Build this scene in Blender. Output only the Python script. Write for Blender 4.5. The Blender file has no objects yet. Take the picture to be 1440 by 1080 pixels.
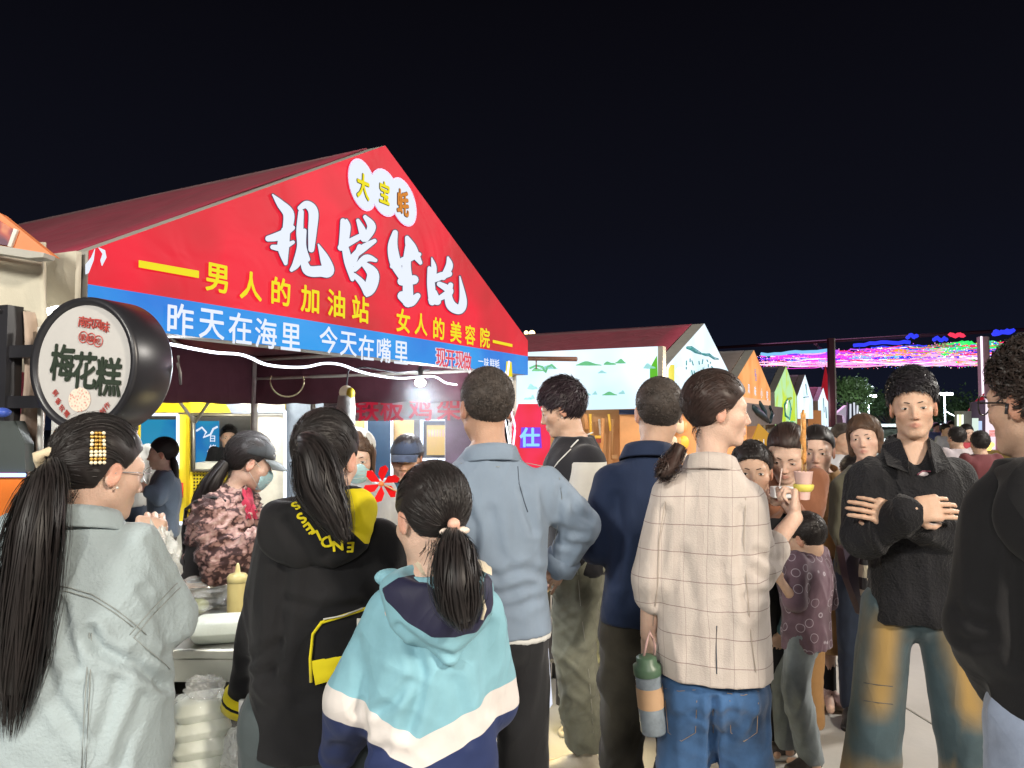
import bpy, bmesh, math, random
import numpy as np
from mathutils import Vector, Matrix, Euler
from mathutils.bvhtree import BVHTree
R = math.radians
random.seed(7); RNG = np.random.default_rng(11)
SC = bpy.context.scene; COL = SC.collection

# ------------------------------------------------------------------ camera, world, lights, exposure
CAM_H = 1.6; FPX = 1050.0; PITCH = math.atan(50 / FPX)
cam = bpy.data.objects.new('camera', bpy.data.cameras.new('camera')); COL.objects.link(cam)
cam.location = (0, 0, CAM_H); cam.rotation_euler = (R(90) + PITCH, 0, 0)
cam.data.sensor_width = 36; cam.data.lens = 36 * FPX / 1440; cam.data.clip_start = .05; cam.data.clip_end = 500
SC.camera = cam
W_ = bpy.data.worlds.new('World'); SC.world = W_; W_.use_nodes = True
nt = W_.node_tree; bg = nt.nodes['Background']
sky = nt.nodes.new('ShaderNodeTexSky'); sky.sky_type = 'NISHITA'; sky.sun_disc = False
sky.sun_elevation = R(-4); sky.sun_rotation = R(200)
add = nt.nodes.new('ShaderNodeMixRGB'); add.blend_type = 'ADD'; add.inputs[0].default_value = 1
# town glow: darker overhead, a little blue near the horizon, a purple cast to the left
tc = nt.nodes.new('ShaderNodeTexCoord'); sep = nt.nodes.new('ShaderNodeSeparateXYZ')
nt.links.new(tc.outputs['Generated'], sep.inputs[0])
cr = nt.nodes.new('ShaderNodeValToRGB')
for i, (p, c) in enumerate([(0.0, (.0065, .0085, .0185, 1)), (.10, (.0050, .0062, .0135, 1)), (.25, (.0040, .0044, .0085, 1)), (.6, (.0018, .0015, .0024, 1))]):
    e = cr.color_ramp.elements[i] if i < 2 else cr.color_ramp.elements.new(p)
    e.position = p; e.color = c
nt.links.new(sep.outputs['Z'], cr.inputs[0])
nt.links.new(sky.outputs[0], add.inputs[1])
sk = nt.nodes.new('ShaderNodeMixRGB'); sk.blend_type = 'MULTIPLY'; sk.inputs[0].default_value = 1; sk.inputs[2].default_value = (.02, .02, .02, 1)
nt.links.new(sky.outputs[0], sk.inputs[1]); nt.links.new(sk.outputs[0], add.inputs[1])
nt.links.new(cr.outputs[0], add.inputs[2]); nt.links.new(add.outputs[0], bg.inputs[0]); bg.inputs[1].default_value = 1.0
SC.view_settings.view_transform = 'Standard'; SC.view_settings.look = 'None'
SC.view_settings.gamma = 1; SC.view_settings.use_curve_mapping = False; SC.view_settings.exposure = 0
SC.render.engine = 'CYCLES'; SC.cycles.use_denoising = True
SC.cycles.max_bounces = 5; SC.cycles.diffuse_bounces = 3; SC.cycles.glossy_bounces = 2; SC.cycles.transmission_bounces = 5
SC.cycles.transparent_max_bounces = 12; SC.cycles.sample_clamp_indirect = 4; SC.cycles.caustics_reflective = False; SC.cycles.caustics_refractive = False

def lamp(name, kind, loc, energy, color=(1, 1, 1), size=.3, aim=None, spot=None, parent=None):
    l = bpy.data.lights.new(name, kind); l.energy = energy; l.color = color
    if kind == 'AREA': l.shape = 'DISK'; l.size = size
    elif kind in ('POINT', 'SPOT'): l.shadow_soft_size = size
    if spot: l.spot_size = R(spot); l.spot_blend = .6
    o = bpy.data.objects.new(name, l); COL.objects.link(o); o.location = loc
    if aim is not None: o.rotation_euler = (Vector(aim) - Vector(loc)).to_track_quat('-Z', 'Y').to_euler()
    if parent: o.parent = parent
    return o
# unseen market floodlights, extra ones added for soft fill; masts built further down
FLOODS = [((-3.6, -3.0, 4.4), (-.6, 2.4, 1.0), 380, (1.0, .96, .86), .8),
          ((4.6, -2.6, 4.6), (.9, 3.0, 1.0), 600, (1.0, .89, .74), .7),
          ((.4, -6.5, 5.6), (.3, 4.0, .8), 290, (1.0, .95, .90), 1.5),
          ((8.2, 6.0, 5.2), (2.0, 5.0, .9), 620, (1.0, .94, .86), 1.0)]
for i, (loc, aim, en, colr, sz) in enumerate(FLOODS):
    lamp('floodlight_fill_lamp', 'AREA', loc, en, colr, sz, aim)

# ------------------------------------------------------------------ pixel of the 1440x1080 photograph -> point at distance Y
def W(px, py, Y):
    F = Vector((0, math.cos(PITCH), math.sin(PITCH))); U = Vector((0, -math.sin(PITCH), math.cos(PITCH)))
    v = Vector(((px - 720), 0, 0)) + (540 - py) * U + FPX * F
    return Vector((0, 0, CAM_H)) + v * (Y / v.y)

# ------------------------------------------------------------------ object helpers
def tag(o, label=None, cat=None, group=None, kind=None):
    if label: o['label'] = label
    if cat: o['category'] = cat
    if group: o['group'] = group
    if kind: o['kind'] = kind
    return o
def link(name, me, mat=None, parent=None, loc=None, label=None):
    o = bpy.data.objects.new(name, me); COL.objects.link(o)
    if mat is not None and me is not None and len(me.materials) == 0:
        for m in (mat if isinstance(mat, (list, tuple)) else [mat]): me.materials.append(m)
    if parent: o.parent = parent
    if loc is not None: o.location = loc
    if label: o['label'] = label
    return o
def empty(name, loc=(0, 0, 0), rz=0):
    o = bpy.data.objects.new(name, None); COL.objects.link(o); o.location = loc; o.rotation_euler = (0, 0, rz); o.empty_display_size = .1
    return o
def pydata(name, vs, fs, smooth=False, fm=None):
    me = bpy.data.meshes.new(name); me.from_pydata([tuple(v) for v in vs], [], [tuple(f) for f in fs])
    if smooth: me.polygons.foreach_set('use_smooth', [True] * len(me.polygons))
    if fm is not None: me.polygons.foreach_set('material_index', fm)
    me.update(); return me
def fastmesh(name, V, Q, smooth=True):
    V = np.asarray(V, np.float32); Q = np.asarray(Q, np.int32); k = Q.shape[1]
    me = bpy.data.meshes.new(name); me.vertices.add(len(V)); me.vertices.foreach_set('co', V.ravel())
    me.loops.add(Q.size); me.loops.foreach_set('vertex_index', Q.ravel())
    me.polygons.add(len(Q)); me.polygons.foreach_set('loop_start', np.arange(0, Q.size, k, dtype=np.int32))
    me.polygons.foreach_set('use_smooth', np.full(len(Q), smooth)); me.update(calc_edges=True); return me
def attr(me, name, vals):
    a = me.attributes.new(name, 'FLOAT', 'POINT'); a.data.foreach_set('value', np.asarray(vals, np.float32).ravel())
class MB:
    """collects simple shapes into one mesh"""
    def __init__(s): s.v = []; s.f = []; s.sm = []
    def add(s, vs, fs, sm=False):
        n = len(s.v); s.v += [Vector(v) for v in vs]; s.f += [tuple(i + n for i in f) for f in fs]; s.sm += [sm] * len(fs); return s
    def box(s, c, d, rz=0, M=None, bev=0):
        dx, dy, dz = [k / 2 for k in d]; m = M or (Matrix.Translation(c) @ Matrix.Rotation(rz, 4, 'Z'))
        if M is not None: m = M @ Matrix.Translation(c)
        if bev <= 0:
            vs = [m @ Vector((x * dx, y * dy, z * dz)) for x in (-1, 1) for y in (-1, 1) for z in (-1, 1)]
            return s.add(vs, [(0, 1, 3, 2), (4, 6, 7, 5), (0, 4, 5, 1), (2, 3, 7, 6), (0, 2, 6, 4), (1, 5, 7, 3)])
        bm = bmesh.new(); bmesh.ops.create_cube(bm, size=1)
        for v in bm.verts: v.co = Vector((v.co.x * d[0], v.co.y * d[1], v.co.z * d[2]))
        bmesh.ops.bevel(bm, geom=bm.edges[:], offset=bev, segments=2, affect='EDGES', profile=.5)
        bm.verts.index_update(); vs = [m @ v.co for v in bm.verts]; fs = [[v.index for v in f.verts] for f in bm.faces]; bm.free()
        return s.add(vs, fs)
    def tube(s, pts, r, n=8, cap=True, r2=None):
        pts = [Vector(p) for p in pts]; k = len(pts); vs = []
        up = Vector((0, 0, 1))
        for i, p in enumerate(pts):
            t = (pts[min(i + 1, k - 1)] - pts[max(i - 1, 0)])
            if t.length < 1e-9: t = Vector((0, 0, 1))
            t.normalize(); a = t.cross(up)
            if a.length < .05: a = t.cross(Vector((0, 1, 0)))
            a.normalize(); b = t.cross(a)
            rr = float(r[i] if isinstance(r, (list, tuple)) else (r if r2 is None else r + (r2 - r) * i / max(k - 1, 1)))
            vs += [p + rr * (math.cos(2 * math.pi * j / n) * a + math.sin(2 * math.pi * j / n) * b) for j in range(n)]
        fs = [(i * n + j, i * n + (j + 1) % n, (i + 1) * n + (j + 1) % n, (i + 1) * n + j) for i in range(k - 1) for j in range(n)]
        if cap: fs += [tuple(range(n))[::-1], tuple((k - 1) * n + j for j in range(n))]
        return s.add(vs, fs, True)
    def lathe(s, prof, c=(0, 0, 0), n=24, M=None, cap=False):
        m = M or Matrix.Translation(c); vs = []
        for (r, z) in prof: vs += [m @ Vector((r * math.cos(2 * math.pi * j / n), r * math.sin(2 * math.pi * j / n), z)) for j in range(n)]
        k = len(prof); fs = [(i * n + j, i * n + (j + 1) % n, (i + 1) * n + (j + 1) % n, (i + 1) * n + j) for i in range(k - 1) for j in range(n)]
        if cap: fs += [tuple(range(n))[::-1], tuple((k - 1) * n + j for j in range(n))]
        return s.add(vs, fs, True)
    def quad(s, a, b, c, d): return s.add([a, b, c, d], [(0, 1, 2, 3)])
    def prism(s, pts, n):      # polygon pts extruded by vector n
        k = len(pts); n = Vector(n); vs = [Vector(p) for p in pts] + [Vector(p) + n for p in pts]
        return s.add(vs, [tuple(range(k))[::-1], tuple(range(k, 2 * k))] + [(i, (i + 1) % k, k + (i + 1) % k, k + i) for i in range(k)])
    def ball(s, c, r, n=10, sc=(1, 1, 1)):
        prof = [(math.sin(math.pi * i / n), -math.cos(math.pi * i / n)) for i in range(n + 1)]
        M = Matrix.Translation(c) @ Matrix.Diagonal((r * sc[0], r * sc[1], r * sc[2], 1)); return s.lathe([(max(a, 1e-4), b) for a, b in prof], n=n + 4, M=M)
    def mesh(s, name):
        me = bpy.data.meshes.new(name); me.from_pydata([tuple(v) for v in s.v], [], s.f); me.polygons.foreach_set('use_smooth', s.sm)
        me.update(); return me
    def build(s, name, mat=None, parent=None, loc=None, label=None): return link(name, s.mesh(name), mat, parent, loc, label)
def rel(parent, p):   # world point -> parent's frame (empties with location and z rotation only)
    return (Matrix.Translation(parent.location) @ Euler(parent.rotation_euler).to_matrix().to_4x4()).inverted() @ Vector(p)

# ------------------------------------------------------------------ materials
MATS = {}
def mat(name, color=(.5, .5, .5), rough=.6, metal=0, emit=None, es=0, alpha=1, var=.12, vscale=8, bump=0, bscale=60, spec=None, trans=0, ior=1.45):
    if name in MATS: return MATS[name]
    m = bpy.data.materials.new(name); m.use_nodes = True; n = m.node_tree; b = n.nodes['Principled BSDF']; MATS[name] = m
    c4 = (*color, 1); b.inputs['Base Color'].default_value = c4; b.inputs['Roughness'].default_value = rough; b.inputs['Metallic'].default_value = metal
    if spec is not None: b.inputs['Specular IOR Level'].default_value = spec
    if trans: b.inputs['Transmission Weight'].default_value = trans; b.inputs['IOR'].default_value = ior
    if alpha < 1: b.inputs['Alpha'].default_value = alpha
    co = n.nodes.new('ShaderNodeTexCoord')
    if var > 0:
        t = n.nodes.new('ShaderNodeTexNoise'); t.inputs['Scale'].default_value = vscale; t.inputs['Detail'].default_value = 9; t.inputs['Roughness'].default_value = .62
        n.links.new(co.outputs['Object'], t.inputs['Vector'])
        mr = n.nodes.new('ShaderNodeMapRange'); mr.inputs[3].default_value = 1 - var; mr.inputs[4].default_value = 1 + var
        mr.inputs[1].default_value = .3; mr.inputs[2].default_value = .7
        n.links.new(t.outputs[0], mr.inputs[0]); mx = n.nodes.new('ShaderNodeVectorMath'); mx.operation = 'SCALE'
        mx.inputs[0].default_value = color; n.links.new(mr.outputs[0], mx.inputs['Scale']); n.links.new(mx.outputs[0], b.inputs['Base Color'])
    if emit: b.inputs['Emission Color'].default_value = (*emit, 1); b.inputs['Emission Strength'].default_value = es
    if bump:
        t2 = n.nodes.new('ShaderNodeTexNoise'); t2.inputs['Scale'].default_value = bscale; t2.inputs['Detail'].default_value = 4
        n.links.new(co.outputs['Object'], t2.inputs['Vector']); bp = n.nodes.new('ShaderNodeBump'); bp.inputs['Strength'].default_value = bump
        bp.inputs['Distance'].default_value = .01; n.links.new(t2.outputs[0], bp.inputs['Height']); n.links.new(bp.outputs[0], b.inputs['Normal'])
    return m
def cloth(name, color, rough=.85, var=.12, weave=420, bump=.25, grain=.1, sheen=.15):
    if name in MATS: return MATS[name]
    m = mat(name, color, rough, 0, var=var, vscale=6, spec=.25); n = m.node_tree; b = n.nodes['Principled BSDF']
    b.inputs['Sheen Weight'].default_value = sheen
    co = n.nodes.new('ShaderNodeTexCoord')
    cz = n.nodes.new('ShaderNodeTexNoise'); cz.noise_type = 'RIDGED_MULTIFRACTAL'; cz.inputs['Scale'].default_value = 5.5; cz.inputs['Detail'].default_value = 3; cz.inputs['Distortion'].default_value = .6; cz.inputs['Gain'].default_value = 1.6; cz.inputs['Offset'].default_value = .8
    mp = n.nodes.new('ShaderNodeMapping'); mp.inputs['Scale'].default_value = (1, 1, .55)
    n.links.new(co.outputs['Object'], mp.inputs[0]); n.links.new(mp.outputs[0], cz.inputs['Vector'])
    fz = n.nodes.new('ShaderNodeTexNoise'); fz.inputs['Scale'].default_value = weave; n.links.new(co.outputs['Object'], fz.inputs['Vector'])
    ma = n.nodes.new('ShaderNodeMath'); ma.operation = 'MULTIPLY_ADD'; ma.inputs[1].default_value = grain; n.links.new(fz.outputs[0], ma.inputs[0]); n.links.new(cz.outputs[0], ma.inputs[2])
    bp = n.nodes.new('ShaderNodeBump'); bp.inputs['Strength'].default_value = min(1, bump * 1.2); bp.inputs['Distance'].default_value = .016
    n.links.new(ma.outputs[0], bp.inputs['Height']); n.links.new(bp.outputs[0], b.inputs['Normal']); return m
def basecolor_src(m):
    n = m.node_tree; b = n.nodes['Principled BSDF']; l = b.inputs['Base Color'].links
    return l[0].from_socket if l else None
def ramp_cloth(name, attrname, stops, **kw):
    """cloth whose colour changes with a per-vertex value: sewn panels, sleeves, stripes"""
    if name in MATS: return MATS[name]
    m = cloth(name, (1, 1, 1), **kw); n = m.node_tree; b = n.nodes['Principled BSDF']; src = basecolor_src(m)
    a = n.nodes.new('ShaderNodeAttribute'); a.attribute_name = attrname
    r = n.nodes.new('ShaderNodeValToRGB'); r.color_ramp.interpolation = 'CONSTANT'
    for i, (p, c) in enumerate(stops):
        e = r.color_ramp.elements[i] if i < 2 else r.color_ramp.elements.new(p)
        e.position = p; e.color = (*c, 1)
    n.links.new(a.outputs['Fac'], r.inputs[0])
    mx = n.nodes.new('ShaderNodeMixRGB'); mx.blend_type = 'MULTIPLY'; mx.inputs[0].default_value = 1
    n.links.new(src, mx.inputs[1]); n.links.new(r.outputs[0], mx.inputs[2]); n.links.new(mx.outputs[0], b.inputs['Base Color']); return m
def glow(name, color, s=1.0):
    if name in MATS: return MATS[name]
    return mat(name, (.02, .02, .02), .8, emit=color, es=s, var=0, spec=.08)

# ------------------------------------------------------------------ implicit surfaces -> one continuous mesh
def axis(lo, hi, step, zones=()):
    a = [lo]
    while a[-1] < hi:
        x = a[-1]; s = step
        for z0, z1, f in zones:
            if z0 - step * .5 <= x <= z1: s = min(s, f)
        a.append(x + s)
    return np.array(a, np.float32)
_C = [(0, 0, 0), (1, 0, 0), (0, 1, 0), (1, 1, 0), (0, 0, 1), (1, 0, 1), (0, 1, 1), (1, 1, 1)]
_E = [(0, 1), (2, 3), (4, 5), (6, 7), (0, 2), (1, 3), (4, 6), (5, 7), (0, 4), (1, 5), (2, 6), (3, 7)]
def surface_nets(D, ax):
    ins = D < 0; nx, ny, nz = D.shape
    cnt = np.zeros((nx - 1, ny - 1, nz - 1), np.uint8)
    for (i, j, k) in _C: cnt += ins[i:nx - 1 + i, j:ny - 1 + j, k:nz - 1 + k]
    act = np.argwhere((cnt > 0) & (cnt < 8)); idx = np.full(cnt.shape, -1, np.int32); idx[act[:, 0], act[:, 1], act[:, 2]] = np.arange(len(act))
    cv = np.stack([D[act[:, 0] + i, act[:, 1] + j, act[:, 2] + k] for (i, j, k) in _C], 1)
    pos = np.zeros((len(act), 3), np.float32); num = np.zeros(len(act), np.float32)
    for a, b in _E:
        da, db = cv[:, a], cv[:, b]; m = (da < 0) != (db < 0); t = np.where(m, da / np.where(m, da - db, 1), 0)
        ca, cb = np.array(_C[a], np.float32), np.array(_C[b], np.float32)
        pos += np.where(m[:, None], ca + t[:, None] * (cb - ca), 0); num += m
    pos = pos / num[:, None] + act
    V = np.stack([np.interp(pos[:, i], np.arange(len(ax[i])), ax[i]) for i in range(3)], 1)
    Q = []
    for d in range(3):
        e1, e2 = (d + 1) % 3, (d + 2) % 3
        s0 = [slice(None)] * 3; s1 = [slice(None)] * 3; s0[d] = slice(0, -1); s1[d] = slice(1, None)
        A = ins[tuple(s0)]; B = ins[tuple(s1)]; P = np.argwhere(A != B)
        P = P[(P[:, e1] > 0) & (P[:, e2] > 0) & (P[:, e1] < D.shape[e1] - 1) & (P[:, e2] < D.shape[e2] - 1)]
        sgn = A[P[:, 0], P[:, 1], P[:, 2]]
        def c(a, b):
            q = P.copy(); q[:, e1] -= a; q[:, e2] -= b; return idx[q[:, 0], q[:, 1], q[:, 2]]
        q = np.stack([c(1, 1), c(0, 1), c(0, 0), c(1, 0)], 1); q[~sgn] = q[~sgn][:, ::-1]; Q.append(q)
    return V, np.concatenate(Q)
def _n(v): v = np.asarray(v, np.float32); return v
def cone(a, b, r1, r2, flat=None):      # round cone; flat=(direction, factor) squashes it
    a, b = _n(a), _n(b); ab = b - a; L2 = float(ab @ ab) + 1e-9
    rm = max(r1, r2); lo, hi = np.minimum(a, b) - rm * 1.3, np.maximum(a, b) + rm * 1.3
    if flat: fd = _n(flat[0]) / np.linalg.norm(flat[0]); fk = 1 / flat[1] - 1
    def f(x, y, z):
        px, py, pz = x - a[0], y - a[1], z - a[2]
        t = np.clip((px * ab[0] + py * ab[1] + pz * ab[2]) / L2, 0, 1)
        vx, vy, vz = px - t * ab[0], py - t * ab[1], pz - t * ab[2]
        if flat:
            q = (vx * fd[0] + vy * fd[1] + vz * fd[2]) * fk; vx, vy, vz = vx + q * fd[0], vy + q * fd[1], vz + q * fd[2]
        return np.sqrt(vx * vx + vy * vy + vz * vz) - (r1 + (r2 - r1) * t)
    return f, lo, hi
def ell(c, r, M=None):                  # ellipsoid, M = 3x3 rotation (columns are its axes)
    c, r = _n(c), _n(r); rm = float(max(r)); Mt = None if M is None else np.array(M, np.float32).T
    def f(x, y, z):
        px, py, pz = x - c[0], y - c[1], z - c[2]
        if Mt is not None:
            px, py, pz = Mt[0, 0] * px + Mt[0, 1] * py + Mt[0, 2] * pz, Mt[1, 0] * px + Mt[1, 1] * py + Mt[1, 2] * pz, Mt[2, 0] * px + Mt[2, 1] * py + Mt[2, 2] * pz
        a = np.sqrt((px / r[0]) ** 2 + (py / r[1]) ** 2 + (pz / r[2]) ** 2); b = np.sqrt((px / r[0] ** 2) ** 2 + (py / r[1] ** 2) ** 2 + (pz / r[2] ** 2) ** 2)
        return a * (a - 1) / np.maximum(b, 1e-6)
    return f, c - rm, c + rm
def loft(tab, cl):                      # stacked ellipses: tab rows (z, half width, half depth), cl(z)->(cx, cy)
    tab = np.array(sorted(tab), np.float32); z0, z1 = tab[0, 0], tab[-1, 0]; wm = tab[:, 1].max(); dm = tab[:, 2].max()
    zz = np.linspace(z0, z1, 60); wf = np.interp(zz, tab[:, 0], tab[:, 1]); df = np.interp(zz, tab[:, 0], tab[:, 2])
    k = np.ones(7) / 7; wf = np.convolve(np.pad(wf, 3, 'edge'), k, 'valid'); df = np.convolve(np.pad(df, 3, 'edge'), k, 'valid')
    ca, cb = cl(z0), cl(z1)
    lo = np.array([min(ca[0], cb[0]) - wm, min(ca[1], cb[1]) - dm, z0]) - .03; hi = np.array([max(ca[0], cb[0]) + wm, max(ca[1], cb[1]) + dm, z1]) + .03
    def f(x, y, z):
        w = np.interp(z, zz, wf); d = np.interp(z, zz, df); cx, cy = cl(np.clip(z, z0, z1))
        q = (((np.abs(x - cx) / w) ** 2.3 + (np.abs(y - cy) / d) ** 2.3) ** (1 / 2.3) - 1) * np.minimum(w, d)
        return np.maximum(q, np.maximum(z0 - z, z - z1))
    return f, lo, hi
class Sdf:
    def __init__(s, lo, hi, step, zones=None):
        z = zones or []
        s.ax = [axis(lo[i], hi[i], step, [(q[0][i], q[1][i], q[2]) for q in z]) for i in range(3)]
        s.D = np.full([len(a) for a in s.ax], .5, np.float32); s.step = step
    def _blk(s, lo, hi, m):
        sl = tuple(slice(max(0, int(np.searchsorted(s.ax[i], lo[i] - m)) - 1), min(len(s.ax[i]), int(np.searchsorted(s.ax[i], hi[i] + m)) + 1)) for i in range(3))
        return sl, s.ax[0][sl[0]][:, None, None], s.ax[1][sl[1]][None, :, None], s.ax[2][sl[2]][None, None, :]
    def add(s, p, k=.01):
        f, lo, hi = p; sl, x, y, z = s._blk(lo, hi, k + s.step * 2)
        if any(q.stop - q.start < 2 for q in sl): return s
        d = f(x, y, z); D = s.D[sl]; h = np.clip(.5 + .5 * (D - d) / k, 0, 1); s.D[sl] = D + (d - D) * h - k * h * (1 - h); return s
    def sub(s, p, k=.01):
        f, lo, hi = p; sl, x, y, z = s._blk(lo, hi, k + s.step * 2); d = -f(x, y, z); D = s.D[sl]
        h = np.clip(.5 - .5 * (D - d) / k, 0, 1); s.D[sl] = D + (d - D) * h + k * h * (1 - h); return s
    def cut(s, fn, k=.004):             # keep where fn < 0
        d = fn(s.ax[0][:, None, None], s.ax[1][None, :, None], s.ax[2][None, None, :]); D = s.D
        h = np.clip(.5 - .5 * (D - d) / k, 0, 1); s.D = (D + (d - D) * h + k * h * (1 - h)).astype(np.float32); return s
    def mesh(s):
        s.D[0] = s.D[-1] = .5; s.D[:, 0] = s.D[:, -1] = .5; s.D[:, :, 0] = s.D[:, :, -1] = .5
        return surface_nets(s.D, s.ax)
def vnormals(V, Q):
    fn = np.cross(V[Q[:, 2]] - V[Q[:, 0]], V[Q[:, 3]] - V[Q[:, 1]]); N = np.zeros_like(V)
    for i in range(4): np.add.at(N, Q[:, i], fn)
    return N / (np.linalg.norm(N, axis=1, keepdims=True) + 1e-12)
def relax(V, Q, n=1, lam=.5):
    E = np.concatenate([Q[:, [0, 1]], Q[:, [1, 2]], Q[:, [2, 3]], Q[:, [3, 0]]]); E = np.concatenate([E, E[:, ::-1]])
    c = np.bincount(E[:, 0], minlength=len(V))[:, None] + 1e-9
    for _ in range(n):
        S = np.stack([np.bincount(E[:, 0], weights=V[E[:, 1], i], minlength=len(V)) for i in range(3)], 1); V = V + lam * (S / c - V)
    return V
def folds(V, amp, scale, seed, stretch=(1, 1, .5)):
    g = np.random.default_rng(seed); P = V * np.array(stretch) * scale; out = 0
    for o in range(5):
        a = g.normal(size=3); a /= np.linalg.norm(a); b = g.normal(size=3) * .7; c = g.normal(size=3) * .7; m = g.normal(size=3) * .55
        w = np.sin(P @ a * (1.55 ** o) * .8 + 1.5 * np.sin(P @ b + g.uniform(0, 6)) + .9 * np.sin(P @ c * 1.9 + g.uniform(0, 6)))
        mask = .5 + .5 * np.sin(P @ m * (1.2 ** o) + g.uniform(0, 6))
        out = out + (np.exp(-(w / .38) ** 2) * 1.9 - .75) * mask / (1.35 ** o)
    return amp * out * .62
def project(P):                         # world points -> pixels of the photograph (used to sew panels and creases where they sit)
    P = np.asarray(P, float) - [0, 0, CAM_H]; c, s_ = math.cos(PITCH), math.sin(PITCH); f = P[:, 1] * c + P[:, 2] * s_; u = -P[:, 1] * s_ + P[:, 2] * c
    f = np.maximum(f, .05); return np.stack([720 + FPX * P[:, 0] / f, 540 - FPX * u / f], 1)
def dist_line(X, pts):
    d = np.full(len(X), 1e9)
    for a, b in zip(pts[:-1], pts[1:]):
        a, b = np.array(a, float), np.array(b, float); t = np.clip(((X - a) @ (b - a)) / max(((b - a) @ (b - a)), 1e-9), 0, 1); d = np.minimum(d, np.linalg.norm(X - a - t[:, None] * (b - a), axis=1))
    return d
def inside_poly(X, pts):                # signed distance in pixels, positive inside
    d = dist_line(X, list(pts) + [pts[0]]); c = np.zeros(len(X), bool); n = len(pts)
    for i in range(n):
        (x0, y0), (x1, y1) = pts[i], pts[(i + 1) % n]
        if y0 == y1: continue
        c ^= ((y0 > X[:, 1]) != (y1 > X[:, 1])) & (X[:, 0] < (x1 - x0) * (X[:, 1] - y0) / (y1 - y0) + x0)
    return np.where(c, d, -d)
def ribbons(P, w, center=None, up=None):
    """P: (n, m, 3) polylines -> narrow strips facing away from center"""
    n, m, _ = P.shape; T = np.gradient(P, axis=1); T /= np.linalg.norm(T, axis=2, keepdims=True) + 1e-9
    O = (P - np.asarray(center)) if center is not None else np.broadcast_to(np.asarray(up, float), P.shape)
    S = np.cross(T, O); S /= np.linalg.norm(S, axis=2, keepdims=True) + 1e-9
    S = S + .35 * np.random.default_rng(3).normal(size=(n, 1, 3)); w = np.asarray(w)
    if w.ndim == 0: w = np.full(m, float(w))
    A = P + S * w[None, :, None] / 2; B = P - S * w[None, :, None] / 2
    V = np.stack([A, B], 2).reshape(-1, 3); i = (np.arange(n)[:, None] * m + np.arange(m - 1)[None]).ravel() * 2
    return V, np.stack([i, i + 1, i + 3, i + 2], 1)
# ------------------------------------------------------------------ people
def smin(a, b, k): h = np.clip(.5 + .5 * (a - b) / k, 0, 1); return a + (b - a) * h - k * h * (1 - h)
def smax(a, b, k): return -smin(-a, -b, k)
def rotm(yaw=0, pitch=0, roll=0): return np.array((Matrix.Rotation(yaw, 3, 'Z') @ Matrix.Rotation(pitch, 3, 'X') @ Matrix.Rotation(roll, 3, 'Y')), np.float32)
def in_frame(fn, c, M, s, rad):          # fn works in its own frame; returns a primitive in the body frame
    c = _n(c); Mt = M.T
    def f(x, y, z):
        px, py, pz = (x - c[0]) / s, (y - c[1]) / s, (z - c[2]) / s
        return fn(Mt[0, 0] * px + Mt[0, 1] * py + Mt[0, 2] * pz, Mt[1, 0] * px + Mt[1, 1] * py + Mt[1, 2] * pz, Mt[2, 0] * px + Mt[2, 1] * py + Mt[2, 2] * pz) * s
    return f, c - rad * s, c + rad * s
def head_fn(fem, mouth=0, fat=0):
    P = []; A = lambda pr, k: P.append((pr[0], k, 1)); Sb = lambda pr, k: P.append((pr[0], k, -1))
    jw = .041 if fem else .047; jw += fat
    A(ell((0, -.014, .036), (.075, .094, .083)), .02)
    A(ell((0, .024, -.022), (.064 + fat, .064, .082)), .03)
    A(ell((0, .060, -.095), (.020 if fem else .024, .017, .016)), .03)
    for s in (1, -1):
        A(cone((s * jw, .008, -.058), (s * .017, .058, -.096), .016, .013), .022)
        A(ell((s * .043, .052, -.022), (.021 + fat, .021, .020)), .02)
    A(cone((-.036, .070, .022), (.036, .070, .022), .014, .014), .018)
    A(ell((0, .068, -.066), (.026, .0185, .019)), .012)
    for s in (1, -1): Sb(ell((s * .031, .098, .000), (.019, .016, .011)), .012)
    for s in (1, -1): A(ell((s * .031, .0765, .000), (.0165, .0085, .0095)), .005)
    A(cone((0, .082, .010), (0, .0985, -.032), .0055, .0085), .012)
    A(ell((0, .0985, -.036), (.0088, .0088, .0075)), .006)
    for s in (1, -1): A(ell((s * .0115, .0905, -.039), (.0068, .0085, .0062)), .005)
    for s in (1, -1): Sb(ell((s * .0060, .094, -.0465), (.0032, .005, .003)), .003)
    for s in (1, -1):
        A(cone((0, .0870, -.0600), (s * .021, .0790, -.0640), .0046, .0024), .003)
        A(cone((0, .0850, -.0715 - mouth), (s * .017, .0790, -.0685 - mouth * .5), .0056, .0028), .003)
    for s in (1, -1): Sb(cone((0, .0925, -.0655 - mouth * .4), (s * .021, .0845, -.0660 - mouth * .4), .0028 + mouth * .4, .0020 + mouth * .3), .0015)
    for s in (1, -1):
        M = np.array(Matrix.Rotation(s * R(-18), 3, 'Z') @ Matrix.Rotation(R(-10), 3, 'X'))
        A(ell((s * .0775, -.006, -.004), (.0075, .0175, .031), M), .007)
        Sb(ell((s * .0865, -.002, .002), (.0055, .0095, .018), M), .004)
    def f(x, y, z):
        D = None
        for fn, k, sg in P:
            d = fn(x, y, z)
            D = d if D is None else (smin(D, d, k) if sg > 0 else smax(D, -d, k))
        return D
    return f
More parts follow.
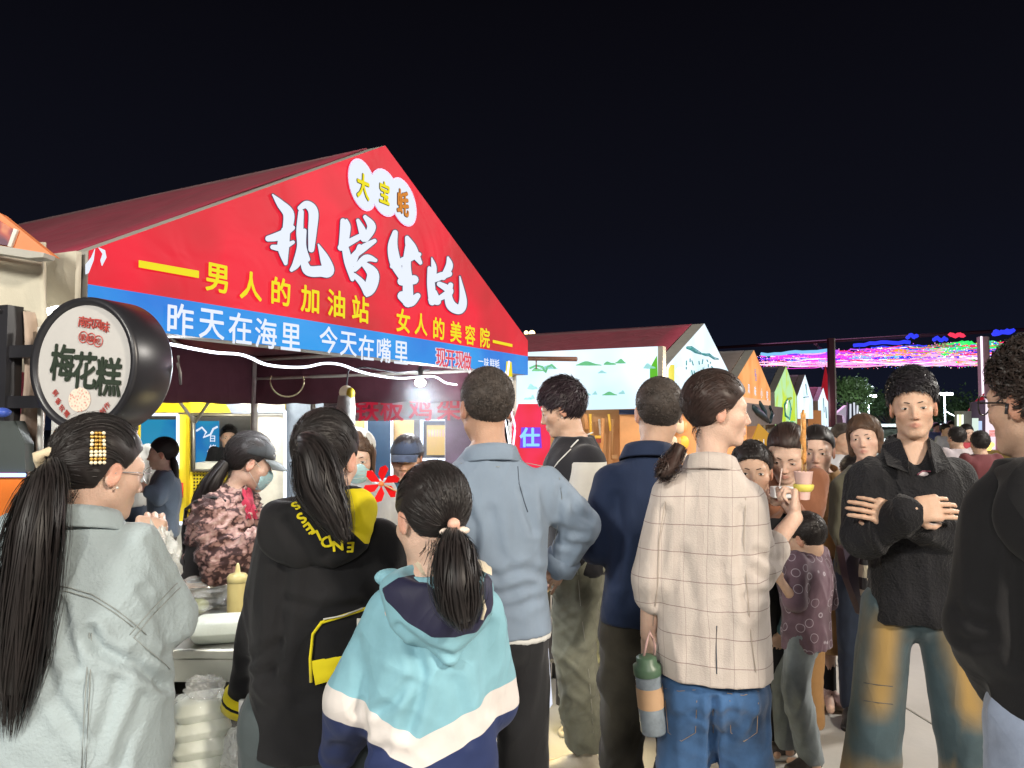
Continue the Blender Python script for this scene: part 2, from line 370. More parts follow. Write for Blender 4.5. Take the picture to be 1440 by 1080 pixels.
def hand_fn(side, curl=(.25, .35, .35), spread=.06, thumb=.5):
    # frame: +x along the fingers, +z back of the hand, +y towards the thumb times side
    P = [(cone((0, 0, 0), (.030, 0, -.002), .024, .030, ((0, 0, 1), .62)), .01)]
    P += [(cone((.030, y, -.003), (.082, y * 1.25, -.003), .0145, .0125, ((0, 0, 1), .85)), .014) for y in (-.026, -.009, .009, .026)]
    for i, (y, L) in enumerate([(.030, .92), (.0105, 1.02), (-.0095, .95), (-.029, .76)]):
        p = Vector((.086 if i != 3 else .078, y, -.002)); a = 0; d0 = Vector((1, y * spread * 20, 0)).normalized(); r = .0088 * (1 if i < 3 else .88)
        for j, l in enumerate((.044 * L, .027 * L, .022 * L)):
            a += curl[j] * (1 + .08 * i); d = Vector((d0.x * math.cos(a), d0.y, -math.sin(a))).normalized(); q = p + d * l
            P.append((cone(p, q, r, r * .9), .003)); r *= .9; p = q
    p = Vector((.018, .026, -.010)); q = p + Vector((.032, .022, -.012 - .02 * thumb)); u = q + Vector((.030, .010 - .016 * thumb, -.010 - .012 * thumb)); v = u + Vector((.022, -.004 - .010 * thumb, -.006))
    P += [(cone(p, q, .0155, .0115), .012), (cone(q, u, .0110, .0095), .004), (cone(u, v, .0095, .0078), .003)]
    def f(x, y, z):
        D = None
        for (fn, _, _), k in P: d = fn(x, y * side, z); D = d if D is None else smin(D, d, k)
        return D
    return f
SKIN = {}
def skin_mat(name, c, rough=.48):
    if name in SKIN: return SKIN[name]
    m = mat(name, c, rough, var=.07, vscale=40, bump=.22, bscale=260, spec=.38); n = m.node_tree; b = n.nodes['Principled BSDF']; src = basecolor_src(m)
    a = n.nodes.new('ShaderNodeAttribute'); a.attribute_name = 'lip'; mx = n.nodes.new('ShaderNodeMixRGB'); mx.inputs[2].default_value = (c[0] * .78, c[1] * .50, c[2] * .52, 1)
    n.links.new(a.outputs['Fac'], mx.inputs[0]); n.links.new(src, mx.inputs[1])
    a2 = n.nodes.new('ShaderNodeAttribute'); a2.attribute_name = 'blush'; m2 = n.nodes.new('ShaderNodeMixRGB'); m2.inputs[2].default_value = (c[0] * .98, c[1] * .66, c[2] * .6, 1)
    n.links.new(a2.outputs['Fac'], m2.inputs[0]); n.links.new(mx.outputs[0], m2.inputs[1]); n.links.new(m2.outputs[0], b.inputs['Base Color'])
    b.inputs['Subsurface Weight'].default_value = .12; b.inputs['Subsurface Radius'].default_value = (.012, .005, .003); b.inputs['Subsurface Scale'].default_value = 1
    SKIN[name] = m; return m
SK_M = skin_mat('skin_light_tan', (.53, .345, .25)); SK_F = skin_mat('skin_light', (.60, .405, .315)); SK_D = skin_mat('skin_tan', (.45, .265, .18))
def hair_mat(name, c, rough=.38):
    m = mat(name, c, max(rough, .46), var=.45, vscale=30, spec=.28); n = m.node_tree; b = n.nodes['Principled BSDF']
    b.inputs['Sheen Weight'].default_value = .08; return m
H_BLK = hair_mat('hair_black', (.012, .009, .009)); H_BRN = hair_mat('hair_dark_brown', (.030, .016, .013), .36); H_GRY = hair_mat('hair_greying', (.045, .035, .030), .55)
H_LBR = hair_mat('hair_brown', (.075, .042, .026), .45)
EYE_W = mat('eye_white', (.62, .58, .54), .25, var=0); EYE_I = mat('eye_iris', (.018, .010, .007), .12, var=0)
LIPD = mat('lip_shadow', (.12, .035, .03), .6, var=0)
SCLR = np.array([.5, -.014, .036])
HE_C = np.array([0, -.014, .036]); HE_R = np.array([.077, .096, .086])
def hairline(y, low=0):   # height in the head frame above which there is hair
    return np.interp(y, [-.11, -.075, -.035, -.018, .010, .022, .045, .075, .09, .12], [-.075 - low, -.062 - low, -.045 - low * .7, .012, .020, .010, .040, .062, .068, .075])
def build_hair(sp, hc, HM, hs, parent, step, seed):
    """hair cap as a solid plus strands over it; everything in the head frame, then moved"""
    style = sp.get('style', 'short'); m = sp.get('mat', H_BLK); th = sp.get('thick', .010); low = sp.get('low', 0); g = np.random.default_rng(seed); front = sp.get('front', 0)
    MB3 = np.array(HM, float)
    hl = lambda y: hairline(np.asarray(y) + front, low)
    top = sp.get('top', .010); lump = sp.get('lump', .004)
    def cap(x, y, z):
        d = ell(HE_C + np.array([0, -.002, top * .5]), HE_R + np.array([th, th, th + top * .5]))[0](x, y, z)
        if style in ('bob',):
            for s in (1, -1): d = smin(d, cone((s * .070, -.012, .02), (s * .072, .000, -.07), .026, .024, ((1, 0, 0), .8))[0](x, y, z), .03)
            d = smin(d, ell((0, -.060, -.03), (.070, .040, .07))[0](x, y, z), .03)
            cutz = np.interp(y, [-.12, -.02, .015, .03, .05, .08, .10], [-.13, -.13, -.10, -.03, .035, .058, .066])
            return smax(d, cutz - z + 0 * x, .006)
        d = d + lump * np.sin(x * 95 + y * 30 + seed) * np.sin(z * 80 + y * 60) * .5
        return smax(d, hl(y) + .000 - z + 0 * x, .006)
    S = Sdf(hc - .165 * hs, hc + .165 * hs, step); S.add(in_frame(cap, hc, HM, hs, .155), .002)
    # keep the ears free
    if style != 'bob':
        def ear(x, y, z): return np.minimum(ell((.084, -.003, -.008), (.02, .019, .034))[0](x, y, z), ell((-.084, -.003, -.008), (.02, .019, .034))[0](x, y, z))
        S.sub(in_frame(ear, hc, HM, hs, .14), .004)
    V, Q = S.mesh(); V = relax(V, Q, 1)
    toL = lambda P: hc + hs * (P @ MB3.T)
    o = link('hair', fastmesh('hair', V, Q), m, parent)
    n = sp.get('n', 900); Vs = []; Qs = []; off = 0
    def push(P, w, c=HE_C):
        nonlocal off
        v, q = ribbons(P, w, center=c); Vs.append(v); Qs.append(q + off); off += len(v)
    r_out = HE_R + th; cen = HE_C + np.array([0, -.002, top * .5]); r_out = r_out + np.array([0, 0, top * .5])
    d = g.normal(size=(n * 4, 3)); d /= np.linalg.norm(d, axis=1, keepdims=True); root = cen + d * r_out
    ok = (root[:, 2] > hl(root[:, 1]) - .002) & ~((np.abs(root[:, 0]) > .06) & (np.abs(root[:, 1] + .003) < .02) & (root[:, 2] < .028)); 
    if style == 'bob': ok = root[:, 2] > np.interp(root[:, 1], [0, .05, .09], [0, .04, .06])
    d = d[ok][:n]; root = root[ok][:n]
    if style in ('short', 'crop', 'tousle'):
        L = sp.get('len', .016 if style == 'crop' else .034); comb = np.array(sp.get('comb', (0, .6, -.25))); rnd = sp.get('rnd', .35)
        nn = d / r_out; nn /= np.linalg.norm(nn, axis=1, keepdims=True)
        cd = comb[None] + g.normal(size=d.shape) * rnd; cd -= nn * (cd * nn).sum(1, keepdims=True); cd /= np.linalg.norm(cd, axis=1, keepdims=True) + 1e-6
        lift = sp.get('lift', .35 if style != 'crop' else .8); Lr = L * g.uniform(.6, 1.15, size=(len(d), 1)) * (0.45 + .55 * np.clip((root[:, 2:3] - hl(root[:, 1:2]) + .01) / .06, 0, 1))
        k = 5; t = np.linspace(0, 1, k)[None, :, None]
        P = root[:, None] - nn[:, None] * .002 + Lr[:, None] * t * (cd[:, None] * (1 - .15 * t) + nn[:, None] * (lift * (1 - .7 * t)))
        push(P, np.array([.0042, .0040, .0034, .0024, .0005]) * sp.get('sw', 1))
    elif style in ('pony', 'bun'):
        tie = np.array(sp['tie'], float); td = (tie - cen) / r_out; td /= np.linalg.norm(td)
        dd = d / 1.0; dot = np.clip((dd * td).sum(1), -1, 1); ang = np.arccos(dot); k = 9; t = np.linspace(0, 1, k)
        bmp = 1.5 * np.clip(-dot - .0, 0, 1); up_ = np.stack([np.sign(dd[:, 0]) * .35 * np.minimum(1, np.abs(dd[:, 0]) * 4), 0 * dot, 1 + 0 * dot], 1)
        U = (1 - t)[None, :, None] * dd[:, None] + t[None, :, None] * td + (4 * t * (1 - t))[None, :, None] * (bmp[:, None] * up_)[:, None]; U /= np.linalg.norm(U, axis=2, keepdims=True); rr = 1.0 + .016 * g.uniform(0, 1, size=(len(d), 1, 1)) + .03 * t[None, :, None] ** 3
        P = cen + U * r_out * rr; P[:, 0] = cen + dd * r_out * .985; push(P, np.full(k, .0019))
        m_ = 110; fl = U[:m_] * r_out * (1.01 + .07 * g.uniform(0, 1, size=(m_, 1, 1)) ** 2 * np.sin(np.linspace(0, 3.1, k))[None, :, None]) + cen; fl[:, :, 2] += .006 * np.sin(np.linspace(0, 5, k))[None] * g.normal(size=(len(fl), 1)); push(fl, np.full(k, .0008))
        nr = g.uniform(-1, 1, 70); nb_ = np.stack([nr * .052, -.066 + .0 * nr, -.050 + g.uniform(-.01, .01, 70)], 1); tt = np.linspace(0, 1, k)
        nf = nb_[:, None] + np.stack([nr[:, None] * .018 * tt, -.012 * np.sin(tt * 3)[None] + 0 * nr[:, None], -g.uniform(.015, .06, 70)[:, None] * tt], -1); push(nf, np.full(k, .0010))
    elif style == 'bob':
        k = 9; t = np.linspace(0, 1, k); part = np.array([sp.get('part', .02), .0, 1.0]); sd = np.sign(root[:, 0] - sp.get('part', .02)); ln = sp.get('len', .13)
        P = np.zeros((len(root), k, 3)); ang0 = np.arctan2(root[:, 0], root[:, 1] + .014)
        az = ang0 + (g.normal(size=len(root)) * .05); el0 = np.arcsin(np.clip((root[:, 2] - cen[2]) / r_out[2], -1, 1))
        for i, tt in enumerate(t):
            el = el0 + (-.05 - el0) * min(tt * 1.6, 1); fr = np.where(np.abs(az) < .9, .92, 1.02)
            azz = np.sign(az) * np.maximum(np.abs(az), min(tt * 2.2, 1) * .95)
            x = cen[0] + r_out[0] * 1.03 * np.cos(el) * np.sin(azz); y = cen[1] + r_out[1] * 1.0 * np.cos(el) * np.cos(azz); z = cen[2] + r_out[2] * np.sin(el) - max(0, tt - .6) / .4 * ln * .8
            P[:, i] = np.stack([x, y, z], 1)
        push(P, np.full(k, .004))
    tl = sp.get('tail')
    if tl is not None:     # tail: control points in the BODY frame
        pts = np.array(tl['pts'], float); rad = np.array(tl['rad'], float); k = tl.get('k', 16); u = np.linspace(0, 1, k); uu = np.linspace(0, 1, len(pts))
        C = np.stack([np.interp(u, uu, pts[:, i]) for i in range(3)], 1); C[1:-1] = (C[:-2] + C[1:-1] * 2 + C[2:]) / 4; C[1:-1] = (C[:-2] + C[1:-1] * 2 + C[2:]) / 4
        rd = np.interp(u, np.linspace(0, 1, len(rad)), rad)
        mb = MB(); mb.tube(C[:-2], list(rd[:-2] * .80), n=12); v = np.array([tuple(q) for q in mb.v])
        nt_ = tl.get('n', 260); a = g.uniform(0, 2 * math.pi, nt_); rr = np.sqrt(g.uniform(.45, 1.15, nt_)) * (1 + .12 * g.normal(size=nt_)); fl = tl.get('flat', .75)
        T = np.gradient(C, axis=0); T /= np.linalg.norm(T, axis=1, keepdims=True); X = np.cross(T, [0, 1, 0.2]); X /= np.linalg.norm(X, axis=1, keepdims=True); Y = np.cross(T, X)
        end = g.uniform(.80, 1.0, nt_); tw = g.normal(size=nt_) * .5; wav = tl.get('wave', .004)
        ui = end[:, None] * u[None]; 
        def samp(Z): return np.stack([np.interp(ui, u, Z[:, i]) for i in range(3)], -1)
        CC, XX, YY = samp(C), samp(X), samp(Y); RR = np.interp(ui, u, rd); an = a[:, None] + tw[:, None] * u[None]
        ph = g.uniform(0, 6, nt_)[:, None]
        P = CC + (np.cos(an) * rr[:, None] * RR)[..., None] * XX + (np.sin(an) * rr[:, None] * RR * fl)[..., None] * YY + (wav * np.sin(u[None] * 9 + ph) * u[None])[..., None] * XX
        wv = np.full(k, tl.get('w', .0048)); wv[-3:] *= [.8, .5, .1]
        n2 = nt_; O = P - CC; T2 = np.gradient(P, axis=1); T2 /= np.linalg.norm(T2, axis=2, keepdims=True) + 1e-9
        Sx = np.cross(T2, O); Sx /= np.linalg.norm(Sx, axis=2, keepdims=True) + 1e-9
        A = P + Sx * wv[None, :, None] / 2; B = P - Sx * wv[None, :, None] / 2; VV = np.stack([A, B], 2).reshape(-1, 3); i = (np.arange(n2)[:, None] * k + np.arange(k - 1)[None]).ravel() * 2
        Qt = np.stack([i, i + 1, i + 3, i + 2], 1)
        me = mb.mesh('ponytail'); po = link('ponytail', fastmesh('ponytail', VV, Qt), m, o); link('ponytail_core', me, m, po)
    if Vs: link('strands', fastmesh('strands', toL(np.concatenate(Vs)), np.concatenate(Qs)), m, o)
    return o
def face_parts(hc, HM, hs, root, gaze=0, lid=0, browm=H_BLK):
    T = Matrix.Translation(Vector(hc)) @ Matrix(np.array(HM).tolist()).to_4x4() @ Matrix.Scale(hs, 4)
    mb = MB(); mb.tube([(t * .021, .0872 - .0075 * t * t, -.0662 + .0012 * math.cos(t * 3) - .0008 * abs(t)) for t in (-1, -.6, -.25, 0, .25, .6, 1)], [.0003, .0008, .0010, .0009, .0010, .0008, .0003], n=5)
    me = mb.mesh('mouth'); me.transform(T); link('mouth', me, LIPD, root)
    for s in (1, -1):
        mb = MB(); mb.ball((s * .031, .0790, -.0003), .0135, 8, (1, .55, .40 - lid * .2)); nf = len(mb.f)
        mb.ball((s * .031 + gaze, .0836, -.0003 - lid * .002), .0060, 8, (1, .62, .86 - lid * .4)); me = mb.mesh('eye'); me.transform(T)
        me.materials.append(EYE_W); me.materials.append(EYE_I); me.polygons.foreach_set('material_index', [0 if i < nf else 1 for i in range(len(me.polygons))])
        e = link('eye', me, None, root)
        mb = MB(); mb.tube([(s * (.031 + t * .0155), .0862 - .0075 * abs(t) ** 2 - (.0015 if t * s * s > 0 else 0), .0042 * (1 - t * t) + .0004 + .0010 * t - lid * .004) for t in (-1, -.5, 0, .5, 1)], [.0005, .0012, .0014, .0013, .0006], n=5)
        me = mb.mesh('eyelash'); me.transform(T); link('eyelash', me, browm, e)
        mb = MB(); mb.tube([(s * (.013 + t * .036), .0905 - .018 * t * t - .001 * t, .0190 + .0050 * math.sin(t * 2.2)) for t in (0, .25, .5, .75, 1)], [.0013, .0022, .0022, .0017, .0006], n=5)
        me = mb.mesh('eyebrow'); me.transform(T); link('eyebrow', me, browm, root)

TIMES = []
class Person:
    def __init__(s, px, d, H=1.7, yaw=0, fem=False, hs=None, skin=None, label=None, group=None, X=None):
        s.d = d; s.H = H; s.yaw = R(yaw); s.fem = fem; s.k = H / 1.7; s.hs = hs or (0.97 if fem else 1.02)
        x = W(px, 590, d).x if X is None else X; s.root = Vector((x, d, 0)); s.Rz = Matrix.Rotation(s.yaw, 3, 'Z'); k = s.k
        s.skin = skin or (SK_F if fem else SK_M); sw = (.155 if fem else .178) * k
        s.J = dict(head=(0, .022, H - .118 * s.hs), neck=(0, -.005, .845 * H), pelvis=(0, 0, .53 * H))
        for n, q in (('R', 1), ('L', -1)):
            s.J['sh' + n] = (q * sw, -.01, .812 * H); s.J['el' + n] = (q * (sw + .065), -.03, .63 * H); s.J['wr' + n] = (q * (sw + .05), .045, .487 * H)
            s.J['hip' + n] = (q * .088 * k, 0, .515 * H); s.J['kn' + n] = (q * .095 * k, .015, .285 * H); s.J['an' + n] = (q * .10 * k, -.02, .052 * H)
            s.J['hd' + n] = None
        s.hy = s.hp = s.hr = 0; s.label = label; s.group = group; s.parts = []; s.mouth = 0; s.fat = 0
        s.handp = dict(R=dict(), L=dict()); s.fine_hands = ''; s.fine = .0045
        s.trunk = dict(sh=1, ch=1, wa=1, hi=1)
    def L(s, px, py, dd=0):  # pixel at depth offset dd -> body frame
        return s.toL(W(px, py, s.d + dd))
    def toL(s, w): return tuple(s.Rz.transposed() @ (Vector(w) - s.root))
    def toW(s, p): return s.Rz @ Vector(p) + s.root
    def vecL(s, v): return s.Rz.transposed() @ Vector(v)
    def head(s, yaw=0, pitch=0, roll=0): s.HM = rotm(R(yaw), R(pitch), R(roll)); return s
    def cl(s):
        p, n = np.array(s.J['pelvis']), np.array(s.J['neck'])
        def f(z):
            t = (z - p[2]) / (n[2] - p[2]); t = np.clip(t, -1.5, 1.3); tt = np.maximum(t, 0)
            return p[0] + (n[0] - p[0]) * tt, p[1] + (n[1] - p[1]) * tt
        return f
    def build(s, mouth=0, eyes=True, step=.013, gaze=0, lid=0, hair=None, hairstep=.006, name='person'):
        J = s.J; k = s.k; H = s.H; hs = s.hs; hc = np.array(J['head'], float); HM = getattr(s, 'HM', rotm()); s.HM = HM; s.hc = hc
        zones = [(hc - .13 * hs, hc + .14 * hs, s.fine)]
        hands = {}
        for n, q in (('R', 1), ('L', -1)):
            wr, el = Vector(J['wr' + n]), Vector(J['el' + n]); hp = s.handp[n]
            dr = Vector(hp.get('dir', (wr - el))).normalized(); nm = Vector(hp.get('nrm', (q, 0, .1))); nm = (nm - dr * nm.dot(dr)).normalized(); yy = nm.cross(dr)
            M = np.array([[dr[i], yy[i], nm[i]] for i in range(3)], np.float32); hands[n] = (np.array(wr), M, hp)
            if n in s.fine_hands: c = np.array(wr + dr * .08); zones.append((c - .10, c + .10, hp.get('fine', .0045)))
        pts = np.array([J[a] for a in J if J[a] is not None]); lo = pts.min(0) - .24; hi = pts.max(0) + .24; lo[2] = -.02; hi[2] = H + .06
        S = Sdf(lo, hi, step, zones); cl = s.cl()
        S.add(in_frame(head_fn(s.fem, mouth, s.fat), hc, HM, hs, .15), .001)
        nb = np.array(J['neck']); nk = hc + hs * (HM @ np.array([0, -.022, -.055]))
        S.add(cone(nb + np.array([0, 0, -.02]), nk, .051 * (1 if s.fem else 1.12) * min(hs, 1) * k ** .5, .047 * (1 if s.fem else 1.12) * min(hs, 1)), .03)
        w = 1.0 * k; rows = [(.48, .115, .075), (.52, .125, .085), (.60, .118, .085), (.70, .140, .100), (.77, .150, .098), (.80, .145, .085), (.825, .10, .070), (.85, .05, .05)]
        S.add(loft([(a * H, b * w, c * w) for a, b, c in rows], cl), .03)
        for n in 'RL':
            S.add(cone(J['sh' + n], J['el' + n], .046 * k, .036 * k), .03); S.add(cone(J['el' + n], J['wr' + n], .036 * k, .0245 * k), .01)
            if 'no' not in s.handp[n]:
                c, M, hp = hands[n]; S.add(in_frame(hand_fn(1 if n == 'L' else -1, hp.get('curl', (.3, .45, .4)), hp.get('spread', .06), hp.get('thumb', .5)), c, M, hp.get('s', .96 if s.fem else 1.06) * min(1, k * 1.05), .22), .012)
            S.add(cone(J['hip' + n], J['kn' + n], .066 * k, .048 * k), .03); S.add(cone(J['kn' + n], J['an' + n], .050 * k, .034 * k), .02)
            an = np.array(J['an' + n]); S.add(cone(an + [0, -.02, -.03 * k], an + [0, .14 * k, -.05 * k], .032 * k, .024 * k), .03)
        V, Q = S.mesh(); me = fastmesh('person', V, Q); o = link(name, me, s.skin); s.o = o; o.location = s.root; o.rotation_euler = (0, 0, s.yaw)
        P = ((V - hc) @ np.array(HM, float)) / hs   # head frame
        lip = np.exp(-((P[:, 0] / .021) ** 4 + ((P[:, 2] + .0660) / (.0108 - .16 * np.abs(P[:, 0]))) ** 4)) * (P[:, 1] > .07); attr(me, 'lip', np.clip(lip, 0, 1) * .8)
        bl = .32 * np.exp(-(((np.abs(P[:, 0]) - .045) / .022) ** 2 + ((P[:, 2] + .03) / .022) ** 2)) * (P[:, 1] > .03) + .3 * np.exp(-((P[:, 0] / .014) ** 2 + ((P[:, 2] + .038) / .014) ** 2)) * (P[:, 1] > .08) + .7 * (np.abs(P[:, 0]) > .076) * (np.abs(P[:, 2]) < .05)
        attr(me, 'blush', np.clip(bl, 0, 1))
        tag(o, s.label, 'person', s.group)
        if eyes: face_parts(hc, HM, hs, o, gaze, lid)
        if hair: s.hair = build_hair(hair, hc, HM, hs, o, hairstep, int(abs(s.root.x * 100)) + 3)
        return s
    def headP(s, p): return tuple(s.hc + s.hs * (s.HM @ np.array(p, float)))
    def headM(s): return Matrix.Translation(Vector(s.hc)) @ Matrix(np.array(s.HM).tolist()).to_4x4() @ Matrix.Scale(s.hs, 4)
    def pix(s, P): return project(np.asarray(P) @ np.array(s.Rz).T + np.array(s.root))
    def garment(s, name, m, prims, cuts=(), step=.011, amp=.006, fscale=9, seed=1, stretch=(1, 1, .45), attrs=None, k=.03, subs=(), disp=None, parent=None, label=None, rel_=1, creases=(), panels=None):
        lo = np.min([p[0][1] for p in prims], 0) - .03; hi = np.max([p[0][2] for p in prims], 0) + .03
        S = Sdf(lo, hi, step)
        for p, kk in prims: S.add(p, kk)
        for p, kk in subs: S.sub(p, kk)
        for c in cuts: S.cut(c)
        V, Q = S.mesh(); V = relax(V, Q, rel_); N = vnormals(V, Q); U = V.copy()
        if amp: V = V + N * folds(V, amp, fscale, seed, stretch)[:, None]
        if disp: V = disp(V, N)
        if creases or panels:
            X = s.pix(U); cl_ = np.array(s.toL((0, 0, CAM_H))); fac = np.clip((N * (cl_ - U)).sum(1) / np.linalg.norm(cl_ - U, axis=1) * 2 + .3, 0, 1); D_ = 0
            for pts, wpx, dep in creases:
                d = dist_line(X, pts) / wpx; D_ = D_ - dep * (np.exp(-d ** 2) - .55 * np.exp(-((d - 2.0) / 1.0) ** 2))
            if creases: V = V + N * (D_ * fac)[:, None]
        me = fastmesh(name, V, Q); o = link(name, me, m, parent or s.o, label=label)
        if attrs:
            for an, fn in attrs.items(): attr(me, an, fn(U))
        if panels:
            for an, polys in panels.items(): attr(me, an, np.clip(.5 + np.where(fac > .25, np.max([inside_poly(X, q) for q in polys], 0), -9) * .02, 0, 1))
        dg = BVHTree.FromPolygons([tuple(v) for v in V], [tuple(q) for q in Q]); o_b = (o, dg); s.parts.append(o_b); s.last = o_b; return o
    def torso(s, rows, b=0, k=.03):
        kk = s.k; return (loft([(a * s.H, w * kk + b, d * kk + b) for a, w, d in rows], s.cl()), k)
    def sleeve(s, n, r=(.066, .056, .046), end=.93, k=.0, flare=None):
        J = s.J; a, b, c = np.array(J['sh' + n]), np.array(J['el' + n]), np.array(J['wr' + n]); kk = s.k
        if end <= 1.0 and flare is None: c2 = b + (c - b) * end
        else: c2 = b + (c - b) * end
        return [(cone(a, b, r[0] * kk, r[1] * kk), k + .022), (cone(b, c2, r[1] * kk, r[2] * kk), .012)]
    def legs(s, r=(.098, .078, .070), end=.9, k=.02, flare=None):
        J = s.J; out = []; kk = s.k
        for n in 'RL':
            a, b, c = np.array(J['hip' + n]), np.array(J['kn' + n]), np.array(J['an' + n]); c2 = b + (c - b) * end
            out += [(cone(a, b, r[0] * kk, r[1] * kk), .008), (cone(b, c2, r[1] * kk, r[2] * kk), .010)]
        p = np.array(J['pelvis']) * .5 + (np.array(J['hipR']) + np.array(J['hipL'])) * .25 + [0, 0, .01 * kk]; out.append((ell(p + [0, -.005, -.055 * kk], (.155 * kk, .112 * kk, .085 * kk)), .03)); return out
    def trousers(s, m, r=(.098, .078, .070), end=1.0, amp=.006, step=.013, name='trousers', attrs=None, seed=5, label=None, creases=()):
        zmin = .035 * s.H; return s.garment(name, m, s.legs(r, end), cuts=[lambda x, y, z: zmin - z + 0 * x + 0 * y], step=step, amp=amp, fscale=11, stretch=(1, 1, .9), attrs=attrs, seed=seed, label=label, creases=creases)
    def shoes(s, m, sole, step=.008, fine=False):
        for n in 'RL':
            an = np.array(s.J['an' + n]); d = np.array(s.J.get('toe' + n, (0, 1, 0)), float); d /= np.linalg.norm(d); q = np.array([d[1], -d[0], 0]); k = s.k
            base = np.array([an[0], an[1], an[2] - .052 * s.H])
            S = Sdf(base + [-.25, -.25, -.0], base + [.25, .25, .16], step)
            S.add(cone(base + d * -.035 * k + [0, 0, .045], base + d * .07 * k + [0, 0, .045], .040 * k, .043 * k, (q, .9)), .02)
            S.add(cone(base + d * .07 * k + [0, 0, .040], base + d * .165 * k + [0, 0, .034], .043 * k, .032 * k), .02)
            S.add(cone(base + d * -.03 * k + [0, 0, .05], base + d * .0 * k + [0, 0, .10], .038 * k, .042 * k), .02)
            S.cut(lambda x, y, z: (.014 - z) + 0 * x + 0 * y); V, Q = S.mesh()
            sh = link('shoe', fastmesh('shoe', relax(V, Q, 1), Q), m, s.o)
            S = Sdf(base + [-.25, -.25, -.02], base + [.25, .25, .09], step)
            S.add(cone(base + d * -.038 * k + [0, 0, .015], base + d * .165 * k + [0, 0, .015], .046 * k, .045 * k), .02); S.cut(lambda x, y, z: np.abs(z - .014) - .0135 + 0 * x + 0 * y, .004)
            V, Q = S.mesh(); link('sole', fastmesh('sole', V, Q), sole, sh)
    def bag_ray(s, px, py, part=None):   # where the camera's ray through a pixel meets the garment, in the body frame
        o, t = part or s.last; a = Vector(s.toL((0, 0, CAM_H))); b = Vector(s.toL(W(px, py, s.d))); hit = t.ray_cast(a, (b - a).normalized())
        return (hit[0], hit[1]) if hit[0] is not None else (b, (a - b).normalized())
def ray_part(s, nm):
    for p in s.parts:
        if p[0].name.split('.')[0] == nm: return p
def strip_on(s, pts, r, name, m, part=None, off=.002, parent=None, n=6, label=None):
    P = []
    for q in pts:
        h, nn = s.bag_ray(*q, part=part); P.append(h + nn * off)
    return MB().tube(P, r, n=n).build(name, m, parent or s.o, label=label)
def patch_on(s, poly, name, m, part=None, off=.004, thick=.004, sub=6, parent=None, label=None):
    """a sewn-on panel: quad given by 4 photo pixels, laid on the garment"""
    V = []; a, b, c, d = [Vector((*q, 0)) for q in poly]
    for j in range(sub + 1):
        for i in range(sub + 1):
            u, v = i / sub, j / sub; p = (a * (1 - u) + b * u) * (1 - v) + (d * (1 - u) + c * u) * v; h, nn = s.bag_ray(p.x, p.y, part=part)
            V.append(h + nn * (off + thick * min(1, 4 * min(u, 1 - u, v, 1 - v) * 2)))
    F = [(j * (sub + 1) + i, j * (sub + 1) + i + 1, (j + 1) * (sub + 1) + i + 1, (j + 1) * (sub + 1) + i) for j in range(sub) for i in range(sub)]
    return link(name, pydata(name, V, F, True), m, parent or s.o, label=label)
# ------------------------------------------------------------------ lettering
def text_mesh(body, size=1, bold=0, extrude=0, shear=0, spacing=1, align='CENTER', res=3):
    c = bpy.data.curves.new('lettering', 'FONT'); c.body = body; c.size = size; c.offset = bold; c.extrude = extrude; c.shear = shear; c.space_character = spacing
    c.align_x = align; c.align_y = 'CENTER'; c.resolution_u = res; o = bpy.data.objects.new('lettering', c); COL.objects.link(o)
    bpy.context.view_layer.update(); me = bpy.data.meshes.new_from_object(o.evaluated_get(bpy.context.evaluated_depsgraph_get())); bpy.data.objects.remove(o); bpy.data.curves.remove(c); return me
def frame(origin, right, up):          # matrix with x=right, y=up, z=out
    r = Vector(right).normalized(); u = Vector(up); n = r.cross(u).normalized(); u = n.cross(r)
    return Matrix(((r.x, u.x, n.x, origin[0]), (r.y, u.y, n.y, origin[1]), (r.z, u.z, n.z, origin[2]), (0, 0, 0, 1)))
# ------------------------------------------------------------------ the setting: ground, pavement slabs
CONC = mat('concrete', (.42, .41, .385), .62, var=.16, vscale=1.2, bump=.12, bscale=35); CONC_D = mat('joint_dark', (.06, .06, .06), .9)
g = MB(); g.quad((-70, -15, -.03), (90, -15, -.03), (90, 160, -.03), (-70, 160, -.03)); tag(g.build('ground', mat('ground_dark', (.10, .10, .10), .9, vscale=.5)), kind='structure')
pv = empty('pavement', (0, 0, 0)); tag(pv, kind='structure')
slab = None; cu, cv = Vector((.995, .10, 0)), Vector((-.10, .995, 0))
mbs = MB(); mbs.box((0, 0, -.06), (2.988, 2.988, .12), bev=.006); slab_me = mbs.mesh('slab')
for i in range(-5, 9):
    for j in range(-1, 12):
        o = link('slab', slab_me, CONC, pv); p = cu * (i * 3.0 + 1.1) + cv * (j * 3.0 + .82); o.location = (p.x, p.y, random.uniform(-.001, .001)); o.rotation_euler = (0, 0, R(5.74))
g = MB(); g.quad((-70, 33, -.012), (90, 33, -.012), (90, 158, -.012), (-70, 158, -.012)); tag(g.build('far_pavement', CONC), kind='structure')

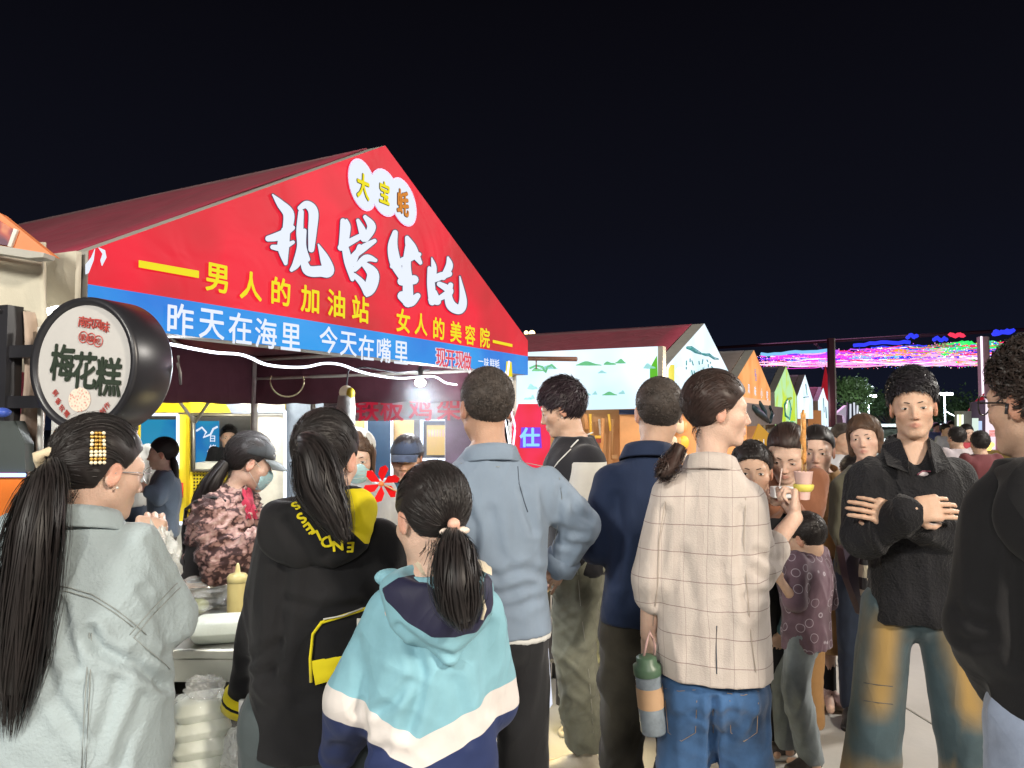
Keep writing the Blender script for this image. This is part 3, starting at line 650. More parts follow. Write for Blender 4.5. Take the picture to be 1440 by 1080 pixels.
# ------------------------------------------------------------------ tents
MAROON = cloth('tent_maroon', (.21, .026, .048), rough=.7, var=.14, weave=300, bump=.22, sheen=.04)
STEEL = mat('painted_steel_white', (.55, .54, .50), .45, var=.15, vscale=15); STEEL_D = mat('steel_dark', (.10, .10, .11), .45, .3)
GREY_EDGE = mat('sign_edge_grey', (.33, .32, .29), .6, var=.12, vscale=10); CREAM = cloth('cream_canvas', (.52, .49, .40), rough=.8, var=.12, bump=.3)
U_ = Vector((.473, .881, 0)); V_ = Vector((-.881, .473, 0)); OUT = -V_
def plane_px(px, py, P0, n, off=0):
    d = W(px, py, 1) - Vector((0, 0, CAM_H)); o = Vector((0, 0, CAM_H)); P = Vector(P0) + Vector(n) * off
    return o + d * ((P - o).dot(Vector(n)) / d.dot(Vector(n)))
def sheet(pts_fn, nu, nv, thick=.006):    # double sided cloth with a little thickness
    vs = []; 
    for j in range(nv + 1):
        for i in range(nu + 1): vs.append(Vector(pts_fn(i / nu, j / nv)))
    fs = [(j * (nu + 1) + i, j * (nu + 1) + i + 1, (j + 1) * (nu + 1) + i + 1, (j + 1) * (nu + 1) + i) for j in range(nv) for i in range(nu)]
    return vs, fs
def cloth_sheet(name, fn, nu, nv, m, parent, label=None):
    vs, fs = sheet(fn, nu, nv); o = link(name, pydata(name, vs, fs, True), m, parent, label=label)
    md = o.modifiers.new('thickness', 'SOLIDIFY'); md.thickness = .006; md.offset = 0; return o
AF = .5
def tent(A, width, eave, apex, depth, roofm, label, group=None, val=.38, poles=((0, 0), (1, 0), (0, 1), (1, 1)), sag=.03, over=0, polem=STEEL, val_sides='LRB', ptop=None):
    t = empty('market_tent', (A[0], A[1], 0)); tag(t, label, 'tent', group); u, v = U_ * width, V_ * depth; up = Vector((0, 0, 1)); rg = u * AF
    n = 14
    def slope(side):
        def f(a, b):
            e = Vector((0, 0, eave)) if side == 0 else u + Vector((0, 0, eave)); r = rg + Vector((0, 0, apex)); p = e.lerp(r, a) + v * (1 + over) * b
            s = math.sin(math.pi * b * 2) ** 2 * sag * math.sin(math.pi * a) ; p.z -= s + .012 * math.sin(b * 23 + a * 9) * a * (1 - a) * 4 * .3; return p
        return f
    cloth_sheet('roof', slope(0), 12, n, roofm, t); cloth_sheet('roof', slope(1), 12, n, roofm, t)
    def val_fn(p0, p1): 
        def f(a, b): p = p0.lerp(p1, a); w = math.sin(a * 31) * .012 * b; d = (p1 - p0).normalized().cross(up); return p + up * (eave - val * b + .004 * math.sin(a * 40) * b) + d * w
        return f
    if 'L' in val_sides: cloth_sheet('valance', val_fn(Vector((0, 0, 0)), v), 30, 4, roofm, t)
    if 'R' in val_sides: cloth_sheet('valance', val_fn(u, u + v), 30, 4, roofm, t)
    if 'B' in val_sides: cloth_sheet('valance', val_fn(v, u + v), 30, 4, roofm, t)
    bk = MB(); bk.add([v + Vector((0, 0, eave)), u + v + Vector((0, 0, eave)), rg + v + Vector((0, 0, apex))], [(0, 1, 2)]); bk.build('gable_cloth', roofm, t)
    for a, b in poles:
        mb = MB(); p = u * a + v * (b if ptop is None else b * ptop); mb.tube([p + up * .0, p + up * (eave - .01)], .028, 8); mb.box(tuple(p + up * .01), (.14, .14, .02)); mb.build('pole', polem, t)
    fr = MB(); z = up * (eave - .03)
    for p, q in ((Vector(), u), (v, u + v), (Vector(), v), (u, u + v)): fr.tube([p + z, q + z], .018, 6); 
    for p, q in ((Vector(), u), (v, u + v), (Vector(), v), (u, u + v)): fr.tube([p + z - up * .16, q + z - up * .16], .014, 6)
    for a, b in ((0, 0), (1, 0), (0, 1), (1, 1)):
        c = u * a + v * b; s1 = u * (.16 if a == 0 else -.16) * (3 / width); s2 = v * (.16 if b == 0 else -.16)
        fr.tube([c + up * (eave - .55), c + s1 + z], .013, 6); fr.tube([c + up * (eave - .55), c + s2 + z], .013, 6)
    fr.tube([rg + v * .02 + up * (apex - .02), rg + v * .98 + up * (apex - .02)], .016, 6); 
    for b in (.03, .5, .97): fr.tube([v * b + z, rg + v * b + up * (apex - .02), u + v * b + z], .014, 6)
    fr.build('roof_frame', polem, t); return t
def gable_sign(parent, A, width, zbot, eave, apex, mats, split=None, thick=.10, off=.012, edgem=GREY_EDGE, inset=0):
    """lit gable board: triangle over a bottom band, standing on its shallow case"""
    u = U_; a0 = Vector((0, 0, 0)) + OUT * (thick + off); P = lambda s, z, d=0: a0 + u * s + Vector((0, 0, z)) + OUT * d
    out = [P(0, zbot), P(width, zbot), P(width, eave), P(width * AF, apex), P(0, eave)]
    case = MB(); case.prism([p - OUT * .004 for p in out], -OUT * (thick - .004)); c = case.build('sign_case', edgem, parent)
    if split is None:
        m = MB(); m.add(out, [(0, 1, 2, 3, 4)]); f = m.build('sign_face', mats[0], parent)
    else:
        m = MB(); m.add([P(0, split), P(width, split), P(width, eave), P(width * AF, apex), P(0, eave)], [(0, 1, 2, 3, 4)]); f = m.build('sign_face', mats[0], parent)
        m = MB(); m.add([P(0, zbot), P(width, zbot), P(width, split), P(0, split)], [(0, 1, 2, 3)]); m.build('sign_band', mats[1], parent)
    return f, P

# --- main tent with the lit red gable sign
A1 = Vector((-1.316, 2.30, 0)); B1 = A1 + U_ * 3.006
RED = glow('sign_red_lit', (.80, .004, .018), .95); BLUE = glow('sign_blue_lit', (.010, .27, .86), .92); SIGNW = glow('sign_white_lit', (.80, .88, 1.0), 1.0)
YEL = glow('sign_yellow_lit', (.93, .80, .0), .95); NAVY = mat('print_navy_outline', (.02, .015, .05), .6, var=0); ORANGE_P = glow('sign_orange_lit', (.85, .28, .02), .8); GREEN_P = glow('sign_lime_lit', (.42, .55, .02), .8)
def two_tone(name, c1, c2, scale, strength, lo=.4, hi=.6):
    if name in MATS: return MATS[name]
    m = glow(name, c1, strength); n = m.node_tree; b = n.nodes['Principled BSDF']; co = n.nodes.new('ShaderNodeTexCoord'); t = n.nodes.new('ShaderNodeTexNoise'); t.inputs['Scale'].default_value = scale; t.inputs['Detail'].default_value = 2
    r = n.nodes.new('ShaderNodeValToRGB'); r.color_ramp.elements[0].position = lo; r.color_ramp.elements[1].position = hi; r.color_ramp.elements[0].color = (*c1, 1); r.color_ramp.elements[1].color = (*c2, 1)
    n.links.new(co.outputs['Object'], t.inputs[0]); n.links.new(t.outputs[0], r.inputs[0]); n.links.new(r.outputs[0], b.inputs['Emission Color']); return m
RED = two_tone('sign_red_panel', (.62, .012, .022), (.95, .003, .034), 1.6, .95); BLUE = two_tone('sign_blue_panel', (.012, .22, .80), (.02, .36, .92), 2.0, .92)
A1 = A1 - OUT * .117; AF = .489
t1 = tent(A1, 3.006, 2.125, 2.945, 3.12, MAROON, 'big maroon market tent with lit red gable sign at its front', poles=((0, .0), (1, 0), (1, .772), (0, .772)), val=.40, sag=.05, val_sides='')
PLUM = cloth('valance_plum', (.115, .040, .058), rough=.8, var=.14, weave=300, bump=.22, sheen=.02)
# back and side valances hang at the rear poles
Cb, Db = V_ * 2.41, U_ * 3.006 + V_ * 2.41
def valf(p0, p1, z0, z1, am=.012, fr=31):
    d = (p1 - p0).normalized().cross(Vector((0, 0, 1)))
    return lambda a, b: p0.lerp(p1, a) + Vector((0, 0, z0 + (z1 - z0) * b + .006 * math.sin(a * fr * 1.3) * b)) + d * (math.sin(a * fr) * am * b)
cloth_sheet('valance', valf(Cb, Db, 2.13, 1.725), 40, 4, PLUM, t1); cloth_sheet('valance', valf(U_ * 3.006, Db, 2.13, 1.725), 40, 4, PLUM, t1)
cloth_sheet('side_curtain', valf(Vector((0, 0, 0)) + V_ * .13, V_ * 3.1, 2.12, .95, .03, 60), 90, 8, MAROON, t1)
face, P1_ = gable_sign(t1, A1, 3.006, 1.895, 2.125, 2.940, (RED, BLUE), split=2.02, thick=.105)
SP0 = A1 + OUT * .117
def on_sign(px, py, d=0): return plane_px(px, py, SP0, OUT, d)
# recompute the red/blue split from the photograph: (119,390) and (742,508)
def sz(px, py): q = on_sign(px, py) - SP0; return q.dot(U_), q.z
def bold_copies(me, r, n=8, dz=.0002):
    """a heavier weight of a glyph: shifted copies, each a hair in front of the last"""
    if r <= 0: return me
    V = np.empty(len(me.vertices) * 3); me.vertices.foreach_get('co', V); V = V.reshape(-1, 3); F = [tuple(p.vertices) for p in me.polygons]; vs = []; fs = []
    for k in range(n + 1):
        a = 2 * math.pi * k / n; rr = r if k < n else 0; vs.append(V + [rr * math.cos(a), rr * math.sin(a), dz * k]); fs += [tuple(i + k * len(V) for i in f) for f in F]
    return pydata(me.name, np.concatenate(vs), fs)
def char_on(parent, ch, px, py, hpx, m, bold=0, d=.006, sx=1, right=U_, P0=SP0, n=OUT, name='character', shear=0, outline=None, rot=0, ext=0, up=(0, 0, 1)):
    p = plane_px(px, py, P0, n, d); size = hpx * p.y / FPX * 1.12; L = Matrix.Translation(-parent.location)
    base = text_mesh(ch, size, 0, ext, shear); xs = [v.co.x for v in base.vertices]; ys = [v.co.y for v in base.vertices]
    base.transform(Matrix.Translation((-(min(xs) + max(xs)) / 2, -(min(ys) + max(ys)) / 2, 0)))
    def fin(r, back):
        me = bold_copies(base, r * size) if r > 0 else base.copy(); me.transform(Matrix.Rotation(rot, 4, 'Z') @ Matrix.Diagonal((sx, 1, 1, 1))); me.transform(L @ frame(p - Vector(n) * back, right, up)); return me
    o = link(name, fin(bold, 0), m, parent)
    if outline: link('character_outline', fin(bold + .022, .004), outline, o)
    return o

AF1 = AF; AF = .5
SIGNT = t1
for m_ in (RED, BLUE):
    n = m_.node_tree; b_ = n.nodes['Principled BSDF']; b_.inputs['Roughness'].default_value = .45; b_.inputs['Specular IOR Level'].default_value = .05; co = n.nodes.new('ShaderNodeTexCoord'); t_ = n.nodes.new('ShaderNodeTexNoise'); t_.inputs['Scale'].default_value = 3.5; t_.inputs['Detail'].default_value = 2; t_.inputs['Distortion'].default_value = 1.2
    n.links.new(co.outputs['Object'], t_.inputs[0]); bp = n.nodes.new('ShaderNodeBump'); bp.inputs['Strength'].default_value = .5; bp.inputs['Distance'].default_value = .02; n.links.new(t_.outputs[0], bp.inputs['Height']); n.links.new(bp.outputs[0], b_.inputs['Normal'])
WCH = glow('character_white_lit', (.82, .88, 1.0), 1.0); REDC = mat('character_maroon', (.36, .01, .03), .5, var=0, emit=(.42, .01, .04), es=.6)
CALLI = [[[(85,338,8),(125,385,40),(165,435,56),(160,505,50)], [(62,560,30),(120,545,44),(185,505,26)], [(150,520,46),(138,600,60),(150,685,20)], [(84,603,24),(130,605,34),(188,578,18)], [(228,425,28),(222,520,36),(226,600,38),(208,680,42),(180,718,20)], [(222,405,24),(258,388,40),(290,425,50),(286,520,44),(280,615,30)], [(245,520,22),(240,600,30),(262,665,24)], [(236,650,28),(262,720,50),(330,725,56),(366,722,60),(347,660,46),(316,590,8)]],
 [[(440,470,26),(443,540,40),(436,600,36)], [(458,466,12),(466,500,26),(462,560,20)], [(430,605,34),(480,575,34),(535,545,28)], [(450,600,34),(468,680,42),(488,765,22)], [(516,468,18),(538,520,38),(546,560,34)], [(552,450,20),(585,500,44),(556,560,34)], [(482,660,28),(540,610,38),(600,572,22)], [(524,600,24),(502,660,28),(492,690,22)], [(500,715,26),(556,660,38),(606,670,18)], [(548,690,30),(592,740,60),(578,810,60),(560,850,12)], [(498,745,22),(540,790,34),(556,840,20)]],
 [[(704,530,28),(692,600,50),(705,680,56),(732,750,30)], [(765,556,22),(788,610,52),(832,682,20)], [(690,700,24),(756,668,38),(826,640,22)], [(772,600,34),(762,700,44),(768,780,56)], [(738,776,44),(800,768,46)], [(768,780,50),(770,880,56)], [(740,850,48),(780,880,50),(818,850,30)]],
 [[(890,658,6),(900,700,26),(903,745,22)], [(878,710,20),(886,790,40),(892,880,36)], [(880,778,24),(930,752,38),(978,738,30)], [(888,868,34),(922,880,28),(906,830,20)], [(972,656,12),(978,700,38),(948,755,30)], [(928,790,26),(980,826,40),(930,862,26)], [(985,795,26),(974,850,38),(990,900,50),(1032,918,46),(1048,870,38),(1032,752,6)]]]
def brush(parent, strokes, grow, m, d, name, sc=3.6, ox=360, oy=180):
    mb = MB()
    for si, st in enumerate(strokes):
        P = []; n_ = len(st)
        for i in range(n_ - 1):
            a, b, c, e = st[max(i - 1, 0)], st[i], st[i + 1], st[min(i + 2, n_ - 1)]
            for k in range(8):
                t = k / 8; P.append([.5 * ((2 * b[q]) + (-a[q] + c[q]) * t + (2 * a[q] - 5 * b[q] + 4 * c[q] - e[q]) * t * t + (-a[q] + 3 * b[q] - 3 * c[q] + e[q]) * t ** 3) for q in range(3)])
        P.append(list(st[-1])); dd = d + si * .00025
        for i, (x, y, w) in enumerate(P):      # discs joined by quads, all on the board
            w = max(w, 4) / 2 + grow; c = 12; q = [plane_px(ox + (x + w * math.cos(2 * math.pi * k / c)) / sc, oy + (y + w * math.sin(2 * math.pi * k / c)) / sc, SP0, OUT, dd + i * .00001) - parent.location for k in range(c)]
            mb.add(q, [tuple(range(c))])
            if i:
                x0, y0, w0 = P[i - 1]; w0 = max(w0, 4) / 2 + grow; tx, ty = x - x0, y - y0; l = math.hypot(tx, ty) + 1e-6; nx, ny = -ty / l, tx / l
                mb.add([plane_px(ox + X / sc, oy + Y / sc, SP0, OUT, dd - .00012 + i * .00001) - parent.location for X, Y in ((x0 + nx * w0, y0 + ny * w0), (x + nx * w, y + ny * w), (x - nx * w, y - ny * w), (x0 - nx * w0, y0 - ny * w0))], [(0, 1, 2, 3)])
    return mb.build(name, m, parent)
for st in CALLI:
    o = brush(t1, st, 0, WCH, .012, 'brush_character'); oo = brush(t1, st, 5.0, NAVY, .006, 'brush_outline'); oo.parent = o
for ch, px, py, h in (('男', 305, 391, 40), ('人', 353, 402, 38), ('的', 395, 410, 37), ('加', 436, 421, 36), ('油', 473, 427, 36), ('站', 507, 435, 35),
                      ('女', 567, 451, 31), ('人', 592, 456, 29), ('的', 617, 462, 29), ('美', 641, 467, 28), ('容', 661, 471, 26), ('院', 682, 475, 26)):
    char_on(t1, ch, px, py, h, YEL, bold=.022, d=.008, sx=.98)
for ch, px, py, h in (('昨', 254, 450, 44), ('天', 298, 456, 43), ('在', 338, 462, 42), ('海', 374, 469, 40), ('里', 409, 474, 39), ('今', 462, 478, 36), ('天', 490, 484, 35), ('在', 515, 489, 34), ('嘴', 540, 493, 33), ('里', 564, 496, 33)):
    char_on(t1, ch, px, py, h, WCH, bold=.014, d=.008, sx=.95)
for ch, px, py, h in (('现', 620, 503, 26), ('开', 633, 505, 25), ('现', 646, 506, 24), ('做', 657, 508, 23)):
    char_on(t1, ch, px, py, h, REDC, bold=.02, d=.008, sx=.9, outline=WCH)
for ch, px, py, h in (('一', 676, 508, 13), ('味', 684, 510, 13), ('鲜', 692, 511, 13), ('蚝', 699, 512, 13)): char_on(t1, ch, px, py, h, WCH, bold=.01, d=.008)
def poly_on(parent, pts, m, name, d=.008, P0=SP0, n=OUT, thick=.003, label=None):
    q = [plane_px(x, y, P0, n, d) - parent.location for x, y in pts]; mb = MB(); mb.prism(q, Vector(n) * thick); return mb.build(name, m, parent, label=label)
poly_on(t1, [(195, 366), (279, 381), (279, 391), (195, 376)], YEL, 'dash'); poly_on(t1, [(693, 478), (720, 484), (720, 488), (693, 482)], YEL, 'dash')
poly_on(t1, [(712, 508), (719, 509), (720, 530), (711, 529)], YEL, 'emblem')
poly_on(t1, [(120, 372), (128, 362), (133, 350), (131, 366), (124, 384), (120, 386)], WCH, 'splash'); poly_on(t1, [(138, 348), (147, 352), (149, 362), (143, 374), (141, 366), (144, 357)], WCH, 'splash')
for (cx, cy, rx, ry, rt) in ((509, 260, 17, 36, -.25), (540, 271, 18, 33, -.25), (566, 284, 16, 34, -.3)):
    for s_, m_, dd, nm in ((1.06, mat('emblem_rim', (.35, .30, .45), .5, emit=(.5, .35, .6), es=.6, var=0), .005, 'emblem_rim'), (1, WCH, .008, 'emblem_disc')):
        pts = [(cx + s_ * (rx * math.cos(a) * math.cos(rt) - ry * math.sin(a) * math.sin(rt)), cy + s_ * (rx * math.cos(a) * math.sin(rt) + ry * math.sin(a) * math.cos(rt))) for a in np.linspace(0, 2 * math.pi, 28, endpoint=False)]
        poly_on(t1, pts, m_, nm, d=dd + .0015 * (cx > 520) + .0015 * (cx > 550))
for ch, px, py, h, m_ in (('大', 511, 262, 34, YEL), ('宝', 541, 271, 30, YEL), ('蚝', 567, 285, 34, ORANGE_P)): char_on(t1, ch, px, py, h, m_, bold=.03, d=.018, sx=.75, outline=NAVY)
# beige fabric wrap round the left end of the case
w = MB(); a = Vector((0, 0, 0)); 
q = [OUT * .02 - U_ * .012, OUT * .10 - U_ * .012, OUT * .10 - U_ * .03, V_ * .10 - U_ * .05, V_ * .12 - U_ * .02]
w.prism([p + Vector((0, 0, 1.885)) for p in q], Vector((0, 0, .235))); w.build('case_wrap', CREAM, t1)
# LED rope under the sign, lamps, cables
LED = glow('led_white', (.86, .90, 1.0), 3.2)
def rope(name, pts, r, m, P0, n, d, parent=None, label=None, cat=None, sm=5, group=None):
    P = [plane_px(x, y, P0, n, d) for x, y in pts]; Q = []
    for i in range(len(P) - 1):
        p0, p1, p2, p3 = P[max(i - 1, 0)], P[i], P[i + 1], P[min(i + 2, len(P) - 1)]
        for k in range(sm):
            t = k / sm; Q.append(.5 * ((2 * p1) + (-p0 + p2) * t + (2 * p0 - 5 * p1 + 4 * p2 - p3) * t * t + (-p0 + 3 * p1 - 3 * p2 + p3) * t ** 3))
    Q.append(P[-1]); 
    if parent: Q = [rel(parent, p) for p in Q]
    o = MB().tube(Q, r, 6).build(name, m, parent)
    if cat: tag(o, label, cat, group)
    return o
rope('led_rope', [(222, 481), (250, 486), (275, 491), (305, 496), (335, 498), (352, 503), (372, 512), (400, 516), (430, 516), (456, 511), (480, 513), (505, 522), (535, 529), (565, 532), (590, 530), (612, 530), (626, 538), (642, 541)], .0062, LED, SP0, OUT, -.10, label='white glowing LED rope drooping under the red gable sign', cat='rope light')
q_ = plane_px(400, 520, SP0, OUT, -.12); l_ = lamp('led_rope_light', 'AREA', q_, 34, (.92, .96, 1.0), .3, q_ + Vector((.25, -.2, -1))); l_.data.shape = 'RECTANGLE'; l_.data.size = 2.2; l_.data.size_y = .05; l_.rotation_euler = (R(-8), R(8), math.atan2(.881, .473))
bb = empty('hanging_bulb', plane_px(591, 538, SP0, OUT, -.45)); tag(bb, 'bright white round bulb hanging under the blue sign band', 'lamp')
MB().ball((0, 0, 0), .036, 10, (1, 1, .75)).build('bulb', glow('bulb_white', (1, .99, .97), 9), bb); MB().tube([(0, 0, .02), (0, 0, .10)], .014, 8).build('socket', STEEL_D, bb)
lamp('bulb_light', 'POINT', bb.location - Vector((0, 0, .06)), 34, (.90, .95, 1.0), .05)
ct = plane_px(404, 536, SP0, OUT, -1.3); mb = MB()
mb.tube([ct + Vector((math.cos(a) * .10 - (.02 if a > 4.2 else 0), math.cos(a) * .03, math.sin(a) * .10)) for a in np.linspace(-3.5, .35, 18)], .006, 6); tag(mb.build('rope_loop', mat('rope_cream', (.40, .34, .20), .8, bump=.3)), 'loop of cream rope hanging from the tent frame by the rear pole', 'rope')
mb = MB(); p0 = W(487, 552, 4.6); mb.ball(p0, .045, 10, (1, 1, 1.0)); o = mb.build('bulb_globe', mat('bulb_frosted', (.55, .50, .40), .3, emit=(.6, .5, .35), es=.3)); h = tag(empty('unlit_lamp', p0), 'unlit cream globe lamp with yellow side hanging in a plastic sleeve', 'lamp'); o.parent = h; o.location = -p0
m2 = MB(); m2.ball((.028, -.02, -.005), .030, 8, (1, 1, 1.2)); m2.build('yellow_cap', mat('plastic_yellow', (.7, .55, .03), .4), h); m2 = MB(); m2.tube([(0, 0, .03), (.01, 0, .14), (.10, .05, .16), (.30, .1, .13), (.5, .1, .15)], .006, 6); m2.build('cable', STEEL_D, h)
m2 = MB(); m2.lathe([(.05, -.02), (.06, -.10), (.055, -.2), (.075, -.30), (.06, -.34)], n=14); m2.build('plastic_sleeve', mat('plastic_milky', (.50, .50, .48), .35, var=.2, bump=.8, bscale=30), h)
# grill smoke drifting under the lamp
sm_ = bpy.data.materials.new('smoke'); sm_.use_nodes = True; n = sm_.node_tree; n.nodes.clear(); out_ = n.nodes.new('ShaderNodeOutputMaterial'); vol = n.nodes.new('ShaderNodeVolumePrincipled'); vol.inputs['Color'].default_value = (.85, .9, 1, 1); vol.inputs['Density'].default_value = 0
nz = n.nodes.new('ShaderNodeTexNoise'); nz.inputs['Scale'].default_value = 2.2; nz.inputs['Detail'].default_value = 3; tcn = n.nodes.new('ShaderNodeTexCoord'); gr_ = n.nodes.new('ShaderNodeTexGradient'); gr_.gradient_type = 'SPHERICAL'; n.links.new(tcn.outputs['Object'], nz.inputs[0]); n.links.new(tcn.outputs['Object'], gr_.inputs[0])
mu1 = n.nodes.new('ShaderNodeMath'); mu1.operation = 'MULTIPLY'; n.links.new(nz.outputs[0], mu1.inputs[0]); n.links.new(gr_.outputs[1], mu1.inputs[1]); mu2 = n.nodes.new('ShaderNodeMath'); mu2.operation = 'MULTIPLY'; mu2.inputs[1].default_value = .7; n.links.new(mu1.outputs[0], mu2.inputs[0]); n.links.new(mu2.outputs[0], vol.inputs['Density']); n.links.new(vol.outputs[0], out_.inputs['Volume'])
so = MB().ball((0, 0, 0), 1, 12).build('smoke', sm_, None, W(606, 610, 4.75)); so.scale = (.36, .40, .52); so['kind'] = 'stuff'; so['label'] = 'thin pale grill smoke drifting below the white bulb'
# string of clear LEDs down the right tent post
rope('led_drape', [(716, 508), (713, 540), (718, 575), (724, 600), (722, 630), (726, 668)], .007, glow('led_pink', (1.0, .62, .85), 2.2), SP0, OUT, .05, label='pinkish LED strand hanging down the right front tent post', cat='rope light')
rope('led_drape', [(712, 520), (706, 560), (714, 610), (720, 655)], .005, LED, SP0, OUT, .0, label='thin white LED strand inside the pink one on the right tent post', cat='rope light')

# --- round sign on its bracket
rs = empty('round_sign', W(119, 512, 1.98)); tag(rs, 'round white lightbox sign with black rim and dark brush characters', 'sign')
RM = Matrix.Rotation(R(90), 4, 'X')   # z axis -> -Y
BLK = mat('rim_black', (.018, .018, .022), .35, var=.2); 
mb = MB(); mb.lathe([(.160, .002), (.166, .012), (.180, .012), (.183, .0), (.183, -.118), (.176, -.13), (.02, -.13)], n=64, M=RM); mb.build('rim', BLK, rs)
mb = MB(); mb.lathe([(.001, .002), (.161, .002)], n=64, M=RM); fo = mb.build('sign_face', mat('sign_face_unlit', (.47, .46, .45), .35, var=.03, emit=(.62, .60, .60), es=.03), rs)
def on_face(ch, px, py, h, m, bold=.02, sx=1, rot=0, outline=None): return char_on(rs, ch, px, py, h, m, bold=bold, sx=sx, rot=rot, d=.004, right=(1, 0, 0), P0=rs.location, n=Vector((0, -1, 0)), outline=outline)
DKR = mat('print_dark_red', (.42, .06, .05), .5, var=0); DKG = mat('print_black_green', (.018, .03, .018), .5, var=0)
for ch, px, py in (('南', 116, 451), ('京', 129, 453), ('风', 143, 456), ('味', 157, 460)): on_face(ch, px, py, 15, DKR, .02, rot=R(-8))
for ch, px, py in (('脆', 117, 473), ('糯', 131, 476), ('吃', 144, 480)):
    on_face(ch, px, py, 9, DKR, .01); c = plane_px(px, py, rs.location, (0, -1, 0), .004) - rs.location
    MB().lathe([(.0135, .0), (.0150, .0012), (.0165, .0)], n=20, M=Matrix.Translation(c) @ RM).build('seal_ring', DKR, rs)
for ch, px, py, h, sx in (('梅', 79, 509, 50, .82), ('花', 120, 521, 50, .82), ('糕', 163, 531, 52, .82)): on_face(ch, px, py, h, DKG, .026, sx, rot=R(-4))
for i, (ch, px, py) in enumerate((('鲜', 67, 553), ('香', 72, 565), ('软', 79, 575), ('糯', 88, 583), ('制', 153, 580), ('作', 161, 572))): on_face(ch, px, py, 9, DKR, .005, rot=R(-45 if i < 4 else 40))
c = plane_px(111, 563, rs.location, (0, -1, 0), .004) - rs.location
m = mat('print_food', (.45, .30, .25), .5, var=0); n = m.node_tree; vo = n.nodes.new('ShaderNodeTexVoronoi'); vo.inputs['Scale'].default_value = 130; rr = n.nodes.new('ShaderNodeValToRGB')
rr.color_ramp.elements[0].color = (.45, .05, .04, 1); rr.color_ramp.elements[1].color = (.75, .62, .52, 1); rr.color_ramp.elements[1].position = .5; co = n.nodes.new('ShaderNodeTexCoord')
n.links.new(co.outputs['Object'], vo.inputs[0]); n.links.new(vo.outputs[0], rr.inputs[0]); n.links.new(rr.outputs[0], n.nodes['Principled BSDF'].inputs['Base Color'])
MB().lathe([(.001, 0), (1, 0)], n=28, M=Matrix.Translation(c) @ Matrix.Diagonal((.038, 1, .033, 1)) @ RM).build('food_picture', m, rs)
mb = MB(); x0 = rs.location
for z in (.045, -.10): mb.box((-.245, .05, z), (.19, .035, .035))
mb.box((-.335, .05, -.02), (.045, .05, .40)); mb.tube([(-.40, .03, .17), (-.37, .0, .18), (-.335, .03, .16)], .008, 6); mb.tube([(-.36, .03, .02), (-.42, .0, -.05), (-.37, .02, -.14), (-.42, .02, -.2)], .006, 6); mb.build('bracket', BLK, rs)
mb = MB(); mb.tube([(.165, .16, .01), (.185, .15, -.02), (.178, .16, -.05), (.19, .14, -.01), (.176, .15, .03)], .004, 5); mb.build('wire_tie', mat('wire_grey', (.2, .18, .17), .5), rs)

rs.rotation_euler.z = R(-17); rs.scale = (.98, .98, .98)
# --- neighbouring stall at the left edge
ls = empty('cream_stall', (W(-60, 590, 2.08).x, 2.08, 0)); tag(ls, 'cream canvas stall with orange picture banner at the left edge', 'stall')
def lp(px, py, Y=2.08): return rel(ls, W(px, py, Y))
ORB = two_tone('banner_orange_print', (.62, .20, .07), (.52, .12, .05), 4, .22); n_ = ORB.node_tree
mb = MB(); mb.prism([lp(-190, 215), lp(0, 300), lp(76, 361), lp(0, 346), lp(-190, 318)], (0, .03, 0)); mb.build('banner', mat('banner_orange', (.62, .19, .07), .6, var=.12), ls)
pm = mat('banner_food_print', (.25, .05, .06), .5, var=0); n = pm.node_tree; vo = n.nodes.new('ShaderNodeTexNoise'); vo.inputs['Scale'].default_value = 14; rr = n.nodes.new('ShaderNodeValToRGB')
for i, (p, c) in enumerate([(.35, (.08, .02, .05)), (.5, (.30, .05, .04)), (.6, (.55, .22, .10)), (.68, (.12, .08, .25))]):
    e = rr.color_ramp.elements[i] if i < 2 else rr.color_ramp.elements.new(p); e.position = p; e.color = (*c, 1)
co = n.nodes.new('ShaderNodeTexCoord'); n.links.new(co.outputs['Object'], vo.inputs[0]); n.links.new(vo.outputs[0], rr.inputs[0]); n.links.new(rr.outputs[0], n.nodes['Principled BSDF'].inputs['Base Color'])
mb = MB(); mb.prism([lp(-190, 232), lp(0, 310), lp(22, 324), lp(14, 346), lp(-190, 316)], (0, -.006, 0)); mb.build('picture', pm, ls)
mb = MB(); mb.prism([lp(22, 322), lp(27, 324), lp(18, 348), lp(13, 347)], (0, -.008, 0)); mb.build('divider', STEEL, ls)
mb = MB(); mb.prism([lp(-190, 318), lp(78, 361), lp(76, 367), lp(55, 368), lp(-190, 330)], (0, -.05, 0)); mb.build('banner_rail', GREY_EDGE, ls)
def cf(a, b):
    x = -190 + 250 * a; p = lp(x, 352 + (x + 190) * .045 + b * (128 - 12 * a), 2.13); p.y += .02 * math.sin(a * 16) * b + .03 * b; return p
cloth_sheet('canvas_flap', cf, 30, 10, CREAM, ls)
def cf2(a, b):
    x = -190 + 250 * a; top = 405 + (x + 190) * .15 * 0 + 0; p = lp(-190 + 252 * a, 340 + 130 * b + 60 * a * b, 2.22); p.y += .01 * math.sin(a * 20); return p
cloth_sheet('canvas_fold', cf2, 24, 6, cloth('canvas_pale', (.46, .42, .34), bump=.3), ls)
def cf3(a, b):
    x = 26 + 34 * a; p = lp(x + 3 * b, 440 + b * 300, 2.16); p.y += .03 * math.sin(a * 9 + b * 2); p.x += .008 * math.sin(b * 7); return p
cloth_sheet('rolled_curtain', cf3, 14, 20, cloth('canvas_blush', (.40, .31, .25), bump=.3), ls)
mb = MB(); mb.tube([lp(57, 460, 2.13), lp(57, 900, 2.13)], .008, 8); mb.build('white_pole', STEEL, ls)
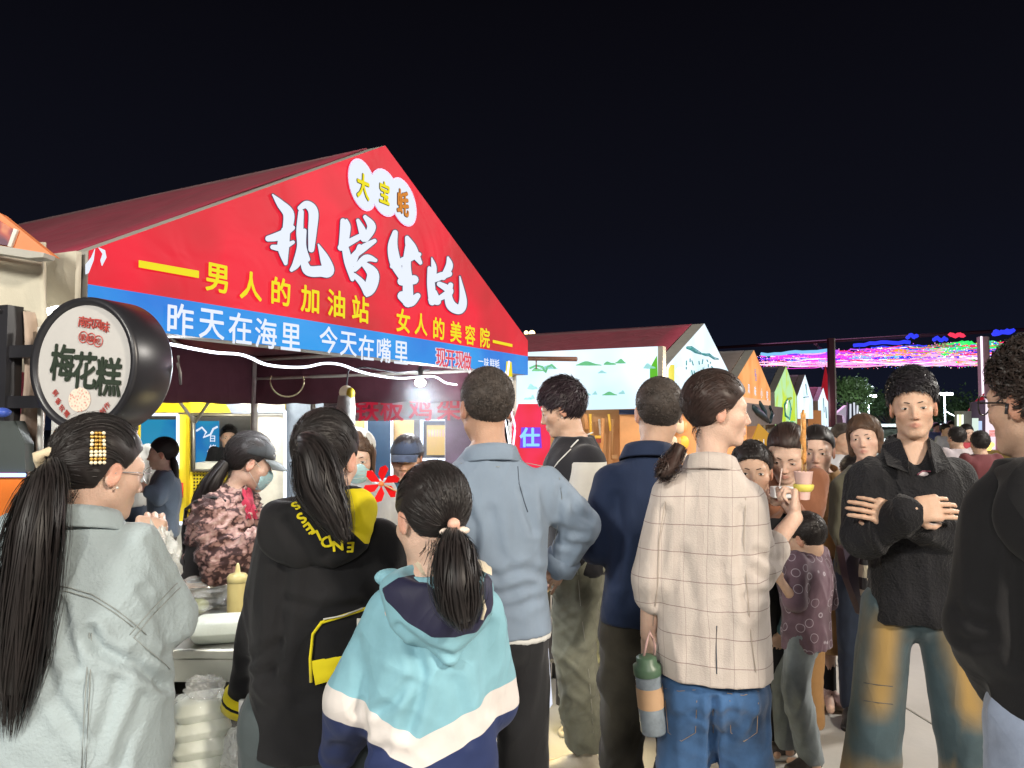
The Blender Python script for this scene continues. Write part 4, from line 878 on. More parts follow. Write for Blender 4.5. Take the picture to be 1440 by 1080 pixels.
mb = MB(); mb.prism([lp(-200, 380, 2.19), lp(0, 452, 2.19), lp(60, 500, 2.19), lp(56, 508, 2.19), lp(0, 466, 2.19), lp(-200, 400, 2.19)], (0, .02, 0)); mb.build('awning_arm', mat('wood_pale', (.42, .33, .22), .6), ls)
mb = MB(); mb.prism([lp(-200, 590), lp(22, 592), lp(35, 625), lp(35, 664), lp(-200, 664)], (0, .04, 0)); mb.build('menu_board', mat('board_charcoal', (.035, .045, .045), .5), ls)
mb = MB(); mb.tube([lp(-200, 668, 2.07), lp(35, 668, 2.07)], .006, 6); mb.build('led_line', glow('led_blue_white', (.35, .5, 1.0), 2.5), ls)
mb = MB(); mb.prism([lp(-200, 673), lp(34, 673), lp(28, 735), lp(-200, 738)], (0, .04, 0)); mb.build('counter_front', mat('panel_orange', (.60, .14, .01), .45, bump=.2, bscale=12), ls)
mb = MB(); mb.prism([lp(-200, 737), lp(42, 734), lp(46, 1000), lp(-200, 1000)], (0, .5, 0)); mb.build('counter_body', mat('counter_white', (.55, .56, .55), .5), ls)
mb = MB(); mb.ball(lp(3, 580, 2.03), .022, 8, (1, 1, .6)); mb.build('bottle_cap', mat('plastic_blue', (.05, .10, .45), .3), ls); mat('plastic_white', (.6, .6, .6), .4)
bw = MB(); bw.quad(lp(-300, 340, 2.6), lp(50, 340, 2.6), lp(50, 740, 2.6), lp(-300, 740, 2.6)); bw.build('rear_cloth', cloth('canvas_blush2', (.32, .24, .2), bump=.3), ls)

# --- lit kiosks behind the tent
KY = 8.0
def kp(px, py, y=KY): return W(px, py, y)
def panel(parent, x0, y0, x1, y1, m, name, d=0.0, th=.03, label=None, skew=0):
    pts = [kp(x0, y0, KY + d), kp(x1, y0, KY + d), kp(x1 + skew, y1, KY + d), kp(x0 + skew, y1, KY + d)]
    mb = MB(); mb.prism([rel(parent, p) for p in pts], (0, th, 0)); return mb.build(name, m, parent, label=label)
def ledframe(parent, x0, y0, x1, y1, d=-.03, sides='LTRB', r=.017, m=None):
    P = dict(L=((x0, y0), (x0, y1)), R=((x1, y0), (x1, y1)), T=((x0, y0), (x1, y0)), B=((x0, y1), (x1, y1))); mb = MB()
    for s in sides: a, b = P[s]; mb.tube([rel(parent, kp(*a, KY + d)), rel(parent, kp(*b, KY + d))], r, 6)
    return mb.build('led_frame', m or LED2, parent)
LED2 = glow('led_cool', (.80, .88, 1.0), 1.9)
YP = mat('paint_yellow', (.66, .50, .015), .4, var=.06); YP2 = mat('paint_yellow_light', (.72, .57, .03), .4, var=.06)
k1 = empty('yellow_kiosk', (W(290, 590, KY).x, KY, 0)); tag(k1, 'yellow kiosk with two service windows and white LED outlines', 'kiosk')
panel(k1, 100, 535, 196, 738, YP, 'wall'); panel(k1, 196, 535, 262, 580, YP, 'wall'); panel(k1, 250, 583, 266, 738, YP2, 'wall'); panel(k1, 196, 660, 250, 738, YP, 'wall', .02)
panel(k1, 266, 535, 400, 580, YP2, 'wall', .01); panel(k1, 266, 664, 358, 738, YP2, 'wall', .01); panel(k1, 262, 535, 266, 738, mat('paint_yellow_edge', (.5, .36, .01), .4), 'corner_post', -.02)
panel(k1, 355, 580, 402, 738, mat('panel_cream', (.52, .50, .44), .5), 'wall', .03)
q = [(316, 566), (336, 566), (356, 584), (328, 584)]; mb = MB(); mb.prism([rel(k1, kp(x, y, KY - .005)) for x, y in q], (0, .008, 0)); mb.build('stripe', mat('paint_slate', (.22, .25, .33), .5), k1)
q = [(336, 566), (400, 566), (400, 584), (356, 584)]; mb = MB(); mb.prism([rel(k1, kp(x, y, KY - .005)) for x, y in q], (0, .008, 0)); mb.build('stripe', mat('paint_pearl', (.52, .52, .50), .5), k1)
POST = two_tone('poster_blue', (.01, .20, .60), (.03, .35, .62), 2.5, .75)
panel(k1, 196, 590, 250, 646, POST, 'poster', .6); panel(k1, 190, 582, 252, 660, mat('kiosk_inside', (.30, .26, .22), .6), 'back_wall', 1.1)
ledframe(k1, 200, 583, 250, 660, sides='TR'); ledframe(k1, 196, 736, 262, 736, sides='T', r=.02)
GF = mat('window_frame_grey', (.20, .19, .16), .4, .4)
mb = MB()
for a, b in (((271, 584), (355, 584)), ((271, 662), (355, 662))): mb.tube([rel(k1, kp(*a, KY - .03)), rel(k1, kp(*b, KY - .03))], .018, 4)
for a, b in (((272, 583), (272, 663)), ((354, 583), (354, 663))): mb.tube([rel(k1, kp(*a, KY - .03)), rel(k1, kp(*b, KY - .03))], .018, 4)
mb.build('window_frame', GF, k1); panel(k1, 266, 580, 360, 668, mat('kiosk_wood', (.42, .28, .12), .5, emit=(.42, .27, .12), es=.35), 'back_wall', 1.6)
panel(k1, 275, 592, 307, 652, POST, 'poster', .7); panel(k1, 272, 651, 355, 662, mat('counter_pale', (.5, .5, .46), .5), 'sill', .05, .3)
mb = MB(); mb.tube([rel(k1, kp(x, y, KY + .66)) for x, y in ((276, 606), (284, 601), (290, 608), (286, 615), (296, 611), (300, 603), (306, 600))], .012, 4); mb.build('lightning_print', WCH, k1)
for ch, x, y in (('日', 299, 617), ('锅', 296, 637), ('烤', 299, 630)): char_on(k1, ch, x, y, 9, WCH, bold=.02, P0=(0, KY + .66, 0), n=Vector((0, -1, 0)), right=(1, 0, 0), name='print_mark')
mb = MB()
for i in range(5):
    for j in range(8): c = rel(k1, kp(273 + i * 4.3, 664 + j * 4.6, KY - .001)); mb.tube([c, c + Vector((0, .02, 0))], .010, 6)
o = mb.build('vent_holes', mat('hole_dark', (.03, .025, .01), .8), k1)
mb = MB(); mb.tube([rel(k1, kp(300 - 47.5, 679, KY - .05)), rel(k1, kp(300 - 47.5, 700, KY - .05))], .038, 10); mb.build('reflector', mat('plastic_red', (.45, .03, .02), .35), k1)
panel(k1, 100, 738, 402, 830, mat('kiosk_base', (.45, .45, .42), .6), 'base'); ledframe(k1, 357, 578, 401, 716, sides='LTR', d=-.05)
mb = MB(); mb.box((0, 1.6, 1.2), (3.0, .06, 2.4)); mb.build('rear_wall', mat('kiosk_back', (.3, .28, .25), .7), k1)
k2 = empty('blue_door_kiosk', (W(530, 590, KY).x, KY, 0)); tag(k2, 'tan kiosk with dark blue door outlined in white light', 'kiosk')
panel(k2, 403, 535, 470, 800, mat('wall_slate_blue', (.16, .20, .26), .6, var=.2), 'wall', .1); panel(k2, 470, 535, 583, 800, mat('wall_tan', (.46, .31, .15), .6), 'wall', .05)
panel(k2, 515, 590, 551, 672, mat('door_blue', (.015, .045, .10), .4), 'door', -.01, .04); ledframe(k2, 515, 590, 551, 672, sides='LR', d=-.05, r=.015)
mb = MB(); mb.tube([rel(k2, kp(519, 633, KY - .06)), rel(k2, kp(527, 633, KY - .06))], .008, 6); mb.build('handle', STEEL, k2)
panel(k2, 582, 535, 593, 800, mat('column_dark', (.05, .055, .07), .5), 'column', -.02); panel(k2, 593, 646, 700, 800, mat('wall_tan2', (.45, .30, .17), .6), 'wall', .05); panel(k2, 626, 535, 705, 800, mat('curtain_plum', (.08, .05, .10), .6, var=.4, vscale=5), 'curtain', -.1)
k3w = panel(k2, 593, 590, 628, 646, mat('window_dark', (.04, .04, .06), .3), 'window', .04); ledframe(k2, 593, 590, 628, 646, sides='LTRB')
WARM = glow('window_warm', (.85, .55, .12), .9)
for a, b in ((598, 612), (624, 640)): panel(k2, 600, a - 10 if a > 600 else a, 626, b, WARM, 'shelf_light', .02, .01)
panel(k2, 600, 598, 626, 614, WARM, 'shelf_light', .015, .01)
for i in range(6): panel(k2, 602 + i * 4, 604, 604 + i * 4, 614, mat('jar', (.6, .35, .3), .3), 'jar', .008, .004)
lamp('kiosk_fill_light', 'AREA', (-2.9, 6.9, 2.2), 55, (1.0, .97, .85), .8, (-3.2, 8.0, 1.2)); lamp('kiosk_fill_light', 'AREA', (-1.4, 6.9, 2.2), 55, (1.0, .93, .82), .8, (-1.4, 8.0, 1.3))  # unseen lamps added in front of the kiosks to brighten their walls
bn = empty('banner_cloth', W(560, 575, 6.5)); tag(bn, 'pale banner with maroon characters hung across the back of the tent', 'banner')
def bf(a, b): p = rel(bn, W(455 + 215 * a, 560 - 4 * a + (33 - 0 * a) * b, 6.5)); p.y += .02 * math.sin(a * 25); return p
cloth_sheet('cloth', bf, 40, 3, cloth('banner_pale', (.46, .40, .44), bump=.2), bn)
for ch, x in (('铁', 516), ('板', 551), ('鸡', 591), ('架', 631)): char_on(bn, ch, x, 576 - (x - 516) * .012, 31, REDC, bold=.020, P0=(0, 6.46, 0), n=Vector((0, -1, 0)), right=(1, 0, 0), d=.0)
for ch, x in (('香', 470), ('辣', 492)): char_on(bn, ch, x, 578, 20, mat('print_grey', (.2, .17, .2), .5, var=0), bold=.01, P0=(0, 6.46, 0), n=Vector((0, -1, 0)), right=(1, 0, 0), d=0)
mb = MB(); mb.tube([W(440, 562, 6.52), W(700, 556, 6.52)], .02, 6); o = mb.build('banner_rod', STEEL, bn); o.data.transform(Matrix.Translation(-bn.location))
for k in range(2):
    mb = MB(); mb.tube([(0, 0, 0), (0, 0, W(440, 562, 6.52).z + .02)], .022, 6); mb.build('banner_post', STEEL, bn, loc=rel(bn, (W(440 if k == 0 else 700, 590, 6.52).x, 6.52, 0)))
mb = MB(); mb.box((0, 0, 0), (.16, .05, .06)); o = mb.build('red_led_clock', mat('clock_case', (.05, .01, .02), .4), None, W(461, 562, 6.3)); tag(o, 'small red digit display left of the pale banner', 'clock'); 
mb = MB(); [mb.box((-.04 + .04 * i, -.03, 0), (.022, .006, .03)) for i in range(3)]; mb.build('digits', glow('digit_red', (1, .05, .05), 3), o)

# --- red light box with the blue neon mark, food poster, grill under the tent
rb = empty('red_light_box', (W(752, 590, 4.75).x, 4.75, 0)); tag(rb, 'glowing red upright box with blue neon mark beside the right tent post', 'light box')
RLB = two_tone('lightbox_red', (.85, .01, .03), (.95, .02, .10), 3, 1.0)
mb = MB(); mb.prism([rel(rb, W(x, y, 4.75)) for x, y in ((729, 568), (768, 568), (768, 598), (774, 600), (774, 705), (720, 705), (720, 600))], (0, .12, 0)); mb.build('box_face', RLB, rb)
mb = MB(); mb.box((0, .10, .55), (.20, .10, 1.1)); mb.build('box_stand', STEEL_D, rb)
halo = MB(); halo.prism([rel(rb, W(x, y, 4.742)) for x, y in ((733, 601), (760, 601), (762, 630), (731, 630))], (0, .004, 0)); halo.build('neon_halo_plate', glow('neon_violet', (.25, .05, .9), .9), rb)  # violet halo round the neon mark, painted as a glowing plate
char_on(rb, '仕', 745, 615, 25, glow('neon_blue', (.10, .25, 1.0), 3.0), bold=.03, P0=(0, 4.725, 0), n=Vector((0, -1, 0)), right=(1, 0, 0), d=0, ext=.006, name='neon_mark')
fp = empty('food_poster_stand', (W(768, 590, 3.9).x, 3.9, 0)); tag(fp, 'lit food poster stand at floor level behind the black trousers', 'poster')
pm2 = two_tone('poster_food_lit', (.75, .05, .05), (.85, .55, .15), 9, 1.0); 
mb = MB(); mb.prism([rel(fp, W(x, y, 3.9)) for x, y in ((700, 862), (768, 866), (777, 990), (765, 1008), (700, 1000))], (0, .06, 0)); mb.build('poster_case', glow('poster_white', (.80, .85, 1.0), 1.0), fp)
mb = MB(); mb.prism([rel(fp, W(x, y, 3.894)) for x, y in ((700, 935), (764, 930), (772, 985), (766, 996), (700, 985))], (0, .004, 0)); mb.build('poster_picture', pm2, fp)
lamp('poster_light', 'POINT', W(792, 930, 3.62), 16, (1.0, .80, .35), .10)
gr = empty('grill_stand', (W(700, 590, 4.5).x, 4.5, 0)); tag(gr, 'dark steel grill stand with legs beside the food poster', 'grill')
mb = MB(); mb.box((-.3, 0, .80), (1.35, .55, .14), bev=.01); mb.build('grill_box', STEEL_D, gr)
for x in (-.9, .36): 
    for y in (-.22, .22): mb = MB(); mb.tube([(x, y, 0), (x, y, .73)], .026, 6); mb.build('leg', STEEL_D, gr)
mb = MB(); mb.box((-.3, 0, .25), (1.3, .5, .02)); mb.build('shelf', STEEL_D, gr)

# --- counter table with bowl, bottle, foam boxes and bags
GAL = mat('steel_galvanised', (.42, .42, .38), .38, .6, var=.12, vscale=5); tb = empty('steel_table', (-.98, 2.95, 0)); tag(tb, 'grey steel counter table between the denim jacket and black hoodie', 'table')
mb = MB(); mb.box((-.15, .0, .835), (1.25, .96, .035), bev=.006); mb.build('table_top', GAL, tb); mb = MB(); mb.box((-.15, -.475, .785), (1.25, .02, .07)); mb.build('apron_rail', GAL, tb)
for x in (-.72, .42):
    for y in (-.43, .43): mb = MB(); mb.box((x, y, .405), (.04, .04, .81)); mb.build('leg', GAL, tb)
mb = MB(); mb.box((-.15, .1, .30), (1.2, .7, .6)); mb.build('dark_box', mat('box_near_black', (.012, .012, .014), .7), tb)  # near-black box filling the space under the table top
bw_ = empty('mixing_bowl', (W(288, 590, 3.02).x, 3.02, .853)); tag(bw_, 'steel bowl of brown filling wrapped in clear plastic on the counter', 'bowl')
mb = MB(); mb.lathe([(.07, .003), (.10, .02), (.135, .07), (.148, .105), (.155, .107), (.150, .10), (.137, .066), (.10, .02), (.001, .01)], n=36); mb.build('bowl', mat('steel_shiny', (.5, .49, .46), .18, .9), bw_)
mb = MB(); mb.lathe([(.001, .097), (.06, .095), (.11, .088), (.138, .084)], n=30); mb.build('filling', mat('filling_brown', (.30, .15, .05), .6, var=.5, vscale=60, bump=.8, bscale=90), bw_)
PLAS = mat('clear_plastic', (.78, .80, .78), .18, var=.05, alpha=.30, bump=.9, bscale=22); PLAS2 = mat('plastic_bag_white', (.74, .76, .74), .25, var=.08, alpha=.55, bump=1.0, bscale=18)
def crumple(name, c, r, m, seed, n=22, amp=.25, parent=None, squash=(1, 1, 1)):
    g_ = np.random.default_rng(seed); th = np.linspace(0, math.pi, n); vs = []; a = g_.normal(size=(6, 3)) * 3; ph = g_.uniform(0, 6, 6)
    for i in range(n + 1):
        for j in range(n * 2):
            t, p = math.pi * i / n, math.pi * j / n; d = np.array([math.sin(t) * math.cos(p), math.sin(t) * math.sin(p), math.cos(t)])
            k = 1 + amp * sum((1 - 2 * abs(math.sin(float(a[q] @ d) * (1 + q * .4) + ph[q]))) / (2 + q) for q in range(6)) * .6; vs.append(Vector(c) + Vector(d * k * r * np.array(squash)))
    m_ = n * 2; fs = [(i * m_ + j, i * m_ + (j + 1) % m_, (i + 1) * m_ + (j + 1) % m_, (i + 1) * m_ + j) for i in range(n) for j in range(m_)]
    return link(name, pydata(name, vs, fs, False), m, parent)
o = crumple('plastic_wrap', (.02, -.05, .045), .145, PLAS, 4, parent=bw_, squash=(1.1, 1.0, .55), amp=.3)
mb = MB(); mb.ball((.03, -.10, .035), .04, 10); mb.build('cabbage_ball', mat('dough_green', (.42, .48, .26), .6), bw_)
sb = empty('squeeze_bottle', (W(338, 590, 2.80).x, 2.80, .853)); tag(sb, 'pale yellow plastic squeeze bottle standing on the steel counter', 'bottle')
mb = MB(); mb.lathe([(.001, .0), (.034, .0), (.036, .01), (.036, .135), (.034, .145)], n=24); mb.build('body', mat('plastic_mustard', (.45, .38, .16), .35), sb); mb = MB(); mb.lathe([(.037, .145), (.038, .165), (.030, .175), (.010, .180), (.007, .205), (.003, .215)], n=20, cap=True); mb.build('nozzle_cap', mat('plastic_mustard2', (.52, .45, .20), .3), sb)
FOAM = mat('foam_white', (.62, .66, .58), .5, var=.05, bump=.1, bscale=120)
def foam_box(name, loc, rz, s, label, group=None):
    e = empty(name, loc, rz); tag(e, label, 'food box', group)
    for q, z in ((1, 0), (-1, .002)):
        mb = MB(); w, d, h = .10 * s, .085 * s, .036 * s; z0 = h + .001
        rg = [(w, d, z0), (w * .98, d * .98, z0 + q * h * .15), (w * .84, d * .82, z0 + q * h * .85), (w * .76, d * .74, z0 + q * h)]; vs = []
        for (a, b, c) in rg:
            for k in range(24):
                t = 2 * math.pi * k / 24; cx, sx = math.cos(t), math.sin(t); vs.append((a * math.copysign(abs(cx) ** .28, cx), b * math.copysign(abs(sx) ** .28, sx), c + z))
        fs = [(i * 24 + j, i * 24 + (j + 1) % 24, (i + 1) * 24 + (j + 1) % 24, (i + 1) * 24 + j) for i in range(3) for j in range(24)] + [tuple(72 + j for j in range(24))]
        mb.add(vs, fs, True); mb.build('lid' if q > 0 else 'tray', FOAM, e)
    return e
foam_box('foam_box', (W(318, 590, 2.58).x, 2.58, .853), .25, 1.0, 'white foam food box alone on the steel counter in front of the bottle')
t2 = empty('low_counter', (W(270, 590, 2.05).x, 2.08, 0)); tag(t2, 'low white counter at the bottom edge carrying bagged foam boxes', 'counter')
mb = MB(); mb.box((0, .02, .655), (.75, .42, .03), bev=.005); mb.build('counter_top', mat('counter_pale2', (.5, .52, .46), .5), t2); mb = MB(); mb.box((0, .05, .32), (.7, .36, .64)); mb.build('counter_body', mat('counter_grey', (.22, .23, .2), .6), t2)
for i in range(4):
    foam_box('foam_box', (W(286, 590, 2.0).x + .004 * (i % 2), 2.02, .671 + i * .047), .42 + .03 * i, .74, ['bottom foam box of the bagged stack on the low counter', 'second foam box from the bottom of the bagged stack', 'third foam box from the bottom of the bagged stack', 'topmost foam box of the bagged stack on the low counter'][i], 'foam boxes stacked in a clear bag')
foam_box('foam_box', (W(356, 590, 1.96).x, 1.98, .671), -.1, .62, 'small foam box beside the bagged stack near the yellow cuff')
PLAS3 = mat('clear_plastic_thin', (.8, .82, .8), .15, var=.05, alpha=.16, bump=.9, bscale=22); o = crumple('plastic_bag', (W(284, 590, 2.0).x, 2.0, .775), .122, PLAS3, 9, squash=(1, .9, .95), amp=.22); tag(o, 'clear crumpled plastic bag round the stack of foam boxes', 'bag')
mb = MB(); pts = [(W(x, y, 1.99)) for x, y in ((266, 985), (272, 965), (285, 952), (300, 956), (302, 972), (290, 990))]
o2 = crumple('bag_handles', W(288, 968, 2.0), .05, PLAS, 12, squash=(1.1, .5, .7), amp=.5, parent=o)
# ------------------------------------------------------------------ row of further stalls
GROUPT = 'gable-signed market tents in the row behind'
TW = (1.50, 7.20, 0); 
white_sign = two_tone('sign_pale_blue_lit', (.60, .80, .90), (.78, .90, 1.0), 1.5, 1.25)
ROOFS = dict(brown=cloth('roof_taupe', (.16, .13, .12), .6), blue=cloth('roof_blue', (.02, .04, .10), .6), olive=cloth('roof_olive', (.14, .13, .10), .6), maroon=MAROON)
spec = [((1.50, 7.20), 2.70, MAROON, white_sign, 'maroon tent with pale blue lit gable beside the long landscape banner', 1.72, None, None),
        ((3.13, 10.48), 2.70, ROOFS['brown'], two_tone('sign_orange_panel', (.80, .30, .08), (.90, .42, .14), 2, 1.15), 'tent with orange gable sign and white block lettering', 1.62, 1.93, glow('band_peach', (.85, .5, .3), 1.1)),
        ((4.96, 14.08), 2.70, ROOFS['blue'], two_tone('sign_lime_panel', (.50, .68, .03), (.45, .75, .35), 1.6, 1.15, .45, .55), 'tent with lime green gable sign and blue roof', 1.35, None, None),
        ((6.49, 16.98), 2.70, ROOFS['olive'], white_sign, 'small far tent with white gable and olive roof next to the lime one', 1.62, None, None),
        ((8.49, 20.70), 2.56, MAROON, white_sign, 'farthest white gabled tent beside the steel canopy pole', 1.15, None, None)]
tents = []
for (a, ap, rm, sm, lb, zb, split, bm_) in spec:
    A = Vector((*a, 0)) - OUT * .155; t = tent(A, 3.0, 2.12, ap, 3.2, rm, lb, GROUPT, val=.30, sag=.03); f, P_ = gable_sign(t, A, 3.0, zb, 2.12, ap, (sm, bm_ or sm), split=split, thick=.14); tents.append(t)
def sP(a): return Vector((*a, 0))
# brush strokes on the pale signs
TEAL = mat('brush_teal', (.02, .16, .18), .5, var=0, emit=(.03, .2, .22), es=.5); INK = mat('brush_ink', (.02, .05, .06), .5, var=0)
P0 = sP((1.50, 7.20)); T = tents[0]
def stroke(parent, pts, r, m, P0, n, d=.006, name='brush_stroke'):
    mb = MB(); q = [rel(parent, plane_px(x, y, P0, n, d)) for x, y in pts]; k = len(q)
    mb.tube(q, [r * (.4 + math.sin(math.pi * (i + .5) / k)) for i in range(k)], 5); return mb.build(name, m, parent)
stroke(T, [(966, 489), (972, 490), (978, 494), (985, 497)], .020, TEAL, P0, OUT); stroke(T, [(985, 497), (992, 499), (997, 499), (1004, 504), (1010, 505)], .014, TEAL, P0, OUT)
for ch, x, y, h in (('山', 972, 528, 18), ('水', 982, 528, 16), ('小', 991, 523, 16), ('吃', 1001, 521, 14)): char_on(T, ch, x, y, h, TEAL, bold=.0, P0=P0, n=OUT, d=.006, sx=.7)
poly_on(T, [(940, 520), (943, 513), (948, 513), (948, 548), (940, 548)], glow('stripe_yellow', (.9, .8, .05), .9), 'yellow_stripe', P0=P0, d=.004)
random.seed(5)
for i in range(14):
    x = random.uniform(965, 1003); y = random.uniform(503, 522); stroke(T, [(x, y), (x + random.uniform(-1, 2), y + random.uniform(2, 7))], .006, TEAL, P0, OUT)
# long landscape banner on its side
lb = empty('landscape_banner', (W(830, 590, 6.6).x, 6.6, 0)); tag(lb, 'long pale lit banner with green brush hills along the maroon tent', 'banner')
LBP = Vector((1.50, 7.20, 0)) - U_ * .13; LN = -U_
def lbq(px, py, d=0): return rel(lb, plane_px(px, py, LBP, LN, d))
mb = MB(); mb.prism([lbq(700, 497), lbq(925, 487), lbq(925, 574), lbq(700, 579)], U_ * .05); mb.build('banner_face', white_sign, lb)
mb = MB(); e0, e1 = lbq(925, 487), lbq(925, 574); mb.prism([e0 - V_ * .001, e0 - V_ * .05 , e1 - V_ * .05, e1 - V_ * .001], U_ * .10); mb.build('banner_edge', GREY_EDGE, lb)
HG = mat('print_hill_green', (.05, .30, .12), .5, var=.25, vscale=20, emit=(.16, .50, .26), es=.7); HT = mat('print_hill_teal', (.10, .35, .40), .5, var=.2, emit=(.34, .62, .62), es=.8)
def hill(x0, x1, y, h, m, bumps=2):
    pts = []; n_ = 14
    for i in range(n_ + 1): t = i / n_; pts.append((x0 + (x1 - x0) * t, y - h * math.sin(math.pi * t) * (.75 + .35 * math.sin(t * bumps * 3.1 + x0))))
    pts += [(x1, y + 1.0), ((x0 + x1) / 2, y + h * .25), (x0, y + 1.0)]
    mb = MB(); mb.prism([lbq(px, py, .004) for px, py in pts], -U_ * .003); mb.build('hill_print', m, lb)
for x0, x1, y, h, m in ((810, 846, 513, 5, HG), (849, 866, 512, 5, HG), (865, 880, 510, 5, HG), (841, 853, 524, 3, HT), (748, 765, 521, 5, HG), (759, 784, 518, 4, HT), (812, 831, 555, 4, HT), (833, 840, 554, 4, HT), (847, 868, 555, 4, HG), (870, 879, 553, 5, HT), (737, 748, 561, 4, HT), (742, 756, 546, 8, HT), (905, 922, 517, 7, HT), (745, 752, 560, 5, HT)): hill(x0, x1, y, h, m)
mb = MB(); mb.prism([lbq(x, y, .004) for x, y in ((914, 518), (921, 505), (924, 500), (925, 530), (914, 533))], -U_ * .003); mb.build('hill_print', glow('print_leaf_green', (.15, .65, .03), .8), lb)
mb = MB(); mb.tube([lbq(745, 518, .03), lbq(754, 514, .03), lbq(763, 516, .03), lbq(766, 522, .03)], .012, 5); mb.tube([lbq(767, 524, .03), lbq(770, 516, .03), lbq(776, 513, .03), (lbq(781, 518, .03))], .012, 5); mb.build('green_garland', HG, lb)
mb = MB(); a_, b_ = plane_px(735, 504, LBP, LN, .35), plane_px(811, 505, LBP, LN, .35); mb.tube([a_, b_], .025, 6); mb.tube([plane_px(754, 505, LBP, LN, .35), plane_px(754, 519, LBP, LN, .35)], .007, 5); tag(mb.build('awning_pole', mat('pole_rust', (.22, .10, .07), .5)), 'brown awning pole end sticking out in front of the landscape banner', 'pole')
# orange gable: lettering, motif
T = tents[1]; P0 = sP((3.13, 10.48)); PUR = mat('print_violet', (.10, .06, .35), .5, var=0, emit=(.25, .2, .6), es=.5)
for i, (x, y) in enumerate(((1062, 524), (1063, 531))): char_on(T, '目目'[i], x, y, 10, PUR, bold=.02, P0=P0, n=OUT, d=.006)
for ch, x, y in (('风', 1053, 547), ('味', 1062, 550), ('小', 1071, 553), ('吃', 1079, 556)): char_on(T, ch, x, y, 13, WCH, bold=.03, P0=P0, n=OUT, d=.006)
mb = MB(); mb.prism([rel(T, plane_px(x, y, P0, OUT, -.02)) for x, y in ((1045, 566), (1100, 573), (1098, 596), (1045, 600))], OUT * .02); mb.build('front_cloth', cloth('cloth_taupe', (.22, .17, .15)), T)
stroke(T, [(1058, 572), (1064, 578), (1072, 584), (1080, 592)], .05, INK, P0, OUT); stroke(T, [(1068, 566), (1074, 578), (1076, 590)], .04, INK, P0, OUT); stroke(T, [(1082, 572), (1085, 582), (1082, 594)], .04, INK, P0, OUT)
mb = MB(); mb.prism([rel(T, plane_px(x, y, P0, OUT, .01)) for x, y in ((1058, 616), (1066, 596), (1082, 612), (1086, 628), (1058, 626))], OUT * .02); mb.build('yellow_pennant', glow('pennant_amber', (.85, .42, .03), .7), T)
for ch, x in (('烤', 1060), ('冷', 1067), ('面', 1074), ('筋', 1081)): char_on(T, ch, x, 622, 8, WCH, bold=.03, P0=P0, n=OUT, d=.045)
T = tents[2]; P0 = sP((4.96, 14.08))
stroke(T, [(1108, 560), (1103, 570), (1104, 584), (1109, 588)], .022, TEAL, P0, OUT); stroke(T, [(1110, 562), (1112, 575), (1110, 590)], .02, TEAL, P0, OUT); stroke(T, [(1107, 562), (1112, 560)], .03, GREEN_P, P0, OUT); stroke(T, [(1112, 594), (1117, 594)], .03, HG, P0, OUT)
T = tents[3]; P0 = sP((6.49, 16.98)); stroke(T, [(1130, 559), (1137, 558)], .012, TEAL, P0, OUT); stroke(T, [(1133, 540), (1135, 556)], .010, TEAL, P0, OUT)
T = tents[4]; P0 = sP((8.49, 20.70)); stroke(T, [(1161, 572), (1162, 588)], .014, TEAL, P0, OUT); stroke(T, [(1158, 560), (1159, 580)], .010, TEAL, P0, OUT)
# stall counters and goods inside the row
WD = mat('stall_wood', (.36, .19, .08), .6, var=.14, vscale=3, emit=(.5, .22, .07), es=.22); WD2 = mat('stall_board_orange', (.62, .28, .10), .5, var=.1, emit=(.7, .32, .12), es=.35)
sg = empty('wooden_stall', (W(860, 590, 7.6).x, 7.6, 0)); tag(sg, 'warm lit wooden stall with hanging goods under the landscape banner', 'stall')
def sp(px, py, y=7.6): return rel(sg, W(px, py, y))
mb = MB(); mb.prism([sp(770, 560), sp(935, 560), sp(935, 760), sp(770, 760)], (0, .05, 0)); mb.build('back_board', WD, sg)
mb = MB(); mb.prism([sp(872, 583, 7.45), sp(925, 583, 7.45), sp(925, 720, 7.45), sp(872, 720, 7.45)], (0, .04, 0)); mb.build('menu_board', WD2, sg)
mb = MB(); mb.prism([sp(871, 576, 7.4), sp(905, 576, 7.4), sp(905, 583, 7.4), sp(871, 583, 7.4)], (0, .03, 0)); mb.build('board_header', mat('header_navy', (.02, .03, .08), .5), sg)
for i in range(7):
    x = 822 + i * 6.5 + random.uniform(-2, 2); mb = MB(); y0 = random.uniform(582, 590); mb.tube([sp(x, y0, 7.5), sp(x + random.uniform(-3, 3), y0 + random.uniform(20, 60), 7.5)], random.uniform(.008, .022), 5)
    mb.build('hanging_slat', [WD2, mat('amber', (.7, .4, .05), .4, emit=(.8, .45, .05), es=.4), WD, mat('bone', (.6, .5, .4), .5)][i % 4], sg)
for i in range(10):
    mb = MB(); mb.box(tuple(sp(random.uniform(822, 866), random.uniform(612, 660), 7.42)), (random.uniform(.02, .06), .05, random.uniform(.03, .09))); mb.build('jar', [mat('amber', (0, 0, 0)), mat('bone', (0, 0, 0)), WD, mat('jar_red', (.4, .05, .03), .4)][i % 4], sg)
for i in range(12): mb = MB(); x = 940 + (i % 4) * 7 + random.uniform(-2, 2); y = 600 + (i // 4) * 22; mb.ball(sp(x, y, 7.7), random.uniform(.03, .06), 8, (1, .6, 1.3)); mb.build('hanging_goods', [WD2, mat('amber', (0, 0, 0)), mat('bone', (0, 0, 0))][i % 3], sg)
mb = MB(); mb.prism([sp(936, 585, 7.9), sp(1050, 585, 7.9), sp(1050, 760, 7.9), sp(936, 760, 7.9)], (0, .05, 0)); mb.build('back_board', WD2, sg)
mb = MB(); mb.box((.2, -.05, .45), (2.6, .5, .9)); mb.build('counter', WD, sg)
